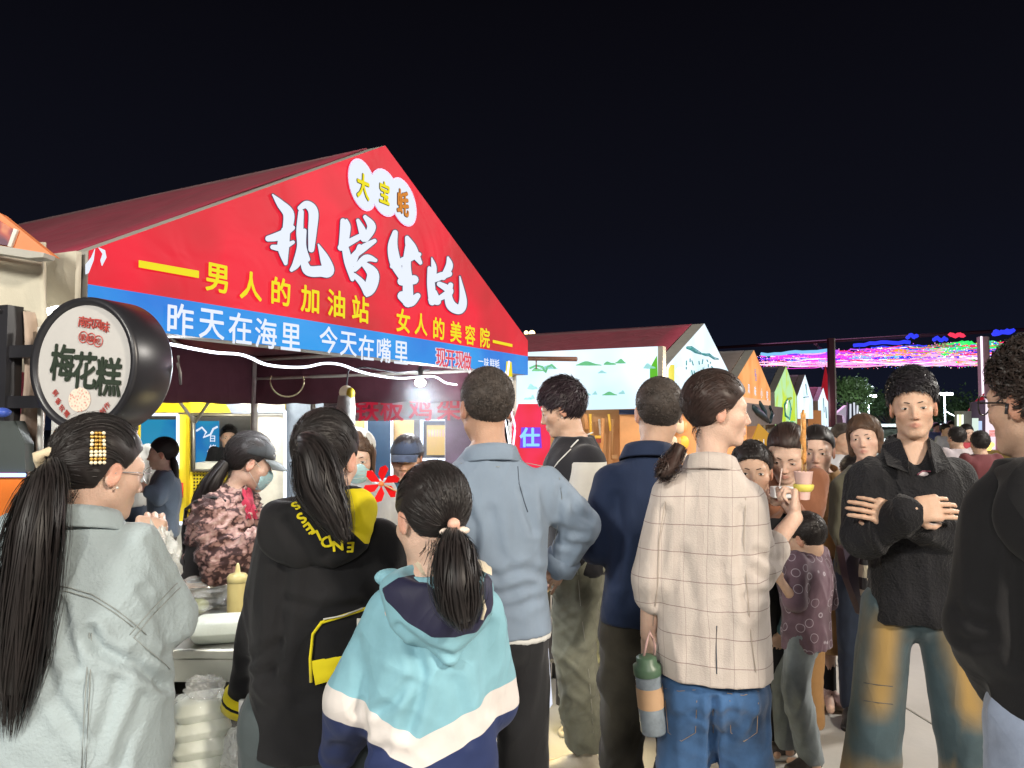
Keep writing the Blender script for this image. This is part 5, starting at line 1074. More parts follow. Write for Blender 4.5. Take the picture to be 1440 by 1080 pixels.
lamp('stall_bulb_light', 'POINT', (1.6, 7.1, 2.0), 22, (1.0, .72, .42), .08); bo = MB().ball((1.6, 7.1, 2.06), .035, 8).build('stall_bulb', glow('bulb_warm', (1, .8, .5), 8)); tag(bo, 'warm bulb glowing above the wooden stall', 'lamp')
for i, (x, y) in enumerate(((3.3, 11.6), (5.4, 15.2), (7.2, 18.1))):
    c = empty('stall_counter', (x + .5, y + .9, 0), R(28)); tag(c, ['cluttered amber lit counter under the orange gable', 'small counter under the lime gable', 'brown boarded counter under the olive roofed tent'][i], 'counter')
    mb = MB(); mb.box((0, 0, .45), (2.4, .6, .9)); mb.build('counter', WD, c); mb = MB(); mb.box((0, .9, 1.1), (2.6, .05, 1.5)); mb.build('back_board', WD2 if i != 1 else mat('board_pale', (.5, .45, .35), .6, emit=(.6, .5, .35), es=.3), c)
    for k in range(8): mb = MB(); mb.box((-1 + k * .28, -.1, 1.0), (.14, .14, random.uniform(.1, .3))); mb.build('goods', [mat('amber', (0, 0, 0)), mat('bone', (0, 0, 0)), mat('jar_red', (0, 0, 0))][k % 3], c)
    lamp('stall_bulb_light', 'POINT', (x + .3, y + .2, 1.9), 18, (1.0, .80, .55), .08)
# warm lamps on the roof line right of the sign apex
for i, (x, y, r) in enumerate(((731, 470, .035), (740, 468, .04), (748, 469, .06))):
    o = MB().ball((0, 0, 0), r, 8).build('floodlight', glow('flood_warm', (1, .70, .35), 5), None, W(x, y, 14)); tag(o, ['left tiny warm floodlight above the sign corner', 'middle tiny warm floodlight above the sign corner', 'right and largest tiny warm floodlight above the sign corner'][i], 'lamp', 'warm floodlights over the far roofs')
    pl = MB(); pl.tube([(0, 0, -.03), (0, 0, -.6)], .02, 5); pl.build('stem', STEEL_D, o)

# ------------------------------------------------------------------ the light canopy over the lane
cn = empty('light_canopy', (12, 25, 0)); tag(cn, 'flat steel canopy strung with coloured LED strings over the lane', 'canopy')
ZC = 3.95
def cq(px, py, z=ZC): d = W(px, py, 1) - Vector((0, 0, CAM_H)); return Vector((0, 0, CAM_H)) + d * ((z - CAM_H) / d.z)
def crel(p): return p - cn.location
mb = MB(); near0, near1 = cq(1008, 489, 4.05), cq(1500, 460, 4.05); far0, far1 = cq(1012, 508, 4.05), cq(1500, 508, 4.05)
for a, b, r in ((near0, near1, .05), (near0, far0, .05), (near1, far1, .05), (near0.lerp(near1, .33), far0.lerp(far1, .33), .05)): mb.tube([crel(a), crel(b)], r, 5)
mb.tube([crel(near0 - Vector((0, 0, .0))) - Vector((1.2, 0, 0)), crel(near0)], .05, 5); mb.build('frame_beam', mat('beam_dark', (.05, .015, .03), .5), cn)
cols = {'m': (.9, .05, .75), 'p': (.45, .08, .9), 'k': (1.0, .45, .75), 'w': (1, .85, 1), 'b': (.03, .05, 1.0), 'r': (1.0, .04, .10), 'o': (1.0, .35, .03), 'g': (.03, .85, .15), 'c': (.2, .5, .8), 'y': (.5, .42, .25)}
CM = {k: glow('led_colour_' + k, v, {'w': 1.5, 'y': .55, 'b': 1.1}.get(k, 1.25)) for k, v in cols.items()}
rc = random.Random(3)
def led_string(x0, x1, y0, y1, key, r=.022, amp=.14, seg=26, beads=False):
    a, b = cq(x0, y0), cq(x1, y1); P = []; ph = rc.uniform(0, 6); f = rc.uniform(3, 7)
    for i in range(seg + 1):
        t = i / seg; p = a.lerp(b, t); p.z -= amp * abs(math.sin(f * t + ph)) + rc.uniform(0, .04); P.append(crel(p))
    if beads:
        mb = MB()
        for p in P: mb.box(tuple(p), (.16, .05, .09))
        return mb.build('led_beads', CM[key], cn)
    return MB().tube(P, r, 4).build('led_string', CM[key], cn)
for i in range(190):
    x0 = rc.uniform(1066, 1420); L = rc.uniform(40, 170); x1 = min(x0 + L, 1470); t = (x0 - 1060) / 380; y = rc.uniform(497 - 26 * t, 511); y1 = y + rc.uniform(-3, 1.5)
    if t < .3: key = rc.choice('mmmppkkwbrc')
    elif t < .45: key = rc.choice('mkwbbppro')
    elif t < .7: key = rc.choice('kowwrybpoykg' if y < 500 else 'kwwrokm')
    else: key = rc.choice('yygrwwokybr')
    if y < 490 and t > .55: key = rc.choice('yybgrcy')
    led_string(x0, x1, y, y1, key, r=rc.uniform(.008, .022), amp=rc.uniform(.03, .13), seg=14, beads=(i % 9 == 0))
for key in 'mkpwrbgoyc':
    V = []; F = []
    for i in range(230 if key in 'mkpw' else 260):
        x = rc.uniform(1064, 1440); t = (x - 1060) / 380
        if (key in 'gyc' and t < .45) or (key == 'm' and t > .5): continue
        c = crel(cq(x, rc.uniform(498 - 26 * t, 511))); c.z -= rc.uniform(0, .25); h_ = .013; n0 = len(V); V += [c + Vector((a, 0, b)) * h_ for a, b in ((-1.6, 0), (0, -1), (1.6, 0), (0, 1))] + [c + Vector((0, h_, 0))]; F += [(n0, n0 + 1, n0 + 2, n0 + 3), (n0, n0 + 1, n0 + 4), (n0 + 1, n0 + 2, n0 + 4), (n0 + 2, n0 + 3, n0 + 4), (n0 + 3, n0, n0 + 4)]
    o_ = link('tiny_lights', pydata('tiny_lights', V, F), glow('led_dot_' + key, cols[key], 2.0), cn); o_['kind'] = 'stuff'
for i in range(16): led_string(1066 + i * 3, 1440, 506 + rc.uniform(-4, 4), 505 + rc.uniform(-5, 2), rc.choice('wkkmw'), r=.012, amp=.22, seg=34)
for (x0, x1, y0, y1, k) in ((1325, 1362, 494, 477, 'g'), (1328, 1366, 496, 480, 'g'), (1255, 1310, 492, 489, 'o'), (1258, 1305, 488, 492, 'o'), (1186, 1215, 508, 509, 'b'), (1200, 1280, 482, 477, 'b'), (1312, 1332, 474, 474, 'b'), (1335, 1356, 469, 468, 'r'), (1396, 1426, 467, 463, 'b'), (1398, 1424, 465, 462, 'b'), (1275, 1290, 471, 469, 'b'), (1085, 1180, 500, 492, 'p'), (1070, 1170, 496, 490, 'c')): led_string(x0, x1, y0, y1, k, r=.055, amp=.06, seg=10)
mb = MB(); c = cq(1330, 503); mb.lathe([(.30, 0), (.33, -.05), (.30, -.10)], n=24, c=tuple(crel(c) - Vector((0, 0, .15)))); mb.build('ring_light', CM['k'], cn)
lamp('canopy_light', 'AREA', (11, 24, 3.7), 260, (1.0, .45, .85), 6, (9, 18, 0))
def pole(px, Y, r, ztop, m, label, lit=None):
    e = empty('canopy_pole', (W(px, 590, Y).x, Y, 0)); tag(e, label, 'pole'); mb = MB(); mb.box((0, 0, ztop / 2), (r * 2, r * 2, ztop)); mb.build('post', m, e)
    mb = MB(); mb.tube([(r * 1.6, 0, 0), (r * 1.6, 0, ztop)], r * .35, 6); mb.build('conduit', STEEL, e); mb = MB(); mb.box((0, 0, .03), (r * 5, r * 5, .06)); mb.build('base_plate', STEEL_D, e)
    if lit: mb = MB(); mb.tube([(-r * 1.1, -r * 1.2, .3), (-r * 1.1, -r * 1.2, ztop)], r * .3, 5); mb.build('led_strip', lit, e)
    return e
pole(1170, 18.5, .062, 3.62, mat('post_plum', (.06, .015, .03), .5), 'dark plum canopy pole with steel conduit beside the far white gable'); pole(1385, 18.0, .085, 3.6, mat('post_pink', (.55, .35, .42), .4), 'pale canopy pole glowing pink behind the glasses', CM['w'])
def flag(pts, Y, label, m):
    mb = MB(); q = [W(x, y, Y) for x, y in pts]; c = sum(q, Vector()) / len(q); mb.prism([p - c for p in q], (0, .02, 0)); o = mb.build('red_flag', m, None, c); tag(o, label, 'flag'); return o
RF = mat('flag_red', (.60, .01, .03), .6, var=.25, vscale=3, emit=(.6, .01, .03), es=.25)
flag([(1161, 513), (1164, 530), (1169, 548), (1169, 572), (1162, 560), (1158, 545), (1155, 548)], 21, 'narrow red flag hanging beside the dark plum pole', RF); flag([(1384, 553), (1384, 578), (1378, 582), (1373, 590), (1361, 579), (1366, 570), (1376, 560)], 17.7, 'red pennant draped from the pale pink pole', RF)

# --- street lamps, trees, low buildings
def street_lamp(px, py, Y, label, stays=0):
    p = W(px, py, Y); e = empty('street_lamp', (p.x, Y, 0)); tag(e, label, 'street lamp', 'floodlight masts beyond the lane'); h = p.z
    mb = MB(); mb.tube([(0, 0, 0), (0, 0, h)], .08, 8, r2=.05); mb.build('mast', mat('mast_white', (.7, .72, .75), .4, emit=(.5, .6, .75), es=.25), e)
    for s in (-1, 1): mb = MB(); mb.box((s * .34, -.1, h), (.50, .3, .20), bev=.04); mb.build('lamp_head', glow('lamp_head_lit', (.85, .95, 1.0), 14), e)
    mb = MB(); mb.tube([(-.7, 0, h + .1), (.7, 0, h + .1)], .05, 5); mb.build('crossbar', STEEL, e)
    if stays:
        for s in (1,): mb = MB(); mb.tube([(0, 0, h * .62), (s * 2.4, 0, 1.0)], .05, 5); mb.build('stay', STEEL, e)
    lamp('street_light', 'SPOT', (p.x, Y - .6, h - .2), 1500, (.80, .90, 1.0), .4, (p.x, Y - 6, 0), 150); lamp('street_light_glow', 'POINT', (p.x, Y - .8, h - .5), 1500, (.75, .88, 1.0), .4)
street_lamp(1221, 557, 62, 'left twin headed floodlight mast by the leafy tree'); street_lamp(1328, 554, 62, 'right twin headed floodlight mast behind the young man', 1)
leafm = mat('leaf_green', (.055, .095, .035), .55, var=.4, vscale=.6); barkm = mat('bark', (.10, .07, .05), .8)
def tree(px, Y, top_py, wpx, label, seed, n=2600):
    g_ = np.random.default_rng(seed); x = W(px, 590, Y).x; h = W(px, top_py, Y).z; w = wpx * Y / FPX / 2; e = empty('tree', (x, Y, 0)); tag(e, label, 'tree', 'trees beyond the lane')
    mb = MB(); mb.tube([(0, 0, 0), (.1, 0, h * .3), (0, .1, h * .75)], [.16, .12, .05], 7)
    cl = []
    for i in range(16):
        a = g_.uniform(0, 6.28); r = w * math.sqrt(g_.uniform(0, 1)) * .8; z = h * g_.uniform(.42, .92); r *= 1 - .5 * max(0, (z / h - .6)) / .4; c = (r * math.cos(a), r * math.sin(a), z); cl.append(c); mb.tube([(0, 0, h * .3), tuple(.5 * q + (0, 0, h * .08)[k] for k, q in enumerate(c)), c], .03, 4)
    mb.build('trunk', barkm, e); cl = np.array(cl); ci = g_.integers(0, len(cl), n); P = cl[ci] + g_.normal(size=(n, 3)) * w * .22; D1 = g_.normal(size=(n, 3)); D1 /= np.linalg.norm(D1, axis=1, keepdims=True); D2 = np.cross(D1, g_.normal(size=(n, 3))); D2 /= np.linalg.norm(D2, axis=1, keepdims=True); s_ = g_.uniform(.10, .2, (n, 1))
    V = np.stack([P - D1 * s_, P + D2 * s_ * .5, P + D1 * s_, P - D2 * s_ * .5], 1).reshape(-1, 3); Q = np.arange(n * 4).reshape(n, 4); link('crown', fastmesh('crown', V, Q, False), leafm, e)
tree(1197, 60, 526, 62, 'leafy tree lit green behind the plum pole', 3, 4200); lamp('tree_fill_light', 'POINT', (W(1206, 590, 52).x, 52, 4.5), 2200, (.85, 1.0, .85), .4)  # unseen green-white lamp added near the tree to light its leaves
tree(1250, 72, 558, 70, 'dim low tree between the two floodlight masts', 4); tree(1350, 74, 556, 80, 'dim bushy tree right of the right floodlight mast', 5); tree(1298, 76, 562, 70, 'dim tree behind the young man in black', 6); tree(1420, 70, 550, 90, 'dark tree behind the curly haired man', 8)
def block(name, label, cat, pts, Y, th, m, win=None):
    e = empty(name, (W(pts[0][0], 590, Y).x, Y, 0)); tag(e, label, cat); mb = MB(); mb.prism([rel(e, W(x, y, Y)) for x, y in pts], (0, th, 0)); mb.build('wall', m, e); return e
b = block('low_building', 'long low pale building with flat roof behind the young man', 'building', [(1180, 606), (1352, 600), (1352, 617), (1180, 617)], 66, 4, mat('plaster_greenish', (.30, .33, .28), .7, var=.2, vscale=.4))
mb = MB(); mb.box((4, -.2, W(0, 598, 66).z), (14, 4.6, .25)); mb.build('roof', mat('roof_edge', (.45, .47, .42), .6), b)
b = block('container_kiosk', 'grey and red container kiosk behind the plum pole', 'kiosk', [(1176, 583), (1192, 583), (1192, 640), (1176, 640)], 26, 2, mat('container_grey', (.28, .24, .25), .6)); mb = MB(); mb.prism([rel(b, W(x, y, 25.95)) for x, y in ((1176, 600), (1192, 600), (1192, 616), (1176, 616))], (0, .04, 0)); mb.build('red_panel', mat('panel_red', (.45, .02, .04), .5, emit=(.4, .02, .04), es=.2), b)
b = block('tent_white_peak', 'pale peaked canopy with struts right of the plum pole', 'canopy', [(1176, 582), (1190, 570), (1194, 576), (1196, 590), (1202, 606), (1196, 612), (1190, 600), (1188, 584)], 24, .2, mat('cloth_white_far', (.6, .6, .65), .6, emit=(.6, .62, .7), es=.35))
vs = empty('vertical_sign', W(1199, 590, 23)); tag(vs, 'black vertical sign with white strokes beside the leafy tree', 'sign')
mb = MB(); mb.prism([rel(vs, W(x, y, 23)) for x, y in ((1192, 566), (1207, 570), (1205, 606), (1191, 602))], (0, .08, 0)); mb.build('board', mat('board_black', (.02, .02, .03), .5), vs)
mb = MB()
for a, b2 in (((1196, 568), (1196, 590)), ((1201, 566), (1202, 600)), ((1206, 570), (1205, 604)), ((1196, 590), (1206, 592)), ((1194, 600), (1205, 606))): mb.tube([rel(vs, W(*a, 22.9)), rel(vs, W(*b2, 22.9))], .028, 4)
mb.build('strokes', glow('stroke_white', (.8, .85, .95), .9), vs); mb = MB(); mb.tube([(0, .1, -vs.location.z), (0, .1, 0)], .05, 6); mb.build('post', STEEL_D, vs)
# bright stall at the right
bs = empty('bright_stall', (W(1390, 590, 15).x, 15, 0)); tag(bs, 'dazzling white and blue lit stall behind the curly haired man', 'stall')
def bp(px, py, Y=15): return rel(bs, W(px, py, Y))
for (x0, y0, x1, y1, c, s, nm) in ((1369, 588, 1376, 642, (.75, .9, .8), 1.0, 'light_panel'), (1376, 592, 1381, 640, (.55, .7, 1.0), 1.0, 'light_panel'), (1388, 560, 1400, 640, (.95, .80, .88), 1.1, 'light_panel'), (1400, 545, 1440, 600, (.55, .18, .25), .7, 'light_panel'), (1400, 610, 1440, 660, (.9, .92, 1.0), 1.4, 'light_panel'), (1391, 605, 1407, 614, (1, .25, .2), .9, 'red_panel'), (1440, 545, 1500, 660, (.8, .5, .6), .6, 'light_panel')):
    mb = MB(); mb.prism([bp(x0, y0), bp(x1, y0), bp(x1, y1), bp(x0, y1)], (0, .05, 0)); mb.build(nm, glow('stall_glow_%d' % x0, c, s), bs)
mb = MB(); mb.prism([bp(1366, 566, 15.2), bp(1500, 540, 15.2), bp(1500, 740, 15.2), bp(1366, 740, 15.2)], (0, .06, 0)); mb.build('back_wall', mat('stall_dark', (.08, .06, .10), .6), bs)
mb = MB(); mb.prism([bp(1355, 578, 14.5), bp(1366, 578, 14.5), bp(1366, 700, 14.5), bp(1355, 700, 14.5)], (0, .3, 0)); mb.build('pillar', mat('pillar_grey', (.28, .29, .28), .6), bs)
for i in range(3): mb = MB(); mb.prism([bp(1347 + i * 3.2, 583, 14.4), bp(1348.6 + i * 3.2, 583, 14.4), bp(1348.6 + i * 3.2, 606, 14.4), bp(1347 + i * 3.2, 606, 14.4)], (0, .03, 0)); mb.build('tube_light', glow('tube_%d' % i, [(.8, 1, .85), (.75, .8, .4), (.9, 1, .9)][i], 1.4), bs)
for i in range(16): mb = MB(); mb.ball(bp(1386 + rc.uniform(0, 14), 625 + rc.uniform(0, 32), 14.6), .05, 6); mb.build('fairy_light', glow('fairy_amber', (1, .70, .15), 2.5), bs)
mb = MB(); mb.box((.1, -.2, .5), (1.6, .5, 1.0)); mb.build('counter', mat('counter_amber', (.5, .35, .12), .5), bs)
lamp('stall_light', 'AREA', (W(1400, 590, 14).x, 14, 1.7), 60, (.9, .9, 1.0), .8, (W(1400, 590, 12).x, 10, 1.3))
# masts of the unseen floodlights, some added only to carry fill light
for i, (loc, aim, en, colr, sz_) in enumerate(FLOODS):
    e = empty('unseen_floodlight_mast', (loc[0], loc[1], 0)); tag(e, ['tall unseen floodlight mast behind the camera on the left', 'tall unseen floodlight mast behind the camera on the right', 'tallest added fill light mast straight behind the camera', 'added fill light mast out of view at the right side of the lane'][i], 'floodlight mast')
    e.location.x += .0; mb = MB(); dv = (Vector(loc) - Vector(aim)).normalized(); q = Vector((dv.x, dv.y, 0)) * .5
    mb.tube([q, q + Vector((0, 0, loc[2]))], .05, 8); mb.build('mast', STEEL_D, e); mb = MB(); mb.tube([(0, 0, loc[2] + .03), (0, 0, loc[2] + .06)], sz_ * .55, 16); o = mb.build('lamp_housing', STEEL_D, e)
    me = o.data; me.transform(Matrix.Translation((0, 0, -loc[2]))); me.transform(Vector(dv).to_track_quat('Z', 'Y').to_matrix().to_4x4()); me.transform(Matrix.Translation((0, 0, loc[2])))
# ------------------------------------------------------------------ people
SHIRT = [(.53, .170, .120), (.60, .160, .114), (.70, .178, .128), (.765, .186, .126), (.80, .170, .106), (.825, .122, .085), (.848, .078, .068)]
def rows(hem, w=1, d=1, base=SHIRT, flare=0):
    r = [(z, a * w, b * d) for z, a, b in base]; a0, b0 = r[0][1], r[0][2]
    if hem < .53: r = [(hem, a0 + flare, b0 + flare * .6), ((hem + .53) / 2, a0 + flare * .5, b0 + flare * .3)] + r
    else: r = [q for q in r if q[0] > hem]; r = [(hem, a0 + flare, b0 + flare * .6)] + r
    return r
DEN_L = cloth('denim_pale', (.335, .40, .425), .85, var=.10, weave=130, bump=.5, grain=.25); DEN_B = cloth('denim_blue', (.036, .088, .195), .85, var=.5, weave=500, bump=.3); BLKC = cloth('cotton_black', (.0085, .0085, .010), .9, var=.25, bump=.35, sheen=.06)
BLKT = cloth('trouser_black', (.012, .012, .014), .8, var=.2, bump=.3); GRB = cloth('shirt_grey_blue', (.19, .245, .32), .8, var=.08, weave=500, bump=.25); NAVYC = cloth('polo_navy', (.012, .022, .055), .85, var=.12, bump=.25, sheen=.06)
YELC = cloth('cotton_yellow', (.66, .55, .01), .8, bump=.15); WHT = cloth('cotton_white', (.62, .62, .60), .8, bump=.2); RUB = mat('sole_rubber', (.50, .46, .38), .6); SHW = mat('shoe_offwhite', (.55, .50, .40), .5, var=.1, bump=.2); SHB = mat('shoe_black', (.02, .02, .022), .5)
SEAM = cloth('seam_thread', (.26, .28, .27), .8); CREAMC = cloth('scrunchie_cream', (.62, .52, .36), .8, bump=.5)
def wrap(s, name, c, r, m, parent=None, n=9, sc=(1, 1, 1), M=None):  # a small part given in the head frame
    mb = MB(); mb.ball(c, r, n, sc); me = mb.mesh(name); me.transform(s.headM()); return link(name, me, m, parent or s.o)
def glasses(s, m=STEEL_D, r=.024, thin=.0012):
    mb = MB()
    for q in (1, -1): mb.tube([(q * .032 + r * math.cos(a), .1035 - .010 * abs(math.cos(a)) * (1 if q * math.cos(a) > 0 else .2), .001 + r * .88 * math.sin(a)) for a in np.linspace(0, 2 * math.pi, 20)], thin, 5, cap=False)
    mb.tube([(-.009, .1045, .005), (0, .107, .007), (.009, .1045, .005)], thin, 5)
    me = mb.mesh('glasses'); me.transform(s.headM()); o = link('glasses', me, m, s.o)
    for q in (1, -1):
        mb = MB(); mb.tube([(q * .055, .097, .006), (q * .073, .05, .006), (q * .080, .0, .004), (q * .079, -.018, -.010)], thin * 1.2, 5); me = mb.mesh('temple_arm'); me.transform(s.headM()); link('temple_arm', me, m, o)
    return o
def ear_stud(s, side, m): wrap(s, 'earring', (side * .083, .004, -.033), .0035, m)
def on_ray(s, px, py, dd): return W(px, py, s.d + dd)

# 1 --- woman in the pale denim jacket, far left
p = Person(124, 1.74, 1.600, 6, True, label='woman with very long ponytail in pale denim jacket, seen from behind'); p.head(-42, -8, 0)
p.J['head'] = p.L(142, 664, .03)
p.J['shR'] = p.L(190, 770, .02); p.J['elR'] = p.L(236, 868, .10); p.J['wrR'] = p.L(204, 772, .34); p.J['shL'] = p.L(28, 760, -.02); p.J['elL'] = p.L(-18, 900, .05); p.J['wrL'] = p.L(60, 830, .30)
p.handp['R'] = dict(dir=p.vecL((.05, .35, .9)), nrm=p.vecL((.5, -.6, .2)), curl=(.9, 1.1, .8), fine=.0045); p.fine_hands = 'R'
tie = (0.0, -.108, .012)
p.hc = np.array(p.J['head']); hp0 = np.array(p.J['head']) + p.hs * (p.HM @ np.array(tie))
p.build(hair=dict(style='pony', tie=tie, n=2600, mat=H_BLK, tail=dict(pts=[hp0, p.L(66, 672, -.12), p.L(50, 740, -.17), p.L(38, 840, -.18), p.L(26, 930, -.17), p.L(14, 1040, -.15)], rad=[.016, .038, .056, .058, .050, .020], n=950, w=.0030, wave=.006)), hairstep=.005)
glasses(p, mat('glasses_clear', (.55, .55, .58), .2, .6)); ear_stud(p, 1, STEEL)
p.garment('denim_jacket', DEN_L, [p.torso([(.44, .175, .140), (.455, .195, .155), (.50, .215, .17), (.60, .208, .160), (.70, .198, .145), (.765, .182, .130), (.80, .160, .108), (.825, .112, .086), (.850, .076, .072)])] + p.sleeve('R', (.066, .074, .042), .90) + p.sleeve('L', (.074, .095, .055), .92), step=.0078, amp=.008, fscale=9, seed=4, creases=[([(128, 890), (140, 912), (165, 925), (195, 935), (230, 962)], 9, .016), ([(85, 850), (92, 900), (108, 940)], 8, .007), ([(165, 960), (150, 1010), (128, 1060)], 10, .007), ([(60, 930), (80, 990), (118, 1040)], 10, .007), ([(200, 830), (222, 862), (236, 905)], 7, .005), ([(262, 905), (225, 925), (190, 915)], 7, .006), ([(215, 760), (235, 790), (250, 830)], 9, .005), ([(205, 980), (180, 1040), (170, 1075)], 9, .007)])
jk = p.last
for pts in ([(58, 822), (95, 826), (130, 836), (160, 855), (187, 876), (205, 893)], [(57, 828), (95, 832), (130, 842), (160, 861), (187, 882)], [(248, 820), (225, 843), (205, 865), (182, 893)], [(252, 826), (230, 848), (210, 869), (188, 897)], [(124, 890), (122, 950), (119, 1010), (116, 1080)], [(129, 890), (127, 950), (124, 1010), (121, 1080)], [(187, 897), (205, 912), (225, 930), (238, 940)]):
    strip_on(p, pts, .0011, 'seam', SEAM, jk, off=.003)
def collar(s, r0, m, zoff=0, tube=.016, open_=0.9, back=.0, tilt=.03, hgt=.034, name='collar'):
    n = np.array(s.J['neck']); mb = MB(); vs = []; N = 26
    for i in range(N + 1):
        a = -math.pi / 2 - (math.pi - open_ / 2) + (2 * math.pi - open_) * i / N; x, y = math.cos(a), math.sin(a)
        for k, (rr, zz) in enumerate(((r0 * .93, hgt + .004), (r0 * .98, hgt + .008), (r0 * 1.06, hgt * .8), (r0 * 1.22, 0.0), (r0 * 1.20, -.006), (r0 * 1.0, -.002))): vs.append(Vector((n[0] + x * rr * 1.05, n[1] + y * rr * .98, n[2] + zoff + zz - tilt * (y + .2) * .8)))
    fs = [(i * 6 + k, i * 6 + (k + 1) % 6, (i + 1) * 6 + (k + 1) % 6, (i + 1) * 6 + k) for i in range(N) for k in range(6)] + [tuple(range(6))[::-1], tuple(N * 6 + k for k in range(6))]
    return link(name, pydata(name, vs, fs, True), m, s.o)
collar(p, .074, DEN_L, .0)
p.trousers(DEN_B)
o = MB(); c = p.headP((0, -.112, .012)); mb = MB(); mb.tube([Vector(c) + p.vecL((.030 * math.cos(a), .010 * math.sin(a * 2), .026 * math.sin(a))) for a in np.linspace(0, 2 * math.pi, 16)], [.012 + .004 * math.sin(i * 2.3) for i in range(16)], 8); mb.build('scrunchie', CREAMC, p.o)
# jewelled hair clip
cm = mat('clip_gold', (.55, .33, .08), .3, .6); pe = mat('clip_pearl', (.75, .68, .50), .3)
Mh = p.headM(); cb = empty('hair_clip'); cb.parent = p.o; hb = BVHTree.FromPolygons([v.co for v in p.hair.data.vertices], [q.vertices for q in p.hair.data.polygons])
for i in range(4):
    for j in range(9):
        px_, py_ = 129 + i * 5.4, 611 + j * 4.9; a = Vector(p.toL((0, 0, CAM_H))); b = Vector(p.toL(W(px_, py_, p.d))); hit = hb.ray_cast(a, (b - a).normalized())
        if hit[0] is None: continue
        MB().ball(hit[0] + hit[1] * .006, .0043, 6).build('bead', cm if (j % 3 == 1 or (i in (1, 2) and j < 4)) else pe, cb)
HAND_BAG = crumple('plastic_bag', W(222, 790, 2.04), .075, PLAS2, 21, squash=(.8, .6, 1.3), amp=.35); tag(HAND_BAG, 'small white plastic bag held up by the woman in pale denim', 'bag')

# 2 --- vendor in cap and mask
p = Person(322, 3.2, 1.56, -66, True, label='masked vendor in black cap and ruffled pink blouse with black apron'); p.head(0, -16, 0)
p.J['head'] = p.L(352, 652, 0); p.J['neck'] = p.L(322, 697, 0); p.J['pelvis'] = (0, -.05, .82)
p.J['shR'] = p.L(300, 718, -.13); p.J['elR'] = p.L(312, 795, -.2); p.J['wrR'] = p.L(384, 752, -.18); p.J['shL'] = p.L(312, 715, .13); p.J['elL'] = p.L(330, 790, .2); p.J['wrL'] = p.L(392, 760, .12)
p.build(hair=dict(style='pony', tie=(0, -.085, -.055), n=800, tail=dict(pts=[p.L(318, 650, -.04), p.L(298, 680, -.07), p.L(282, 705, -.06), p.L(270, 740, -.02)], rad=[.03, .05, .045, .02], n=160, w=.006)), lid=.5)
fl = cloth('blouse_ruffle', (.55, .38, .33), .8, var=.05); n = fl.node_tree; bs_ = n.nodes['Principled BSDF']; vo = n.nodes.new('ShaderNodeTexVoronoi'); vo.inputs['Scale'].default_value = 24; vo.inputs['Randomness'].default_value = 1; dn = n.nodes.new('ShaderNodeTexNoise'); dn.inputs['Scale'].default_value = 22; dm = n.nodes.new('ShaderNodeMixRGB'); dm.blend_type = 'ADD'; dm.inputs[0].default_value = .09; mpn = n.nodes.new('ShaderNodeMapping'); mpn.inputs['Scale'].default_value = (1, 1, 1.7); mpn.inputs['Rotation'].default_value = (.3, .4, .2); co = n.nodes.new('ShaderNodeTexCoord'); n.links.new(co.outputs['Object'], dn.inputs[0]); n.links.new(co.outputs['Object'], dm.inputs[1]); n.links.new(dn.outputs[1], dm.inputs[2]); n.links.new(dm.outputs[0], mpn.inputs[0]); n.links.new(mpn.outputs[0], vo.inputs[0])
rr = n.nodes.new('ShaderNodeValToRGB'); 
for i, (q, c) in enumerate([(.0, (.50, .36, .32)), (.35, (.38, .25, .22)), (.55, (.30, .17, .15)), (.72, (.05, .025, .025))]):
    e = rr.color_ramp.elements[i] if i < 2 else rr.color_ramp.elements.new(q); e.position = q; e.color = (*c, 1)
vo2 = n.nodes.new('ShaderNodeTexNoise'); vo2.inputs['Scale'].default_value = 9; n.links.new(co.outputs['Object'], vo2.inputs[0]); ma = n.nodes.new('ShaderNodeMath'); ma.operation = 'MULTIPLY_ADD'; ma.inputs[1].default_value = .9; n.links.new(vo.outputs['Distance'], ma.inputs[0]); mb2 = n.nodes.new('ShaderNodeMath'); mb2.operation = 'SUBTRACT'; mb2.inputs[1].default_value = .36; n.links.new(vo2.outputs[0], mb2.inputs[0]); n.links.new(mb2.outputs[0], ma.inputs[2]); n.links.new(ma.outputs[0], rr.inputs[0]); n.links.new(rr.outputs[0], bs_.inputs['Base Color'])
p.garment('blouse', fl, [p.torso(rows(.50, 1.12, 1.3))] + p.sleeve('R', (.088, .100, .062), .95) + p.sleeve('L', (.085, .09, .06), .95), step=.010, amp=.026, fscale=30, seed=2, stretch=(1, 1, 1.4))
AP = cloth('apron_black', (.012, .012, .012), .7, bump=.15)
p.garment('apron', AP, [p.torso([(.30, .20, .155), (.50, .20, .158), (.66, .196, .170), (.70, .19, .16)])], step=.013, amp=.004); p.trousers(BLKT)
strip_on(p, [(262, 715), (258, 750), (262, 790), (270, 822)], .008, 'apron_strap', AP, p.parts[0], off=.004); strip_on(p, [(262, 716), (276, 706), (300, 700), (318, 706)], .007, 'apron_strap', AP, p.parts[0], off=.004)
patch_on(p, [(340, 690), (352, 686), (362, 728), (344, 730)], 'red_scarf', cloth('scarf_red', (.35, .02, .05), .8), p.parts[0], off=.012)
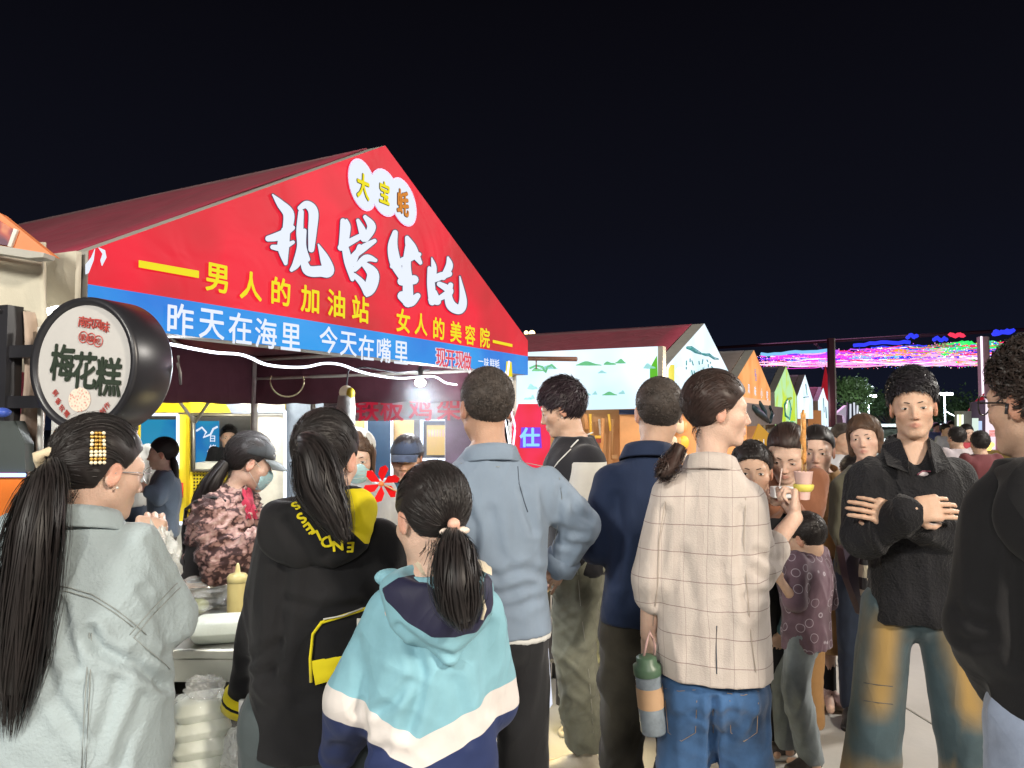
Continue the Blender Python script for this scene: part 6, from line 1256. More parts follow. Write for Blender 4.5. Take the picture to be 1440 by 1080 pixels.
def cap_hat(s, m, mb_, brim=.075, pitch=0, logo=None):
    def dome(x, y, z): return smax(smax(ell((0, -.010, .035), (.090, .108, .098))[0](x, y, z), (.030 + .10 * (y + .0)) * -1 * 0 + .038 - z + .12 * np.minimum(y, 0) * -1 * 0 + 0 * x, .003), -.2 + 0 * x, .001)
    S = Sdf(s.hc - .16 * s.hs, s.hc + .16 * s.hs, .005); S.add(in_frame(dome, s.hc, s.HM, s.hs, .15), .002); V, Q = S.mesh(); d = link('cap', fastmesh('cap', relax(V, Q, 1), Q), m, s.o)
    vs = []; N = 18
    for lay in (0, 1):
        for j in range(6):
            for i in range(N + 1):
                a = R(-62) + R(124) * i / N; t = j / 5; r1 = .088; x = math.sin(a) * (r1 + .0 * t) * (1 - .12 * t); y = math.cos(a) * .098 - .01 + brim * t * math.cos(a * .9) ** .6; vs.append((x, y, .040 - .030 * t * t - .10 * x * x / .088 * (.6 + t) - lay * .003))
    m_ = (N + 1); fs = [(l * 6 * m_ + j * m_ + i, l * 6 * m_ + j * m_ + i + 1, l * 6 * m_ + (j + 1) * m_ + i + 1, l * 6 * m_ + (j + 1) * m_ + i) for l in (0, 1) for j in range(5) for i in range(N)]
    me = pydata('brim', vs, fs, True); me.transform(s.headM()); link('brim', me, mb_, d)
    mb = MB(); mb.ball((0, -.01, .134), .006, 6); me = mb.mesh('button'); me.transform(s.headM()); link('button', me, m, d)
    for k in range(6):
        a = k * math.pi / 3; mb = MB(); mb.tube([(math.sin(a) * .0905 * math.sin(t), -.010 + math.cos(a) * .1085 * math.sin(t), .035 + .0985 * math.cos(t)) for t in np.linspace(.05, 1.5, 9)], .0012, 4); me = mb.mesh('cap_seam'); me.transform(s.headM()); link('cap_seam', me, m, d)
    return d
def mask(s, m):
    def f(x, y, z):
        d = ell((0, .030, -.048), (.066, .072, .074))[0](x, y, z); d = smin(d, ell((0, .098, -.036), (.014, .012, .02))[0](x, y, z), .02); d = smax(d, -(ell((0, .028, -.048), (.062, .066, .072))[0](x, y, z)), .002)
        return smax(smax(d, .050 - y + 0 * z - .10 * np.abs(z + .055), .003), np.abs(z + .055) - .050 + 0 * x, .004)
    S = Sdf(s.hc - .15 * s.hs, s.hc + .15 * s.hs, .004); S.add(in_frame(f, s.hc, s.HM, s.hs, .14), .001); V, Q = S.mesh(); V = relax(V, Q, 1); d = link('face_mask', fastmesh('face_mask', V, Q), m, s.o)
    mb = MB()
    for q in (1, -1):
        mb.tube([(q * .052, .078, -.020), (q * .070, .03, .0), (q * .083, -.005, .024), (q * .086, -.020, .0), (q * .078, .0, -.035), (q * .056, .062, -.092)], .0011, 4)
    for zz in (-.040, -.055, -.070): mb.tube([(.058 * math.sin(a), .032 + .074 * math.cos(a) + (.0 if abs(a) > .2 else .0), zz) for a in np.linspace(-.85, .85, 13)], .0011, 4)
    me = mb.mesh('ear_loops'); me.transform(s.headM()); link('ear_loops', me, WHT, d); return d
MASKM = mat('mask_cyan', (.38, .58, .62), .8, var=.06); CAPM = cloth('cap_black', (.018, .020, .022), .8, bump=.12)
cap_hat(p, CAPM, cloth('brim_grey', (.09, .10, .10), .8)); mask(p, MASKM)
mb = MB(); mb.tube([(.045, .082, .085), (.052, .080, .075), (.040, .088, .068), (.050, .080, .060)], .0035, 5); me = mb.mesh('cap_print'); me.transform(p.headM()); link('cap_print', me, WHT, p.o)

# 3 --- black hoodie with yellow lining
p = Person(448, 1.94, 1.630, 6, True, hs=.93, label='woman in oversized black hoodie with yellow hood lining and yellow pocket'); p.head(-20, -4, 0)
p.J['head'] = p.L(460, 648, .02); p.J['shR'] = p.L(530, 768, .0); p.J['shL'] = p.L(396, 762, .0); p.J['elL'] = p.L(372, 880, .02); p.J['wrL'] = p.L(342, 992, .06); p.J['elR'] = p.L(575, 890, .1); p.J['wrR'] = p.L(560, 850, .3)
p.handp['L'] = dict(dir=p.vecL((.12, .2, -1)), nrm=p.vecL((-1, -.3, 0)), curl=(.7, .9, .6)); p.fine_hands = 'L'
tie = (-.028, -.098, .055); hp0 = np.array(p.J['head']) + p.hs * (p.HM @ np.array(tie))
p.build(hair=dict(style='pony', tie=tie, n=2400, mat=H_BLK, thick=.012, top=.014, tail=dict(pts=[hp0, p.L(440, 632, -.155), p.L(447, 680, -.17), p.L(470, 725, -.185), p.L(488, 764, -.20)], rad=[.014, .044, .058, .040, .012], n=800, w=.0032, wave=.006)), hairstep=.005)
p.garment('hoodie', BLKC, [p.torso([(.476, .168, .142), (.54, .168, .140), (.60, .168, .138), (.70, .170, .130), (.765, .164, .120), (.80, .150, .105), (.825, .125, .090), (.850, .085, .078)])] + p.sleeve('R', (.080, .082, .06), .95) + p.sleeve('L', (.068, .066, .046), .93), step=.0085, amp=.008, fscale=9, seed=9, creases=[([(405, 770), (396, 830), (392, 900), (380, 960)], 10, .012), ([(350, 930), (372, 915), (392, 905)], 7, .007), ([(342, 960), (362, 948), (380, 945)], 7, .007), ([(420, 990), (455, 985), (500, 990)], 8, .005), ([(400, 960), (430, 975), (470, 970)], 8, .006), ([(405, 845), (450, 858), (510, 850)], 7, .006)])
hd = p.last; N_ = np.array(p.J['neck'])
HY = ramp_cloth('hood_black_yellow', 'lin', [(0, (.0085, .0085, .010)), (.5, (.66, .55, .01))], bump=.25, sheen=.05)
p.garment('hood', HY, [(ell(N_ + [.010, -.095, -.060], (.138, .058, .085)), .03), (ell(N_ + [.0, -.045, -.005], (.128, .088, .045)), .05), (ell(N_ + [.085, -.070, .0], (.075, .065, .060)), .03)], subs=[(ell(N_ + [-.02, -.06, .085], (.095, .075, .075)), .02)], step=.0075, amp=.003, fscale=9, panels=dict(lin=[[(484, 690), (520, 684), (550, 705), (556, 758), (540, 769), (512, 764), (492, 745), (478, 715)]]), creases=[([(488, 700), (500, 742), (530, 765), (556, 762)], 6, .006), ([(404, 735), (440, 800), (500, 840)], 9, .008)])
hoo = p.last
for ch, x, y, rz in (('S', 416, 712, 225), ('S', 424, 728, 222), ('E', 434, 742, 215), ('L', 445, 753, 205), ('D', 459, 761, 195), ('N', 475, 766, 186), ('E', 493, 768, 178), ('S', 545, 778, 165)):
    h, nn = p.bag_ray(x, y, hoo); me = text_mesh(ch, .036, 0, 0); me = bold_copies(me, .0012, 8, .0001); q = Vector(nn).normalized(); rt = Vector((0, 0, 1)).cross(q).normalized(); me.transform(Matrix.Rotation(R(rz), 4, 'Z')); me.transform(frame(h + q * .003, rt, q.cross(rt))); link('letter', me, YELC, p.o)
patch_on(p, [(440, 875), (534, 846), (540, 940), (442, 960)], 'pocket', BLKC, hd, off=.006, thick=.006)
patch_on(p, [(438, 928), (538, 908), (532, 942), (444, 960)], 'pocket_band', YELC, hd, off=.011, thick=.007)
strip_on(p, [(438, 958), (437, 925), (441, 890), (452, 873), (480, 866), (510, 858), (534, 852)], .0042, 'piping', YELC, hd, off=.010); strip_on(p, [(455, 871), (480, 865), (505, 858)], .0018, 'zip', STEEL, hd, off=.016)
mb = MB(); h, nn = p.bag_ray(501, 872, hd); mb.box(tuple(h + nn * .014), (.010, .003, .018)); mb.build('zip_pull', STEEL, p.o)
e_, w_ = Vector(p.J['elL']), Vector(p.J['wrL']); dr = (w_ - e_).normalized(); cuff_c = e_ + (w_ - e_) * .93
MB().tube([cuff_c - dr * .02, cuff_c + dr * .025], .056, 20).build('cuff', YELC, p.o); MB().tube([cuff_c - dr * .002, cuff_c + dr * .005], .0575, 20).build('cuff_stripe', BLKC, p.o)
p.trousers(cloth('trouser_slate', (.05, .065, .07), .8), (.11, .09, .08))
o = crumple('plastic_bag', W(348, 1055, 1.96), .075, PLAS2, 31, squash=(.9, .7, 1.0), amp=.3); tag(o, 'thin white carrier bag hanging from the yellow cuffed hand', 'bag')
mb = MB(); mb.box(tuple(W(340, 1008, 1.92)), (.012, .012, .085), M=Matrix.Translation(W(344, 1003, 1.92)) @ Matrix.Rotation(R(60), 4, 'Y') @ Matrix.Translation(-W(344, 1003, 1.92)) if False else None); o = mb.build('phone', mat('phone_white', (.6, .6, .6), .2)); tag(o, 'white phone edge gripped in the yellow cuffed hand', 'phone')
o = crumple('red_packet', W(372, 1060, 2.02), .06, mat('packet_red', (.60, .05, .02), .4, var=.2), 33, squash=(.5, .4, 1.5), amp=.15); tag(o, 'red and orange snack bag carried beside the black hoodie', 'bag')

# 4 --- girl in the colour block windbreaker
p = Person(610, 1.68, 1.490, 10, True, hs=.93, label='girl with low ponytail in light blue, white and navy windbreaker'); p.head(24, -10, 3)
p.J['head'] = p.L(606, 731, .02); p.J['shR'] = p.L(672, 862, .02); p.J['shL'] = p.L(552, 862, .0); p.J['elL'] = p.L(502, 985, .03); p.J['wrL'] = p.L(478, 1060, .16); p.J['elR'] = p.L(690, 985, .06); p.J['wrR'] = p.L(670, 960, .26)
tie = (-.0, -.102, -.030); hp0 = np.array(p.J['head']) + p.hs * (p.HM @ np.array(tie))
p.build(hair=dict(style='pony', tie=tie, n=2400, mat=H_BLK, low=.006, tail=dict(pts=[hp0, p.L(640, 775, -.16), p.L(642, 815, -.19), p.L(648, 855, -.20), p.L(655, 888, -.19)], rad=[.013, .040, .050, .042, .014], n=700, w=.0029, wave=.003)), hairstep=.005)
LBL, NVY = (.20, .40, .48), (.018, .030, .10); WB = ramp_cloth('windbreaker', 'band', [(0, NVY), (.30, (.62, .58, .56)), (.36, LBL)], rough=.6, bump=.35, grain=.03, sheen=.05)
ZB = p.L(580, 1010, 0)[2] ; XB = p.L(585, 1000, 0)[0]
def band(P): return .36 + (P[:, 2] - ZB - .42 * np.minimum(np.abs(P[:, 0] - XB), .16) - .06 * np.maximum(np.abs(P[:, 0] - XB) - .16, 0))
p.garment('windbreaker', WB, [p.torso([(.46, .160, .135), (.52, .168, .140), (.62, .162, .130), (.70, .158, .125), (.765, .150, .115), (.80, .135, .100), (.825, .100, .082), (.850, .072, .070)])] + p.sleeve('L', (.072, .084, .052), .97) + p.sleeve('R', (.070, .074, .052), .97), step=.0072, amp=.007, fscale=11, seed=12, attrs=dict(band=band), stretch=(1, 1, .6), creases=[([(580, 900), (592, 945), (588, 985), (572, 1030)], 9, .010), ([(500, 900), (510, 950), (505, 1000)], 8, .005), ([(640, 960), (650, 1000), (660, 1040)], 9, .004), ([(690, 880), (684, 940), (688, 1000)], 8, .006), ([(530, 1000), (555, 985), (575, 960)], 7, .007), ([(470, 1050), (500, 1060), (540, 1055)], 8, .007)])
wb = p.last; N_ = np.array(p.J['neck']); NVC = cloth('hood_lining_navy', (.020, .020, .045), .7, bump=.2); LBC = cloth('hood_light_blue', LBL, .6, bump=.3, grain=.03, sheen=.05)
HL = ramp_cloth('hood_blue_navy', 'lin', [(0, LBL), (.5, (.020, .020, .050))], rough=.6, bump=.3, grain=.03, sheen=.05)
p.garment('hood', HL, [(ell(N_ + [.010, -.070, -.060], (.112, .062, .085)), .03), (ell(N_ + [0.005, -.035, -.02], (.122, .080, .052)), .04), (cone(N_ + [.015, -.10, -.09], N_ + [.03, -.105, -.150], .05, .018), .04)], subs=[(ell(N_ + [.010, -.065, .065], (.092, .072, .080)), .02)], step=.0065, amp=.002, fscale=14, panels=dict(lin=[[(537, 828), (560, 812), (590, 806), (610, 830), (650, 870), (668, 850), (684, 806), (692, 800), (694, 850), (676, 886), (640, 897), (608, 897), (570, 872), (543, 845)]]), creases=[([(560, 880), (600, 912), (640, 925), (668, 905), (690, 870)], 5, .006), ([(580, 910), (620, 940), (640, 945)], 5, .004)])
hoo = p.last
CRP = cloth('print_cream', (.62, .55, .42), .8)
patch_on(p, [(578, 800), (600, 790), (606, 806), (592, 820)], 'cream_print', CRP, hoo, off=.016, thick=.003); patch_on(p, [(668, 792), (686, 800), (684, 815), (668, 808)], 'cream_print', CRP, hoo, off=.016, thick=.003); strip_on(p, [(672, 838), (676, 855), (672, 870)], .004, 'cream_print', CRP, hoo, off=.014)
fb = crumple('hood_fold', p.L(548, 812, -.01), .028, LBC, 3, squash=(1.2, .8, .7), amp=.06, parent=p.o)
c = Vector(p.headP((0, -.112, -.034))); mb = MB(); mb.ball(c + Vector((-.002, -.016, .018)), .0135, 10); mb.build('hair_bobble', mat('bobble_peach', (.70, .40, .30), .5), p.o)
mb = MB(); mb.ball(c + Vector((-.017, -.014, .002)), .012, 10, (1.3, .8, .7)); mb.ball(c + Vector((.017, -.014, .004)), .012, 10, (1.3, .8, .7)); mb.ball(c + Vector((.0, -.014, -.008)), .013, 10, (1.2, .8, .8)); mb.build('hair_bow', mat('bow_pearl', (.72, .60, .52), .5), p.o)
p.trousers(cloth('trouser_teal_dark', (.02, .04, .05), .8), (.10, .08, .075))

# 5 --- man in grey-blue shirt, hand on hip
p = Person(694, 2.45, 1.775, 10, False, skin=SK_D, label='man in grey blue shirt with right hand on his hip, seen from behind'); p.head(12, 2, 0)
p.J['head'] = p.L(683, 575, .03); p.J['neck'] = p.L(690, 650, .0); p.J['pelvis'] = p.L(708, 865, .0)
p.J['shR'] = p.L(765, 688, .02); p.J['shL'] = p.L(652, 682, -.02); p.J['elR'] = p.L(818, 738, .05); p.J['wrR'] = p.L(783, 802, .10); p.J['elL'] = p.L(625, 760, .12); p.J['wrL'] = p.L(640, 720, .36)
p.handp['R'] = dict(dir=p.vecL((-.75, .45, -.25)), nrm=p.vecL((.3, -.4, .8)), curl=(.5, .6, .4)); p.fine_hands = 'R'; p.fat = .003
p.build(hair=dict(style='crop', n=5200, mat=H_GRY, len=.012, thick=.007, top=.008, rnd=.7, lift=1.0, sw=.62), hairstep=.006)
p.garment('shirt', GRB, [p.torso(rows(.515, .90, 1.0, flare=.004))] + p.sleeve('R', (.074, .064, .052), .85) + p.sleeve('L', (.072, .064, .05), .9), step=.0085, amp=.005, fscale=12, seed=21, creases=[([(648, 700), (668, 740), (664, 780)], 7, .008), ([(735, 690), (742, 720), (752, 745)], 6, .006), ([(690, 720), (700, 770), (720, 800)], 8, .004), ([(662, 800), (700, 812), (740, 800), (772, 810)], 6, .006), ([(668, 830), (705, 838), (745, 825)], 6, .006), ([(680, 855), (720, 855), (760, 842)], 6, .005), ([(790, 690), (785, 725), (790, 760)], 6, .006), ([(800, 700), (812, 722), (830, 730)], 5, .006), ([(795, 745), (812, 750), (828, 752)], 5, .005), ([(792, 765), (808, 768), (822, 766)], 5, .005), ([(735, 860), (770, 800)], 6, .004)])
sh = p.last; collar(p, .083, GRB, .0, hgt=.040)
strip_on(p, [(648, 652), (700, 657), (740, 652), (768, 657)], .0012, 'yoke_seam', SEAM, sh, off=.0025); strip_on(p, [(728, 656), (730, 680), (737, 705), (742, 720)], .0016, 'pleat', mat('shade_thread', (.05, .065, .09), .9), sh, off=0)
strip_on(p, [(786, 672), (790, 700), (784, 740), (780, 765)], .0012, 'seam', SEAM, sh, off=.0025)
e_, w_ = Vector(p.J['elR']), Vector(p.J['wrR']); dr = (w_ - e_).normalized(); cc = e_ + (w_ - e_) * .86; MB().tube([cc - dr * .035, cc - dr * .03, cc + dr * .02, cc + dr * .022], [.055, .062, .060, .052], 20).build('cuff', GRB, p.o)
p.garment('undershirt', WHT, [p.torso([(.505, .149, .115), (.54, .148, .112)])], step=.010, amp=.002)
p.trousers(BLKT, (.088, .084, .078))

# 6 --- young man in varsity jacket, profile left
p = Person(812, 3.5, 1.80, 84, False, label='young man in black varsity jacket with white sleeves looking down to the left'); p.head(0, -14, 0)
p.J['head'] = p.L(790, 577, 0); p.J['neck'] = p.L(808, 624, 0); p.J['pelvis'] = (0, 0, .95); p.J['shL'] = p.L(826, 652, -.17); p.J['elL'] = p.L(820, 740, -.22); p.J['wrL'] = p.L(790, 790, -.2); p.J['shR'] = p.L(812, 652, .17); p.J['elR'] = p.L(806, 740, .2); p.J['wrR'] = p.L(775, 790, .15)
p.J['anL'] = p.L(822, 1040, -.05); p.J['anL'] = (p.J['anL'][0], p.J['anL'][1], .09); p.J['knL'] = p.L(808, 905, -.1); p.J['hipL'] = p.L(812, 800, -.09); p.J['anR'] = p.L(846, 1000, .35); p.J['anR'] = (p.J['anR'][0], p.J['anR'][1], .09); p.J['knR'] = p.L(838, 905, .15); p.J['toeL'] = p.vecL((-1, -.15, 0)); p.J['toeR'] = p.vecL((-1, .1, 0))
p.build(hair=dict(style='short', n=3000, mat=hair_mat('hair_plum', (.022, .013, .018), .42), top=.020, thick=.014, len=.050, comb=(0, .8, -.5), rnd=.25, front=-.02), lid=.4)
p.garment('varsity_jacket', ramp_cloth('varsity_body', 'slv', [(0, (.014, .014, .018)), (.5, (.55, .54, .50))], bump=.25), [p.torso(rows(.50, 1.12, 1.18))] + p.sleeve('R', (.085, .075, .055), .95) + p.sleeve('L', (.085, .075, .055), .95), step=.012, amp=.008, seed=3,
          attrs=dict(slv=lambda P: .5 + 4 * np.minimum(p.torso(rows(.50, 1.12, 1.18))[0][0](P[:, 0], P[:, 1], P[:, 2]) - np.minimum(cone(p.J['shL'], p.J['elL'], .085, .075)[0](P[:, 0], P[:, 1], P[:, 2]), cone(p.J['elL'], p.J['wrL'], .075, .055)[0](P[:, 0], P[:, 1], P[:, 2])) - .004, np.array(p.J['shL'])[2] + .01 - P[:, 2])))
strip_on(p, [(803, 630), (812, 620), (826, 612), (834, 608)], .0035, 'collar_stripe', WHT, off=.003); strip_on(p, [(775, 665), (785, 650), (795, 640), (803, 632)], .003, 'placket_stripe', WHT, off=.002); ear_stud(p, -1, STEEL)
gj = ramp_cloth('jeans_olive_grey', 'fr', [(0, (.075, .078, .072)), (.5, (.12, .12, .075)), (.53, (.16, .155, .085))], bump=.35, var=.3); gj.node_tree.nodes
p.garment('jeans', cloth('jeans_greygreen', (.19, .195, .15), .85, var=.35, bump=.4), p.legs((.112, .098, .082), .92), cuts=[lambda x, y, z: .118 - z + 0 * x + 0 * y], step=.011, amp=.012, fscale=12, stretch=(1, 1, 1.2), seed=8)
strip_on(p, [(812, 800), (816, 850), (822, 900), (828, 950), (832, 1000), (834, 1030)], .0015, 'seam', mat('thread_pale', (.4, .4, .36), .8)); p.shoes(SHW, RUB)

# 7 --- man in navy polo
p = Person(910, 2.72, 1.75, -8, False, label='man in dark navy polo shirt with buzz cut, standing between two shoppers'); p.head(9, 4, 0)
p.J['head'] = p.L(926, 582, .0); p.J['neck'] = p.L(912, 645, 0); p.J['pelvis'] = p.L(900, 880, 0); p.J['shL'] = p.L(866, 682, 0); p.J['shR'] = p.L(950, 685, 0); p.J['elL'] = p.L(838, 765, .02); p.J['wrL'] = p.L(868, 795, .16); p.J['elR'] = p.L(960, 790, .08); p.J['wrR'] = p.L(930, 830, .2)
p.build(hair=dict(style='crop', n=5200, mat=H_GRY, len=.010, thick=.006, top=.006, rnd=.8, lift=1.0, sw=.6))
p.garment('polo_shirt', NAVYC, [p.torso(rows(.500, .82, 1.0))] + p.sleeve('L', (.082, .074, .06), -.05) + p.sleeve('R', (.082, .074, .06), -.05), step=.010, amp=.005, fscale=8, seed=31, creases=[([(868, 700), (874, 760), (868, 820)], 7, .007), ([(880, 850), (895, 800), (905, 760)], 8, .005)]); collar(p, .084, NAVYC, .004, hgt=.038)
p.trousers(cloth('trouser_olive_black', (.034, .030, .021), .8, var=.5), (.084, .084, .080), amp=.011, seed=14)

# 8 --- woman in checked blazer
p = Person(1000, 2.24, 1.72, -20, True, hs=.90, label='tall woman in pale checked blazer holding a skewer and a water bottle'); p.head(-74, 0, 4)
p.J['head'] = p.L(1010, 579, .0); p.J['neck'] = p.L(1000, 655, .0); p.J['shR'] = p.L(1046, 706, .03); p.J['shL'] = p.L(946, 698, -.01); p.J['elR'] = p.L(1058, 804, .06); p.J['wrR'] = p.L(1118, 728, .22); p.J['elL'] = p.L(918, 812, .0); p.J['wrL'] = p.L(912, 892, .06)
p.J['hipL'] = p.L(974, 965, 0); p.J['hipR'] = p.L(1032, 965, 0); p.J['knL'] = (p.J['hipL'][0] - .045, .0, .46); p.J['knR'] = (p.J['hipR'][0] + .045, .05, .46); p.J['anL'] = (p.J['hipL'][0] - .05, -.05, .08); p.J['anR'] = (p.J['hipR'][0] + .04, .05, .08); p.J['pelvis'] = p.L(1004, 935, 0)
p.handp['R'] = dict(dir=p.vecL((.18, .25, .95)), nrm=p.vecL((.9, -.4, 0)), curl=(1.15, 1.2, .8), thumb=.9, fine=.004); p.handp['L'] = dict(dir=p.vecL((.05, .1, -1)), nrm=p.vecL((-.9, -.4, 0)), curl=(1.1, 1.1, .7), thumb=.8, fine=.004); p.fine_hands = 'RL'
tie = (.0, -.088, -.055); p.build(hair=dict(style='pony', tie=tie, n=2400, mat=H_BRN, low=-.004, thick=.012, front=-.006, tail=dict(pts=[p.L(956, 628, -.02), p.L(946, 648, -.04), p.L(938, 662, -.07), p.L(920, 668, -.10)], rad=[.022, .026, .024, .010], n=150, w=.004, wave=.02)), hairstep=.005, gaze=.001)
cm_ = cloth('blazer_check', (.47, .415, .38), .85, var=.06, weave=260, bump=.35, grain=.25); n = cm_.node_tree; b_ = n.nodes['Principled BSDF']; src = basecolor_src(cm_); co = n.nodes.new('ShaderNodeTexCoord'); sx_ = n.nodes.new('ShaderNodeSeparateXYZ'); n.links.new(co.outputs['Object'], sx_.inputs[0])
wz = n.nodes.new('ShaderNodeTexNoise'); wz.inputs['Scale'].default_value = 3; n.links.new(co.outputs['Object'], wz.inputs[0])
def line(inp, period, width, dark, prev, off=0):
    a = n.nodes.new('ShaderNodeMath'); a.operation = 'MULTIPLY_ADD'; a.inputs[1].default_value = .035; n.links.new(wz.outputs[0], a.inputs[0]); n.links.new(inp, a.inputs[2])
    d = n.nodes.new('ShaderNodeMath'); d.operation = 'PINGPONG'; d.inputs[1].default_value = period / 2; ad = n.nodes.new('ShaderNodeMath'); ad.operation = 'ADD'; ad.inputs[1].default_value = 5 + off; n.links.new(a.outputs[0], ad.inputs[0]); n.links.new(ad.outputs[0], d.inputs[0])
    l = n.nodes.new('ShaderNodeMath'); l.operation = 'LESS_THAN'; l.inputs[1].default_value = width; n.links.new(d.outputs[0], l.inputs[0]); mu = n.nodes.new('ShaderNodeMath'); mu.operation = 'MULTIPLY'; mu.inputs[1].default_value = dark; n.links.new(l.outputs[0], mu.inputs[0])
    mx = n.nodes.new('ShaderNodeMixRGB'); mx.inputs[2].default_value = (.16, .10, .10, 1); n.links.new(mu.outputs[0], mx.inputs[0]); n.links.new(prev, mx.inputs[1]); return mx.outputs[0]
c_ = line(sx_.outputs['Z'], .078, .0011, .75, src); c_ = line(sx_.outputs['X'], .066, .0010, .35, c_); c_ = line(sx_.outputs['X'], .066, .010, .09, c_, .02); n.links.new(c_, b_.inputs['Base Color'])
p.garment('blazer', cm_, [p.torso([(.496, .166, .142), (.54, .164, .138), (.60, .160, .130), (.70, .160, .124), (.765, .166, .120), (.80, .152, .104), (.825, .112, .086), (.850, .076, .072)])] + p.sleeve('R', (.070, .072, .060), .40) + p.sleeve('L', (.066, .064, .056), .30), step=.008, amp=.006, fscale=9, seed=41, creases=[([(1044, 720), (1042, 790), (1052, 860)], 8, .009), ([(935, 720), (930, 790), (925, 850)], 7, .008), ([(1060, 800), (1078, 815), (1096, 820)], 6, .006), ([(1062, 775), (1080, 785), (1100, 788)], 6, .005), ([(1050, 840), (1075, 835), (1095, 828)], 6, .005), ([(960, 780), (975, 850), (970, 920)], 9, .004), ([(1020, 800), (1025, 870), (1015, 930)], 9, .004)])
bl = p.last; collar(p, .072, cm_, -.016, hgt=.034, open_=1.4); strip_on(p, [(1008, 880), (1007, 910), (1008, 948)], .0016, 'vent', mat('shade_thread', (0, 0, 0)), bl, off=0); strip_on(p, [(1048, 700), (1046, 760), (1050, 820), (1056, 900), (1062, 945)], .0011, 'seam', mat('thread_taupe', (.35, .30, .25), .8), bl, off=.0025); strip_on(p, [(936, 705), (926, 760), (924, 820), (918, 880)], .0011, 'seam', mat('thread_taupe', (0, 0, 0)), bl, off=.0025)
p.trousers(DEN_B, (.093, .078, .066), amp=.009, name='jeans', step=.009, creases=[([(1003, 985), (1003, 1040), (1001, 1090)], 6, .022), ([(950, 1010), (975, 1005), (998, 1012)], 6, .005), ([(1008, 1010), (1030, 1004), (1060, 1012)], 6, .005)]); jn = p.last; TH_ = mat('thread_tan', (.30, .20, .10), .8)
for pts in ([(935, 968), (955, 972), (978, 970)], [(1022, 975), (1045, 978), (1066, 972)], [(1000, 960), (1002, 1000), (1003, 1030)], [(936, 985), (940, 1030), (958, 1042), (978, 1030), (980, 985)], [(1026, 985), (1028, 1030), (1046, 1042), (1064, 1030), (1066, 988)]): strip_on(p, pts, .0008, 'seam', TH_, jn, off=.0015)
cup = empty('snack_cup', W(1130, 683, 2.47)); tag(cup, 'pink paper cup with fried skewers raised in the blazer woman hand', 'cup')
mb = MB(); mb.lathe([(.018, -.045), (.030, .045), (.031, .047), (.028, .045), (.017, -.03)], n=20); mb.build('cup_paper', mat('paper_pink', (.62, .42, .38), .6, var=.1), cup)
for i in range(2): 
    mb = MB(); mb.tube([(-.004 + .012 * i, 0, -.02), (-.004 + .014 * i, 0, .24)], .0018, 5); mb.build('stick', mat('bamboo', (.60, .42, .20), .6), cup)
mb = MB(); mb.tube([(.004, 0, .07), (.002, 0, .09), (.006, 0, .12), (.000, 0, .15), (.005, 0, .19), (.002, 0, .23), (.004, 0, .25)], [.006, .009, .006, .010, .007, .008, .003], 8); mb.build('fried_skewer', mat('batter_orange', (.55, .25, .06), .5, var=.4, vscale=60, bump=.6), cup)
mb = MB(); mb.lathe([(.024, -.018), (.031, -.010), (.033, .002), (.028, .006)], n=20); mb.build('napkin', mat('napkin_yellow', (.6, .52, .10), .6), cup)
wb_ = empty('water_bottle', W(915, 985, 2.22)); tag(wb_, 'green lidded water bottle with tan band hanging from a strap', 'bottle'); wb_.rotation_euler = (R(3), R(-6), 0)
mb = MB(); mb.lathe([(.001, -.092), (.036, -.092), (.038, -.085), (.038, .075), (.034, .082)], n=26); mb.build('body', mat('bottle_smoke', (.22, .26, .30), .15, var=.4, vscale=12), wb_); mb = MB(); mb.lathe([(.0395, -.015), (.0395, .045)], n=26); mb.build('band', mat('band_tan', (.50, .32, .19), .6), wb_)
mb = MB(); mb.lathe([(.040, .078), (.041, .080), (.041, .105), (.030, .112), (.030, .128), (.018, .132), (.001, .132)], n=26); mb.build('lid', mat('lid_green', (.07, .13, .08), .4), wb_); mb = MB(); mb.tube([(.02, 0, .11), (.03, 0, .16), (.018, 0, .20), (.006, .0, .17), (-.01, 0, .12)], .004, 6); mb.build('strap', mat('strap_pink', (.5, .32, .30), .7), wb_)

# 9 --- boy behind, only the forehead shows
p = Person(1056, 3.7, 1.475, 165, False, hs=1.15, label='dark haired boy whose face is half hidden behind the checked blazer')
for q in 'RL': p.J['el' + q] = (p.J['sh' + q][0] * .9, -.10, .95); p.J['wr' + q] = (p.J['sh' + q][0] * .7, .05, .95); p.handp[q] = dict(no=1)
p.build(hair=dict(style='short', n=1600, len=.022)); p.garment('tee', BLKC, [p.torso(rows(.5))] + p.sleeve('R') + p.sleeve('L'), step=.016); p.trousers(BLKT)
# 10 --- woman sipping, rust cardigan
p = Person(1105, 3.85, 1.60, 156, True, hs=1.15, label='woman in rust cardigan bending over a food carton with a straw'); p.head(-2, -24, -5); p.J['head'] = p.L(1106, 639, -.08); p.J['elR'] = p.L(1068, 755, -.05); p.J['wrR'] = p.L(1090, 706, -.28); p.J['elL'] = p.L(1136, 755, -.04); p.J['wrL'] = p.L(1114, 710, -.28)
p.handp['R'] = dict(dir=p.vecL((.8, -.2, .1)), nrm=p.vecL((0, -.3, -1)), curl=(.6, .7, .5)); p.handp['L'] = dict(dir=p.vecL((-.8, -.2, .1)), nrm=p.vecL((0, -.4, -1)), curl=(.6, .7, .5)); p.fine_hands = 'RL'
p.build(hair=dict(style='pony', tie=(0, -.09, -.05), n=900, mat=H_BRN, front=.022, thick=.007), lid=.6); p.garment('cardigan', cloth('knit_rust', (.24, .10, .055), .9, bump=.5), [p.torso(rows(.5, .88, 1.0))] + p.sleeve('R', (.066, .060, .05), .9) + p.sleeve('L', (.066, .060, .05), .9), step=.012, amp=.009, fscale=14, seed=5)
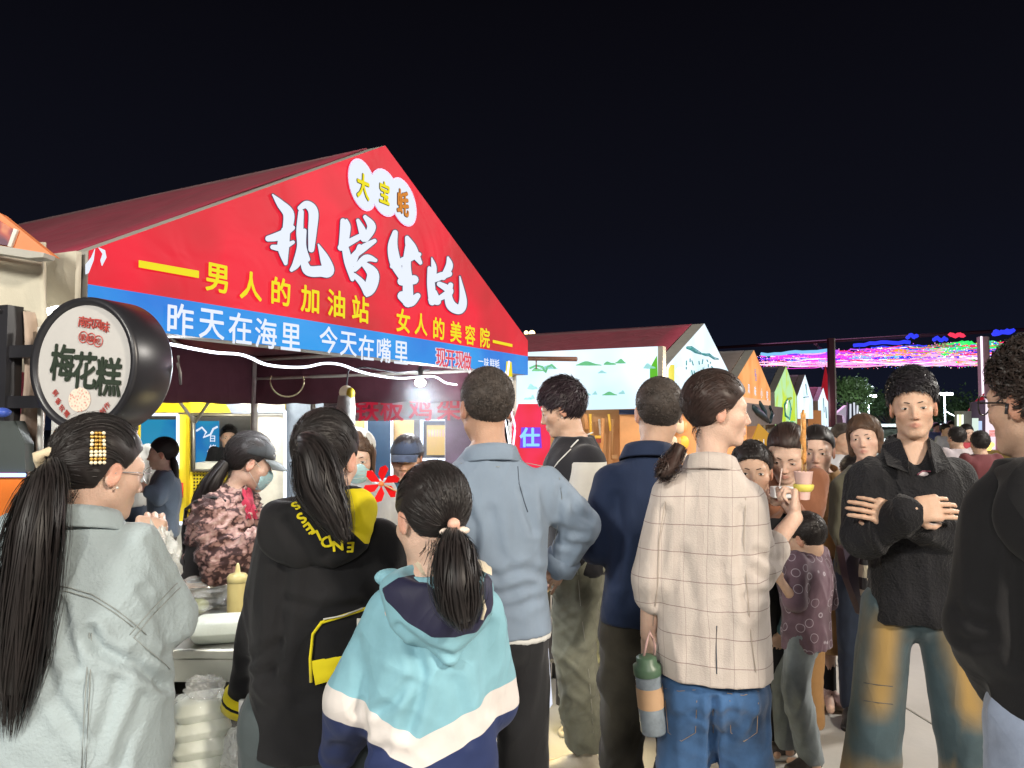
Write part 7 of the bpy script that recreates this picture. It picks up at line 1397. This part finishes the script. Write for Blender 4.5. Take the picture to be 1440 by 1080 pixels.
patch_on(p, [(1096, 668), (1120, 668), (1116, 712), (1100, 712)], 'blouse_front', cloth('blouse_sand', (.45, .33, .24), .8), off=.006); p.trousers(cloth('skirt_tan', (.36, .20, .08), .8))
bx = empty('food_carton', W(1100, 692, 3.52)); bx.scale = (1.3, 1.3, 1.3); tag(bx, 'white printed food carton held with both hands below the straw', 'food box'); mb = MB(); mb.box((0, 0, 0), (.075, .05, .040), bev=.004); mb.build('carton', mat('carton_white', (.65, .65, .66), .5, var=.05), bx); mb = MB(); mb.box((-.006, -.0262, .004), (.040, .001, .018)); mb.build('carton_print', mat('print_slate', (.10, .13, .16), .5, var=.5, vscale=80), bx); mb = MB(); mb.tube([(-.01, 0, .02), (.004, .01, .085)], .0022, 5); mb.build('straw', mat('straw_pink', (.7, .55, .5), .5), bx)
# 11 --- woman in long tan coat
p = Person(1157, 4.25, 1.53, 160, True, hs=1.12, label='woman in long tan coat peering past the raised skewers'); p.head(-6, -3, 0); p.J['head'] = p.L(1149, 636, -.03); p.J['anL'] = p.L(1166, 975, -.02); p.J['anL'] = (p.J['anL'][0], p.J['anL'][1], .08); p.J['knL'] = (p.J['anL'][0], .02, .44); p.J['toeL'] = p.vecL((.85, -.5, 0)); p.J['elL'] = p.L(1180, 752, .0); p.J['wrL'] = p.L(1160, 800, -.12)
p.build(hair=dict(style='pony', tie=(0, -.09, -.05), n=700, mat=H_BLK, front=.018, thick=.007)); TAN = cloth('coat_tan', (.40, .235, .10), .85, var=.1, bump=.4)
p.garment('long_coat', TAN, [p.torso([(.205, .160, .15), (.40, .150, .14), (.53, .150, .130), (.60, .150, .12), (.70, .158, .125), (.77, .168, .12), (.80, .155, .10), (.825, .11, .085), (.85, .07, .068)])] + p.sleeve('R') + p.sleeve('L', (.072, .068, .058), .95), step=.013, amp=.014, fscale=10, stretch=(1.4, 1.4, .25), seed=6)
p.garment('cape_layer', TAN, [p.torso([(.475, .205, .165), (.50, .198, .16), (.60, .170, .138), (.70, .168, .132)])], step=.013, amp=.012, fscale=10, stretch=(1.2, 1.2, .3), seed=7); collar(p, .074, TAN, 0, hgt=.03)
p.garment('socks', BLKC, p.legs((.05, .045, .042), .98)[:4], step=.014, amp=.002); p.shoes(mat('shoe_pink_knit', (.50, .36, .33), .7, var=.25, vscale=90), RUB)
# 12 --- small boy in swirl patterned top
p = Person(1128, 3.5, 1.18, 48, False, hs=.90, label='small boy in purple ring patterned top and grey jeans'); p.head(-6, -16, 0); p.J['head'] = p.L(1133, 758, .0); p.J['pelvis'] = (0, 0, .60)
p.J['elL'] = p.L(1118, 845, -.14); p.J['wrL'] = p.L(1096, 815, -.2)
p.J['knL'] = p.L(1118, 965, -.05); p.J['anL'] = p.L(1140, 1035, -.05); p.J['anL'] = (p.J['anL'][0], p.J['anL'][1], .065); p.J['anR'] = p.L(1104, 1022, .10); p.J['anR'] = (p.J['anR'][0], p.J['anR'][1], .065); p.J['knR'] = p.L(1102, 960, .1); p.J['toeL'] = p.vecL((-1, -.25, 0)); p.J['toeR'] = p.vecL((-1, .0, 0))
p.build(hair=dict(style='short', n=2400, len=.02, mat=H_BLK)); rg_ = cloth('top_rings', (.12, .075, .10), .8, var=.4); n = rg_.node_tree; vo = n.nodes.new('ShaderNodeTexVoronoi'); vo.inputs['Scale'].default_value = 17; wn = n.nodes.new('ShaderNodeTexCoord'); n.links.new(wn.outputs['Object'], vo.inputs[0])
r1 = n.nodes.new('ShaderNodeValToRGB'); r1.color_ramp.interpolation = 'LINEAR'
for i, (q, v) in enumerate([(0, 0), (.30, 0), (.335, 1), (.37, 0), (1, 0)]):
    e = r1.color_ramp.elements[i] if i < 2 else r1.color_ramp.elements.new(q); e.position = q; e.color = (v, v, v, 1)
mx = n.nodes.new('ShaderNodeMixRGB'); mx.inputs[2].default_value = (.40, .36, .42, 1); b_ = n.nodes['Principled BSDF']; src = basecolor_src(rg_); n.links.new(vo.outputs[0], r1.inputs[0]); n.links.new(r1.outputs[0], mx.inputs[0]); n.links.new(src, mx.inputs[1]); n.links.new(mx.outputs[0], b_.inputs['Base Color'])
p.garment('top', rg_, [p.torso(rows(.47, 1.15, 1.3))] + p.sleeve('R', (.08, .075, .06), -.1) + p.sleeve('L', (.08, .075, .06), -.1), step=.009, amp=.010, fscale=14, seed=3); p.garment('jeans', cloth('denim_grey', (.17, .20, .22), .85, var=.3, bump=.4), p.legs((.105, .092, .078), 1.0), cuts=[lambda x, y, z: .052 - z + 0 * x + 0 * y], step=.010, amp=.009, fscale=14)
p.shoes(mat('sneaker_brown', (.055, .045, .04), .5, var=.4, vscale=25), mat('sole_white', (.6, .58, .54), .5), step=.007)
# 13 --- child in front of the cardigan
p = Person(1080, 3.78, 1.21, 100, False, hs=.93, label='small dark haired child squeezed between blazer sleeve and tan coat'); p.head(-40, 0, 0); p.build(hair=dict(style='short', n=1400, len=.03, mat=H_BLK)); p.garment('tee', cloth('tee_teal', (.05, .12, .15), .8), [p.torso(rows(.48, 1.1, 1.2))] + p.sleeve('R') + p.sleeve('L'), step=.014); p.trousers(DEN_B)
# 14 --- woman in olive jacket
p = Person(1216, 4.0, 1.60, 150, True, hs=.98, label='middle aged woman in olive jacket carrying a dark bag and plaid scarf'); p.head(-4, 0, 6); p.J['head'] = p.L(1216, 617, -.02); p.J['shR'] = p.L(1185, 688, 0); p.J['elR'] = p.L(1182, 745, -.03); p.J['wrR'] = p.L(1197, 785, -.12); p.handp['R'] = dict(curl=(1, 1, .6)); p.fine_hands = 'R'
p.build(hair=dict(style='bob', n=900, mat=H_LBR, len=.05), mouth=.002); p.garment('jacket', cloth('jacket_olive', (.085, .080, .055), .85, bump=.4), [p.torso(rows(.48, 1.02, 1.1))] + p.sleeve('R', (.075, .065, .05), .92) + p.sleeve('L', (.075, .065, .05), .92), step=.013, amp=.010); p.trousers(cloth('jeans_dark', (.02, .03, .055), .8), (.095, .075, .065)); p.shoes(SHB, SHB, step=.012)
bg_ = empty('dark_handbag', W(1202, 822, 3.5)); tag(bg_, 'slim dark plum handbag hanging in front of the olive jacket', 'bag'); mb = MB(); mb.prism([rel(bg_, W(x, y, 3.5)) for x, y in ((1186, 772), (1200, 768), (1216, 800), (1222, 870), (1214, 868), (1194, 815))], (0, .08, 0)); mb.build('bag_body', mat('leather_plum', (.04, .03, .05), .4), bg_); mb = MB(); mb.tube([rel(bg_, W(x, y, 3.52)) for x, y in ((1188, 773), (1196, 750), (1204, 772))], .006, 5); mb.build('strap', mat('leather_plum', (0, 0, 0)), bg_)
m_ = mat('plaid', (.35, .33, .28), .8, var=0); n = m_.node_tree; ck = n.nodes.new('ShaderNodeTexChecker'); ck.inputs['Scale'].default_value = 18; ck.inputs[1].default_value = (.50, .46, .36, 1); ck.inputs[2].default_value = (.03, .03, .035, 1); co = n.nodes.new('ShaderNodeTexCoord'); n.links.new(co.outputs['Object'], ck.inputs[0]); n.links.new(ck.outputs[0], n.nodes['Principled BSDF'].inputs['Base Color'])
o = crumple('plaid_scarf', W(1222, 812, 3.42), .10, m_, 5, squash=(.45, .4, 1.4), amp=.12); tag(o, 'cream and black plaid cloth bundle beside the plum handbag', 'scarf')
# 15 --- young man in black shirt, arms crossed
p = Person(1280, 2.78, 1.765, 166, False, hs=.93, label='young man in black cord shirt with arms crossed, facing the camera'); p.head(-12, 1, 3); p.J['head'] = p.L(1284, 575, -.03); p.J['neck'] = p.L(1280, 636, 0)
p.J['shR'] = p.L(1224, 676, 0); p.J['shL'] = p.L(1338, 676, 0); p.J['elR'] = p.L(1216, 752, -.08); p.J['wrR'] = p.L(1282, 716, -.26); p.J['elL'] = p.L(1350, 756, -.08); p.J['wrL'] = p.L(1268, 728, -.19)
p.handp['R'] = dict(dir=p.vecL((1, -.02, .06)), nrm=p.vecL((.1, -.9, .35)), curl=(.2, .3, .3), fine=.004); p.handp['L'] = dict(dir=p.vecL((-1, -.10, .30)), nrm=p.vecL((.1, -1, .2)), curl=(.25, .3, .2), fine=.004, spread=.08); p.fine_hands = 'RL'
p.J['anR'] = (p.J['hipR'][0] + .10, -.02, .09); p.J['anL'] = (p.J['hipL'][0] - .10, .0, .09); p.J['knR'] = (p.J['hipR'][0] + .05, .02, .50); p.J['knL'] = (p.J['hipL'][0] - .05, .02, .50)
p.fat = -.003; p.fine = .004; p.build(hair=dict(style='tousle', n=5200, mat=hair_mat('hair_charcoal', (.016, .014, .018), .42), top=.034, thick=.010, len=.046, comb=(-.7, .35, -.05), rnd=.4, lift=.6, front=.016), lid=.35, gaze=-.001)
CORD = cloth('cord_black', (.0095, .0095, .012), .85, var=.5, weave=120, bump=.7, grain=.5, sheen=.08)
p.garment('shirt', CORD, [p.torso(rows(.492, .94, 1.02, flare=.012))] + p.sleeve('R', (.085, .080, .060), .86) + p.sleeve('L', (.085, .080, .058), .90), step=.009, amp=.008, fscale=12, seed=51, subs=[(cone(np.array(p.J['neck']) + [0, .06, .05], np.array(p.J['neck']) + [0, .145, -.085], .058, .008), .012)]); ct_ = p.last
def lapel(s, q, m):
    n_ = np.array(s.J['neck']); pts = [n_ + [q * .055, -.02, .055], n_ + [q * .095, .0, .02], n_ + [q * .100, .10, -.045], n_ + [q * .040, .142, -.070], n_ + [q * .035, .115, -.02], n_ + [q * .045, .06, .045]]
    mb = MB(); mb.prism([Vector(a) for a in pts], (q * .004, .010, .004)); return mb.build('collar_flap', m, s.o)
collar(p, .078, CORD, .004, hgt=.038, open_=2.2)
for q in (1, -1): lapel(p, q, CORD)
h, nn = p.bag_ray(1298, 667, ct_); mb = MB(); mb.ball(h + nn * .003, .018, 8, (1, .12, .42)); mb.build('chest_emblem', mat('emblem_silver', (.45, .40, .42), .5), p.o); strip_on(p, [(1289, 669), (1297, 664), (1308, 664)], .0022, 'emblem_stroke', mat('emblem_dark', (.2, .05, .08), .5), ct_, off=.008)
jm = cloth('jeans_tan_patched', (.055, .085, .10), .85, var=.25, bump=.3); n = jm.node_tree; b_ = n.nodes['Principled BSDF']; src = basecolor_src(jm); a = n.nodes.new('ShaderNodeAttribute'); a.attribute_name = 'tan_mix'; mx = n.nodes.new('ShaderNodeMixRGB'); mx.inputs[2].default_value = (.40, .25, .075, 1); n.links.new(a.outputs['Fac'], mx.inputs[0]); n.links.new(src, mx.inputs[1]); n.links.new(mx.outputs[0], b_.inputs['Base Color'])
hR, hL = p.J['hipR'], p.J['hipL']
def tan_mix(P):  # tan mixed in: soft stripe down each thigh front, more below the knees
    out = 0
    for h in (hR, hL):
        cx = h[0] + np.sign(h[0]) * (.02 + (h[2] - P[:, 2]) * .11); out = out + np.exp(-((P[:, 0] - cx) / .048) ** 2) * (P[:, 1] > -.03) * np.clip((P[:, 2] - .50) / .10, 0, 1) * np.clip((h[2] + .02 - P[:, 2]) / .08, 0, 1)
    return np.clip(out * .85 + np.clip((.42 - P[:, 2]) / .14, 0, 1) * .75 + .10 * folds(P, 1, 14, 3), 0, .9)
p.garment('jeans', jm, p.legs((.090, .092, .104), 1.0), cuts=[lambda x, y, z: .05 - z + 0 * x + 0 * y], step=.011, amp=.008, fscale=9, seed=15, attrs=dict(tan_mix=tan_mix)); jj = p.last; p.shoes(SHB, SHB, step=.012)
for yy in (960, 985): strip_on(p, [(1215, yy), (1235, yy + 3), (1255, yy + 5)], .0012, 'stitch_line', mat('shade_thread', (0, 0, 0)), jj, off=.0025)
# 16 --- curly haired man with glasses at the right edge
p = Person(1520, 1.72, 1.755, -18, False, label='curly haired man with glasses and black hoodie at the right edge'); p.head(40, 0, 0); p.J['head'] = p.L(1456, 570, .0); p.J['neck'] = p.L(1474, 684, 0); p.J['shL'] = p.L(1410, 724, 0); p.J['elL'] = p.L(1378, 880, .04); p.J['wrL'] = p.L(1410, 970, .20)
p.build(hair=dict(style='tousle', n=5200, mat=hair_mat('hair_warm_black', (.022, .014, .011), .45), top=.020, thick=.012, len=.034, comb=(0, .1, .2), rnd=1.2, lift=1.3)); glasses(p, mat('glasses_black', (.02, .02, .02), .25), r=.026, thin=.0018); mb = MB(); mb.tube([(-.088, .004, .004), (-.090, .006, -.02)], .0035, 6); me = mb.mesh('earbud'); me.transform(p.headM()); link('earbud', me, BLK, p.o)
p.garment('hoodie', BLKC, [p.torso([(.50, .19, .15), (.60, .188, .148), (.70, .186, .14), (.765, .178, .128), (.80, .16, .11), (.825, .12, .09), (.86, .088, .084)])] + p.sleeve('R', (.08, .08, .07), .95, k=.04) + p.sleeve('L', (.074, .080, .062), .95, k=.04), step=.009, amp=.007, fscale=8, seed=61, creases=[([(1430, 760), (1424, 840), (1430, 930)], 10, .010), ([(1345, 860), (1370, 875), (1395, 880)], 8, .006), ([(1350, 900), (1375, 905), (1400, 900)], 8, .006)]); N_ = np.array(p.J['neck'])
p.garment('hood', BLKC, [(ell(N_ + [.01, -.115, -.06], (.155, .075, .125)), .03), (ell(N_ + [0, -.03, .025], (.118, .10, .052)), .06)], subs=[(ell(N_ + [0, -.02, .13], (.075, .085, .085)), .02)], step=.010, amp=.004); p.trousers(cloth('jeans_pale_blue', (.26, .31, .42), .85, var=.3, bump=.3), (.12, .11, .10))
# --- people under and behind the tent
p = Person(566, 4.3, 1.50, 184, False, skin=SK_D, label='grill cook in dark cap and teal shirt in the smoke', hs=1.06); p.head(-8, -4, 0); p.J['head'] = p.L(572, 647, -.03); p.build(lid=.5, hair=dict(style='crop', n=600)); cap_hat(p, cloth('cap_navy', (.012, .018, .035), .8), cloth('cap_navy', (0, 0, 0)), brim=.06)
p.garment('tee', cloth('tee_teal_dark', (.025, .065, .09), .8), [p.torso(rows(.5, 1.05, 1.1))] + p.sleeve('R') + p.sleeve('L'), step=.013, amp=.008); p.trousers(BLKT)
p = Person(498, 3.35, 1.57, 208, True, label='masked woman in grey head scarf half hidden by the black hoodie'); p.head(-16, -8, 0); p.J['head'] = p.L(500, 645, 0); p.build(hair=dict(style='bob', n=900, mat=H_LBR, len=.12)); mask(p, MASKM); wrap(p, 'head_scarf', (0, -.020, .060), .098, cloth('scarf_grey', (.50, .50, .48), .8, bump=.5), n=14, sc=(.95, 1.0, .85))
p.garment('jacket', cloth('jacket_grey_light', (.35, .36, .38), .8), [p.torso(rows(.5, 1.05, 1.1))] + p.sleeve('R') + p.sleeve('L'), step=.014, amp=.008); p.trousers(BLKT)
fl_ = empty('red_flower', W(537, 680, 2.6)); tag(fl_, 'large red flower pinwheel on a stick above the yellow hood lining', 'flower'); RFL = mat('petal_red', (.62, .008, .010), .75, var=.15, spec=.1)
for k in range(6):
    a = k * math.pi / 3 + .3; u = Vector((math.cos(a), -.25, math.sin(a))); v = Vector((-math.sin(a), -.3, math.cos(a))); mb = MB(); q = [u * .008, u * .030 + v * .018, u * .055 + v * .016, u * .066, u * .055 - v * .012, u * .030 - v * .006]; mb.prism(q, (0, .004, 0)); mb.build('petal', RFL, fl_)
mb = MB(); mb.tube([(0, -.01, 0), (.03, -.02, -.012), (.07, -.01, -.035)], .003, 5); mb.build('stem', mat('stem_tan', (.5, .3, .15), .6), fl_); mb = MB(); mb.ball((0, -.012, 0), .010, 8); mb.build('flower_centre', mat('centre_orange', (.7, .2, .05), .5), fl_)
def simple(px, d, H, yaw, fem, label, top, bottom, hair='short', hm=H_BLK, hs=None, group=None, eyes=False, arms=None, headyaw=0, w=1.0, pitch=0, step=.02, tail=None):
    p = Person(px, d, H, yaw, fem, hs=hs, label=label, group=group); p.head(headyaw, pitch, 0); p.fine = .008
    if arms: arms(p)
    hd_ = dict(style=hair, n=500, mat=hm)
    if hair == 'pony': hd_['tie'] = (0, -.095, .03)
    if tail: hd_['tail'] = dict(pts=tail(p), rad=[.014, .03, .03, .012], n=60, w=.012, k=10)
    p.build(step=.022, hairstep=.010, eyes=eyes, hair=hd_); p.garment('jacket', top, [p.torso(rows(.5, 1.06 * w, 1.15 * w))] + p.sleeve('R', (.075, .068, .055)) + p.sleeve('L', (.075, .068, .055)), step=step, amp=.010, fscale=9); p.trousers(bottom, step=.022); p.shoes(SHB, SHB, step=.016); return p
DNM = cloth('denim_mid', (.11, .15, .21), .85, bump=.4)
def a17(p): p.J['elL'] = p.L(222, 700, -.2); p.J['wrL'] = p.L(208, 690, -.22); p.J['elR'] = p.L(222, 700, .2); p.J['wrR'] = p.L(206, 688, .1)
simple(233, 5.6, 1.45, 110, True, 'ponytailed woman in mid blue denim jacket by the yellow kiosk', DNM, BLKT, 'pony', eyes=True, arms=a17, hs=.95, tail=lambda p: [p.L(238, 638, 0), p.L(246, 650, 0), p.L(247, 675, 0), p.L(243, 695, 0)])
simple(180, 6.8, 1.62, 30, False, 'man in grey top and dark jeans mostly hidden by the denim jacket woman', cloth('grey_top', (.30, .30, .30), .8), cloth('jeans_dark', (0, 0, 0)))
simple(322, 8.7, 1.52, 200, False, 'kiosk worker in black behind the yellow kiosk window', BLKC, BLKT, eyes=True, hs=1.15)
simple(1183, 6.3, 1.55, 190, False, 'person in white sports jersey with blue panels behind the tan coat', ramp_cloth('jersey', 'jz', [(0, (.02, .06, .30)), (.5, (.55, .56, .60))]), DEN_B, 'crop', H_GRY)
for o in [q for q in bpy.data.objects if q.name.startswith('jacket') and q.data.materials[0].name == 'jersey']:
    co_ = np.empty(len(o.data.vertices) * 3); o.data.vertices.foreach_get('co', co_); attr(o.data, 'jz', .5 + (co_.reshape(-1, 3)[:, 2] - 1.02))
simple(1201, 5.4, 1.33, 5, False, 'child with round black hair below the far shoppers', BLKC, BLKT, hs=1.1); simple(1187, 9.0, 1.50, 10, False, 'shopper in white shirt below the white peaked canopy', WHT, DEN_B, hs=1.05); simple(1163, 10.5, 1.48, 170, True, 'distant shopper with long dark hair beside the plum pole', cloth('dusty_pink', (.35, .15, .15), .8), BLKT, 'bob')
gb = empty('green_cup_sign', W(1167, 622, 9.5)); tag(gb, 'bright green lit cup shaped lantern beside the plum pole', 'lantern'); mb = MB(); mb.lathe([(.08, -.16), (.13, .12), (.10, .14)], n=16); mb.build('cup', glow('lantern_green', (.05, .8, .15), 1.1), gb); mb = MB(); mb.lathe([(.11, .14), (.11, .19), (.001, .19)], n=16); mb.build('lid', glow('lantern_white', (.8, .9, .85), 1), gb); mb = MB(); mb.tube([(0, 0, -.16), (0, 0, -gb.location.z)], .03, 6); mb.build('post', STEEL_D, gb)
simple(1346, 8.6, 1.50, 8, False, 'shopper with back turned in pale grey shirt behind the crossed arms', cloth('shirt_pale_grey', (.45, .40, .42), .8), BLKT, w=1.05); simple(1378, 8.0, 1.46, -8, False, 'shopper with back turned in maroon top near the bright stall', cloth('top_maroon', (.12, .03, .035), .8), BLKT, w=1.05, hs=1.05); simple(1358, 10.4, 1.52, 180, True, 'rosy faced woman in red top between two turned backs', cloth('top_rose', (.45, .06, .08), .8), BLKT, 'pony', eyes=True)
simple(1328, 15, 1.5, 200, False, 'tiny distant shopper in pale top nearest the young man shoulder', cloth('top_ash', (.4, .4, .45), .8), DEN_B); simple(1337, 17, 1.55, 160, True, 'tiny distant shopper in lilac top left of the grey shirt', cloth('top_lilac', (.3, .25, .4), .8), DEN_B, 'bob'); simple(1316, 20, 1.5, 190, False, 'tiny farthest shopper in blue beside the low building', cloth('top_blue', (.1, .15, .3), .8), DEN_B)
simple(1205, 13, 1.5, 20, False, 'distant shopper in yellow jacket left of the olive jacket woman', cloth('top_ochre', (.5, .35, .08), .8), BLKT)
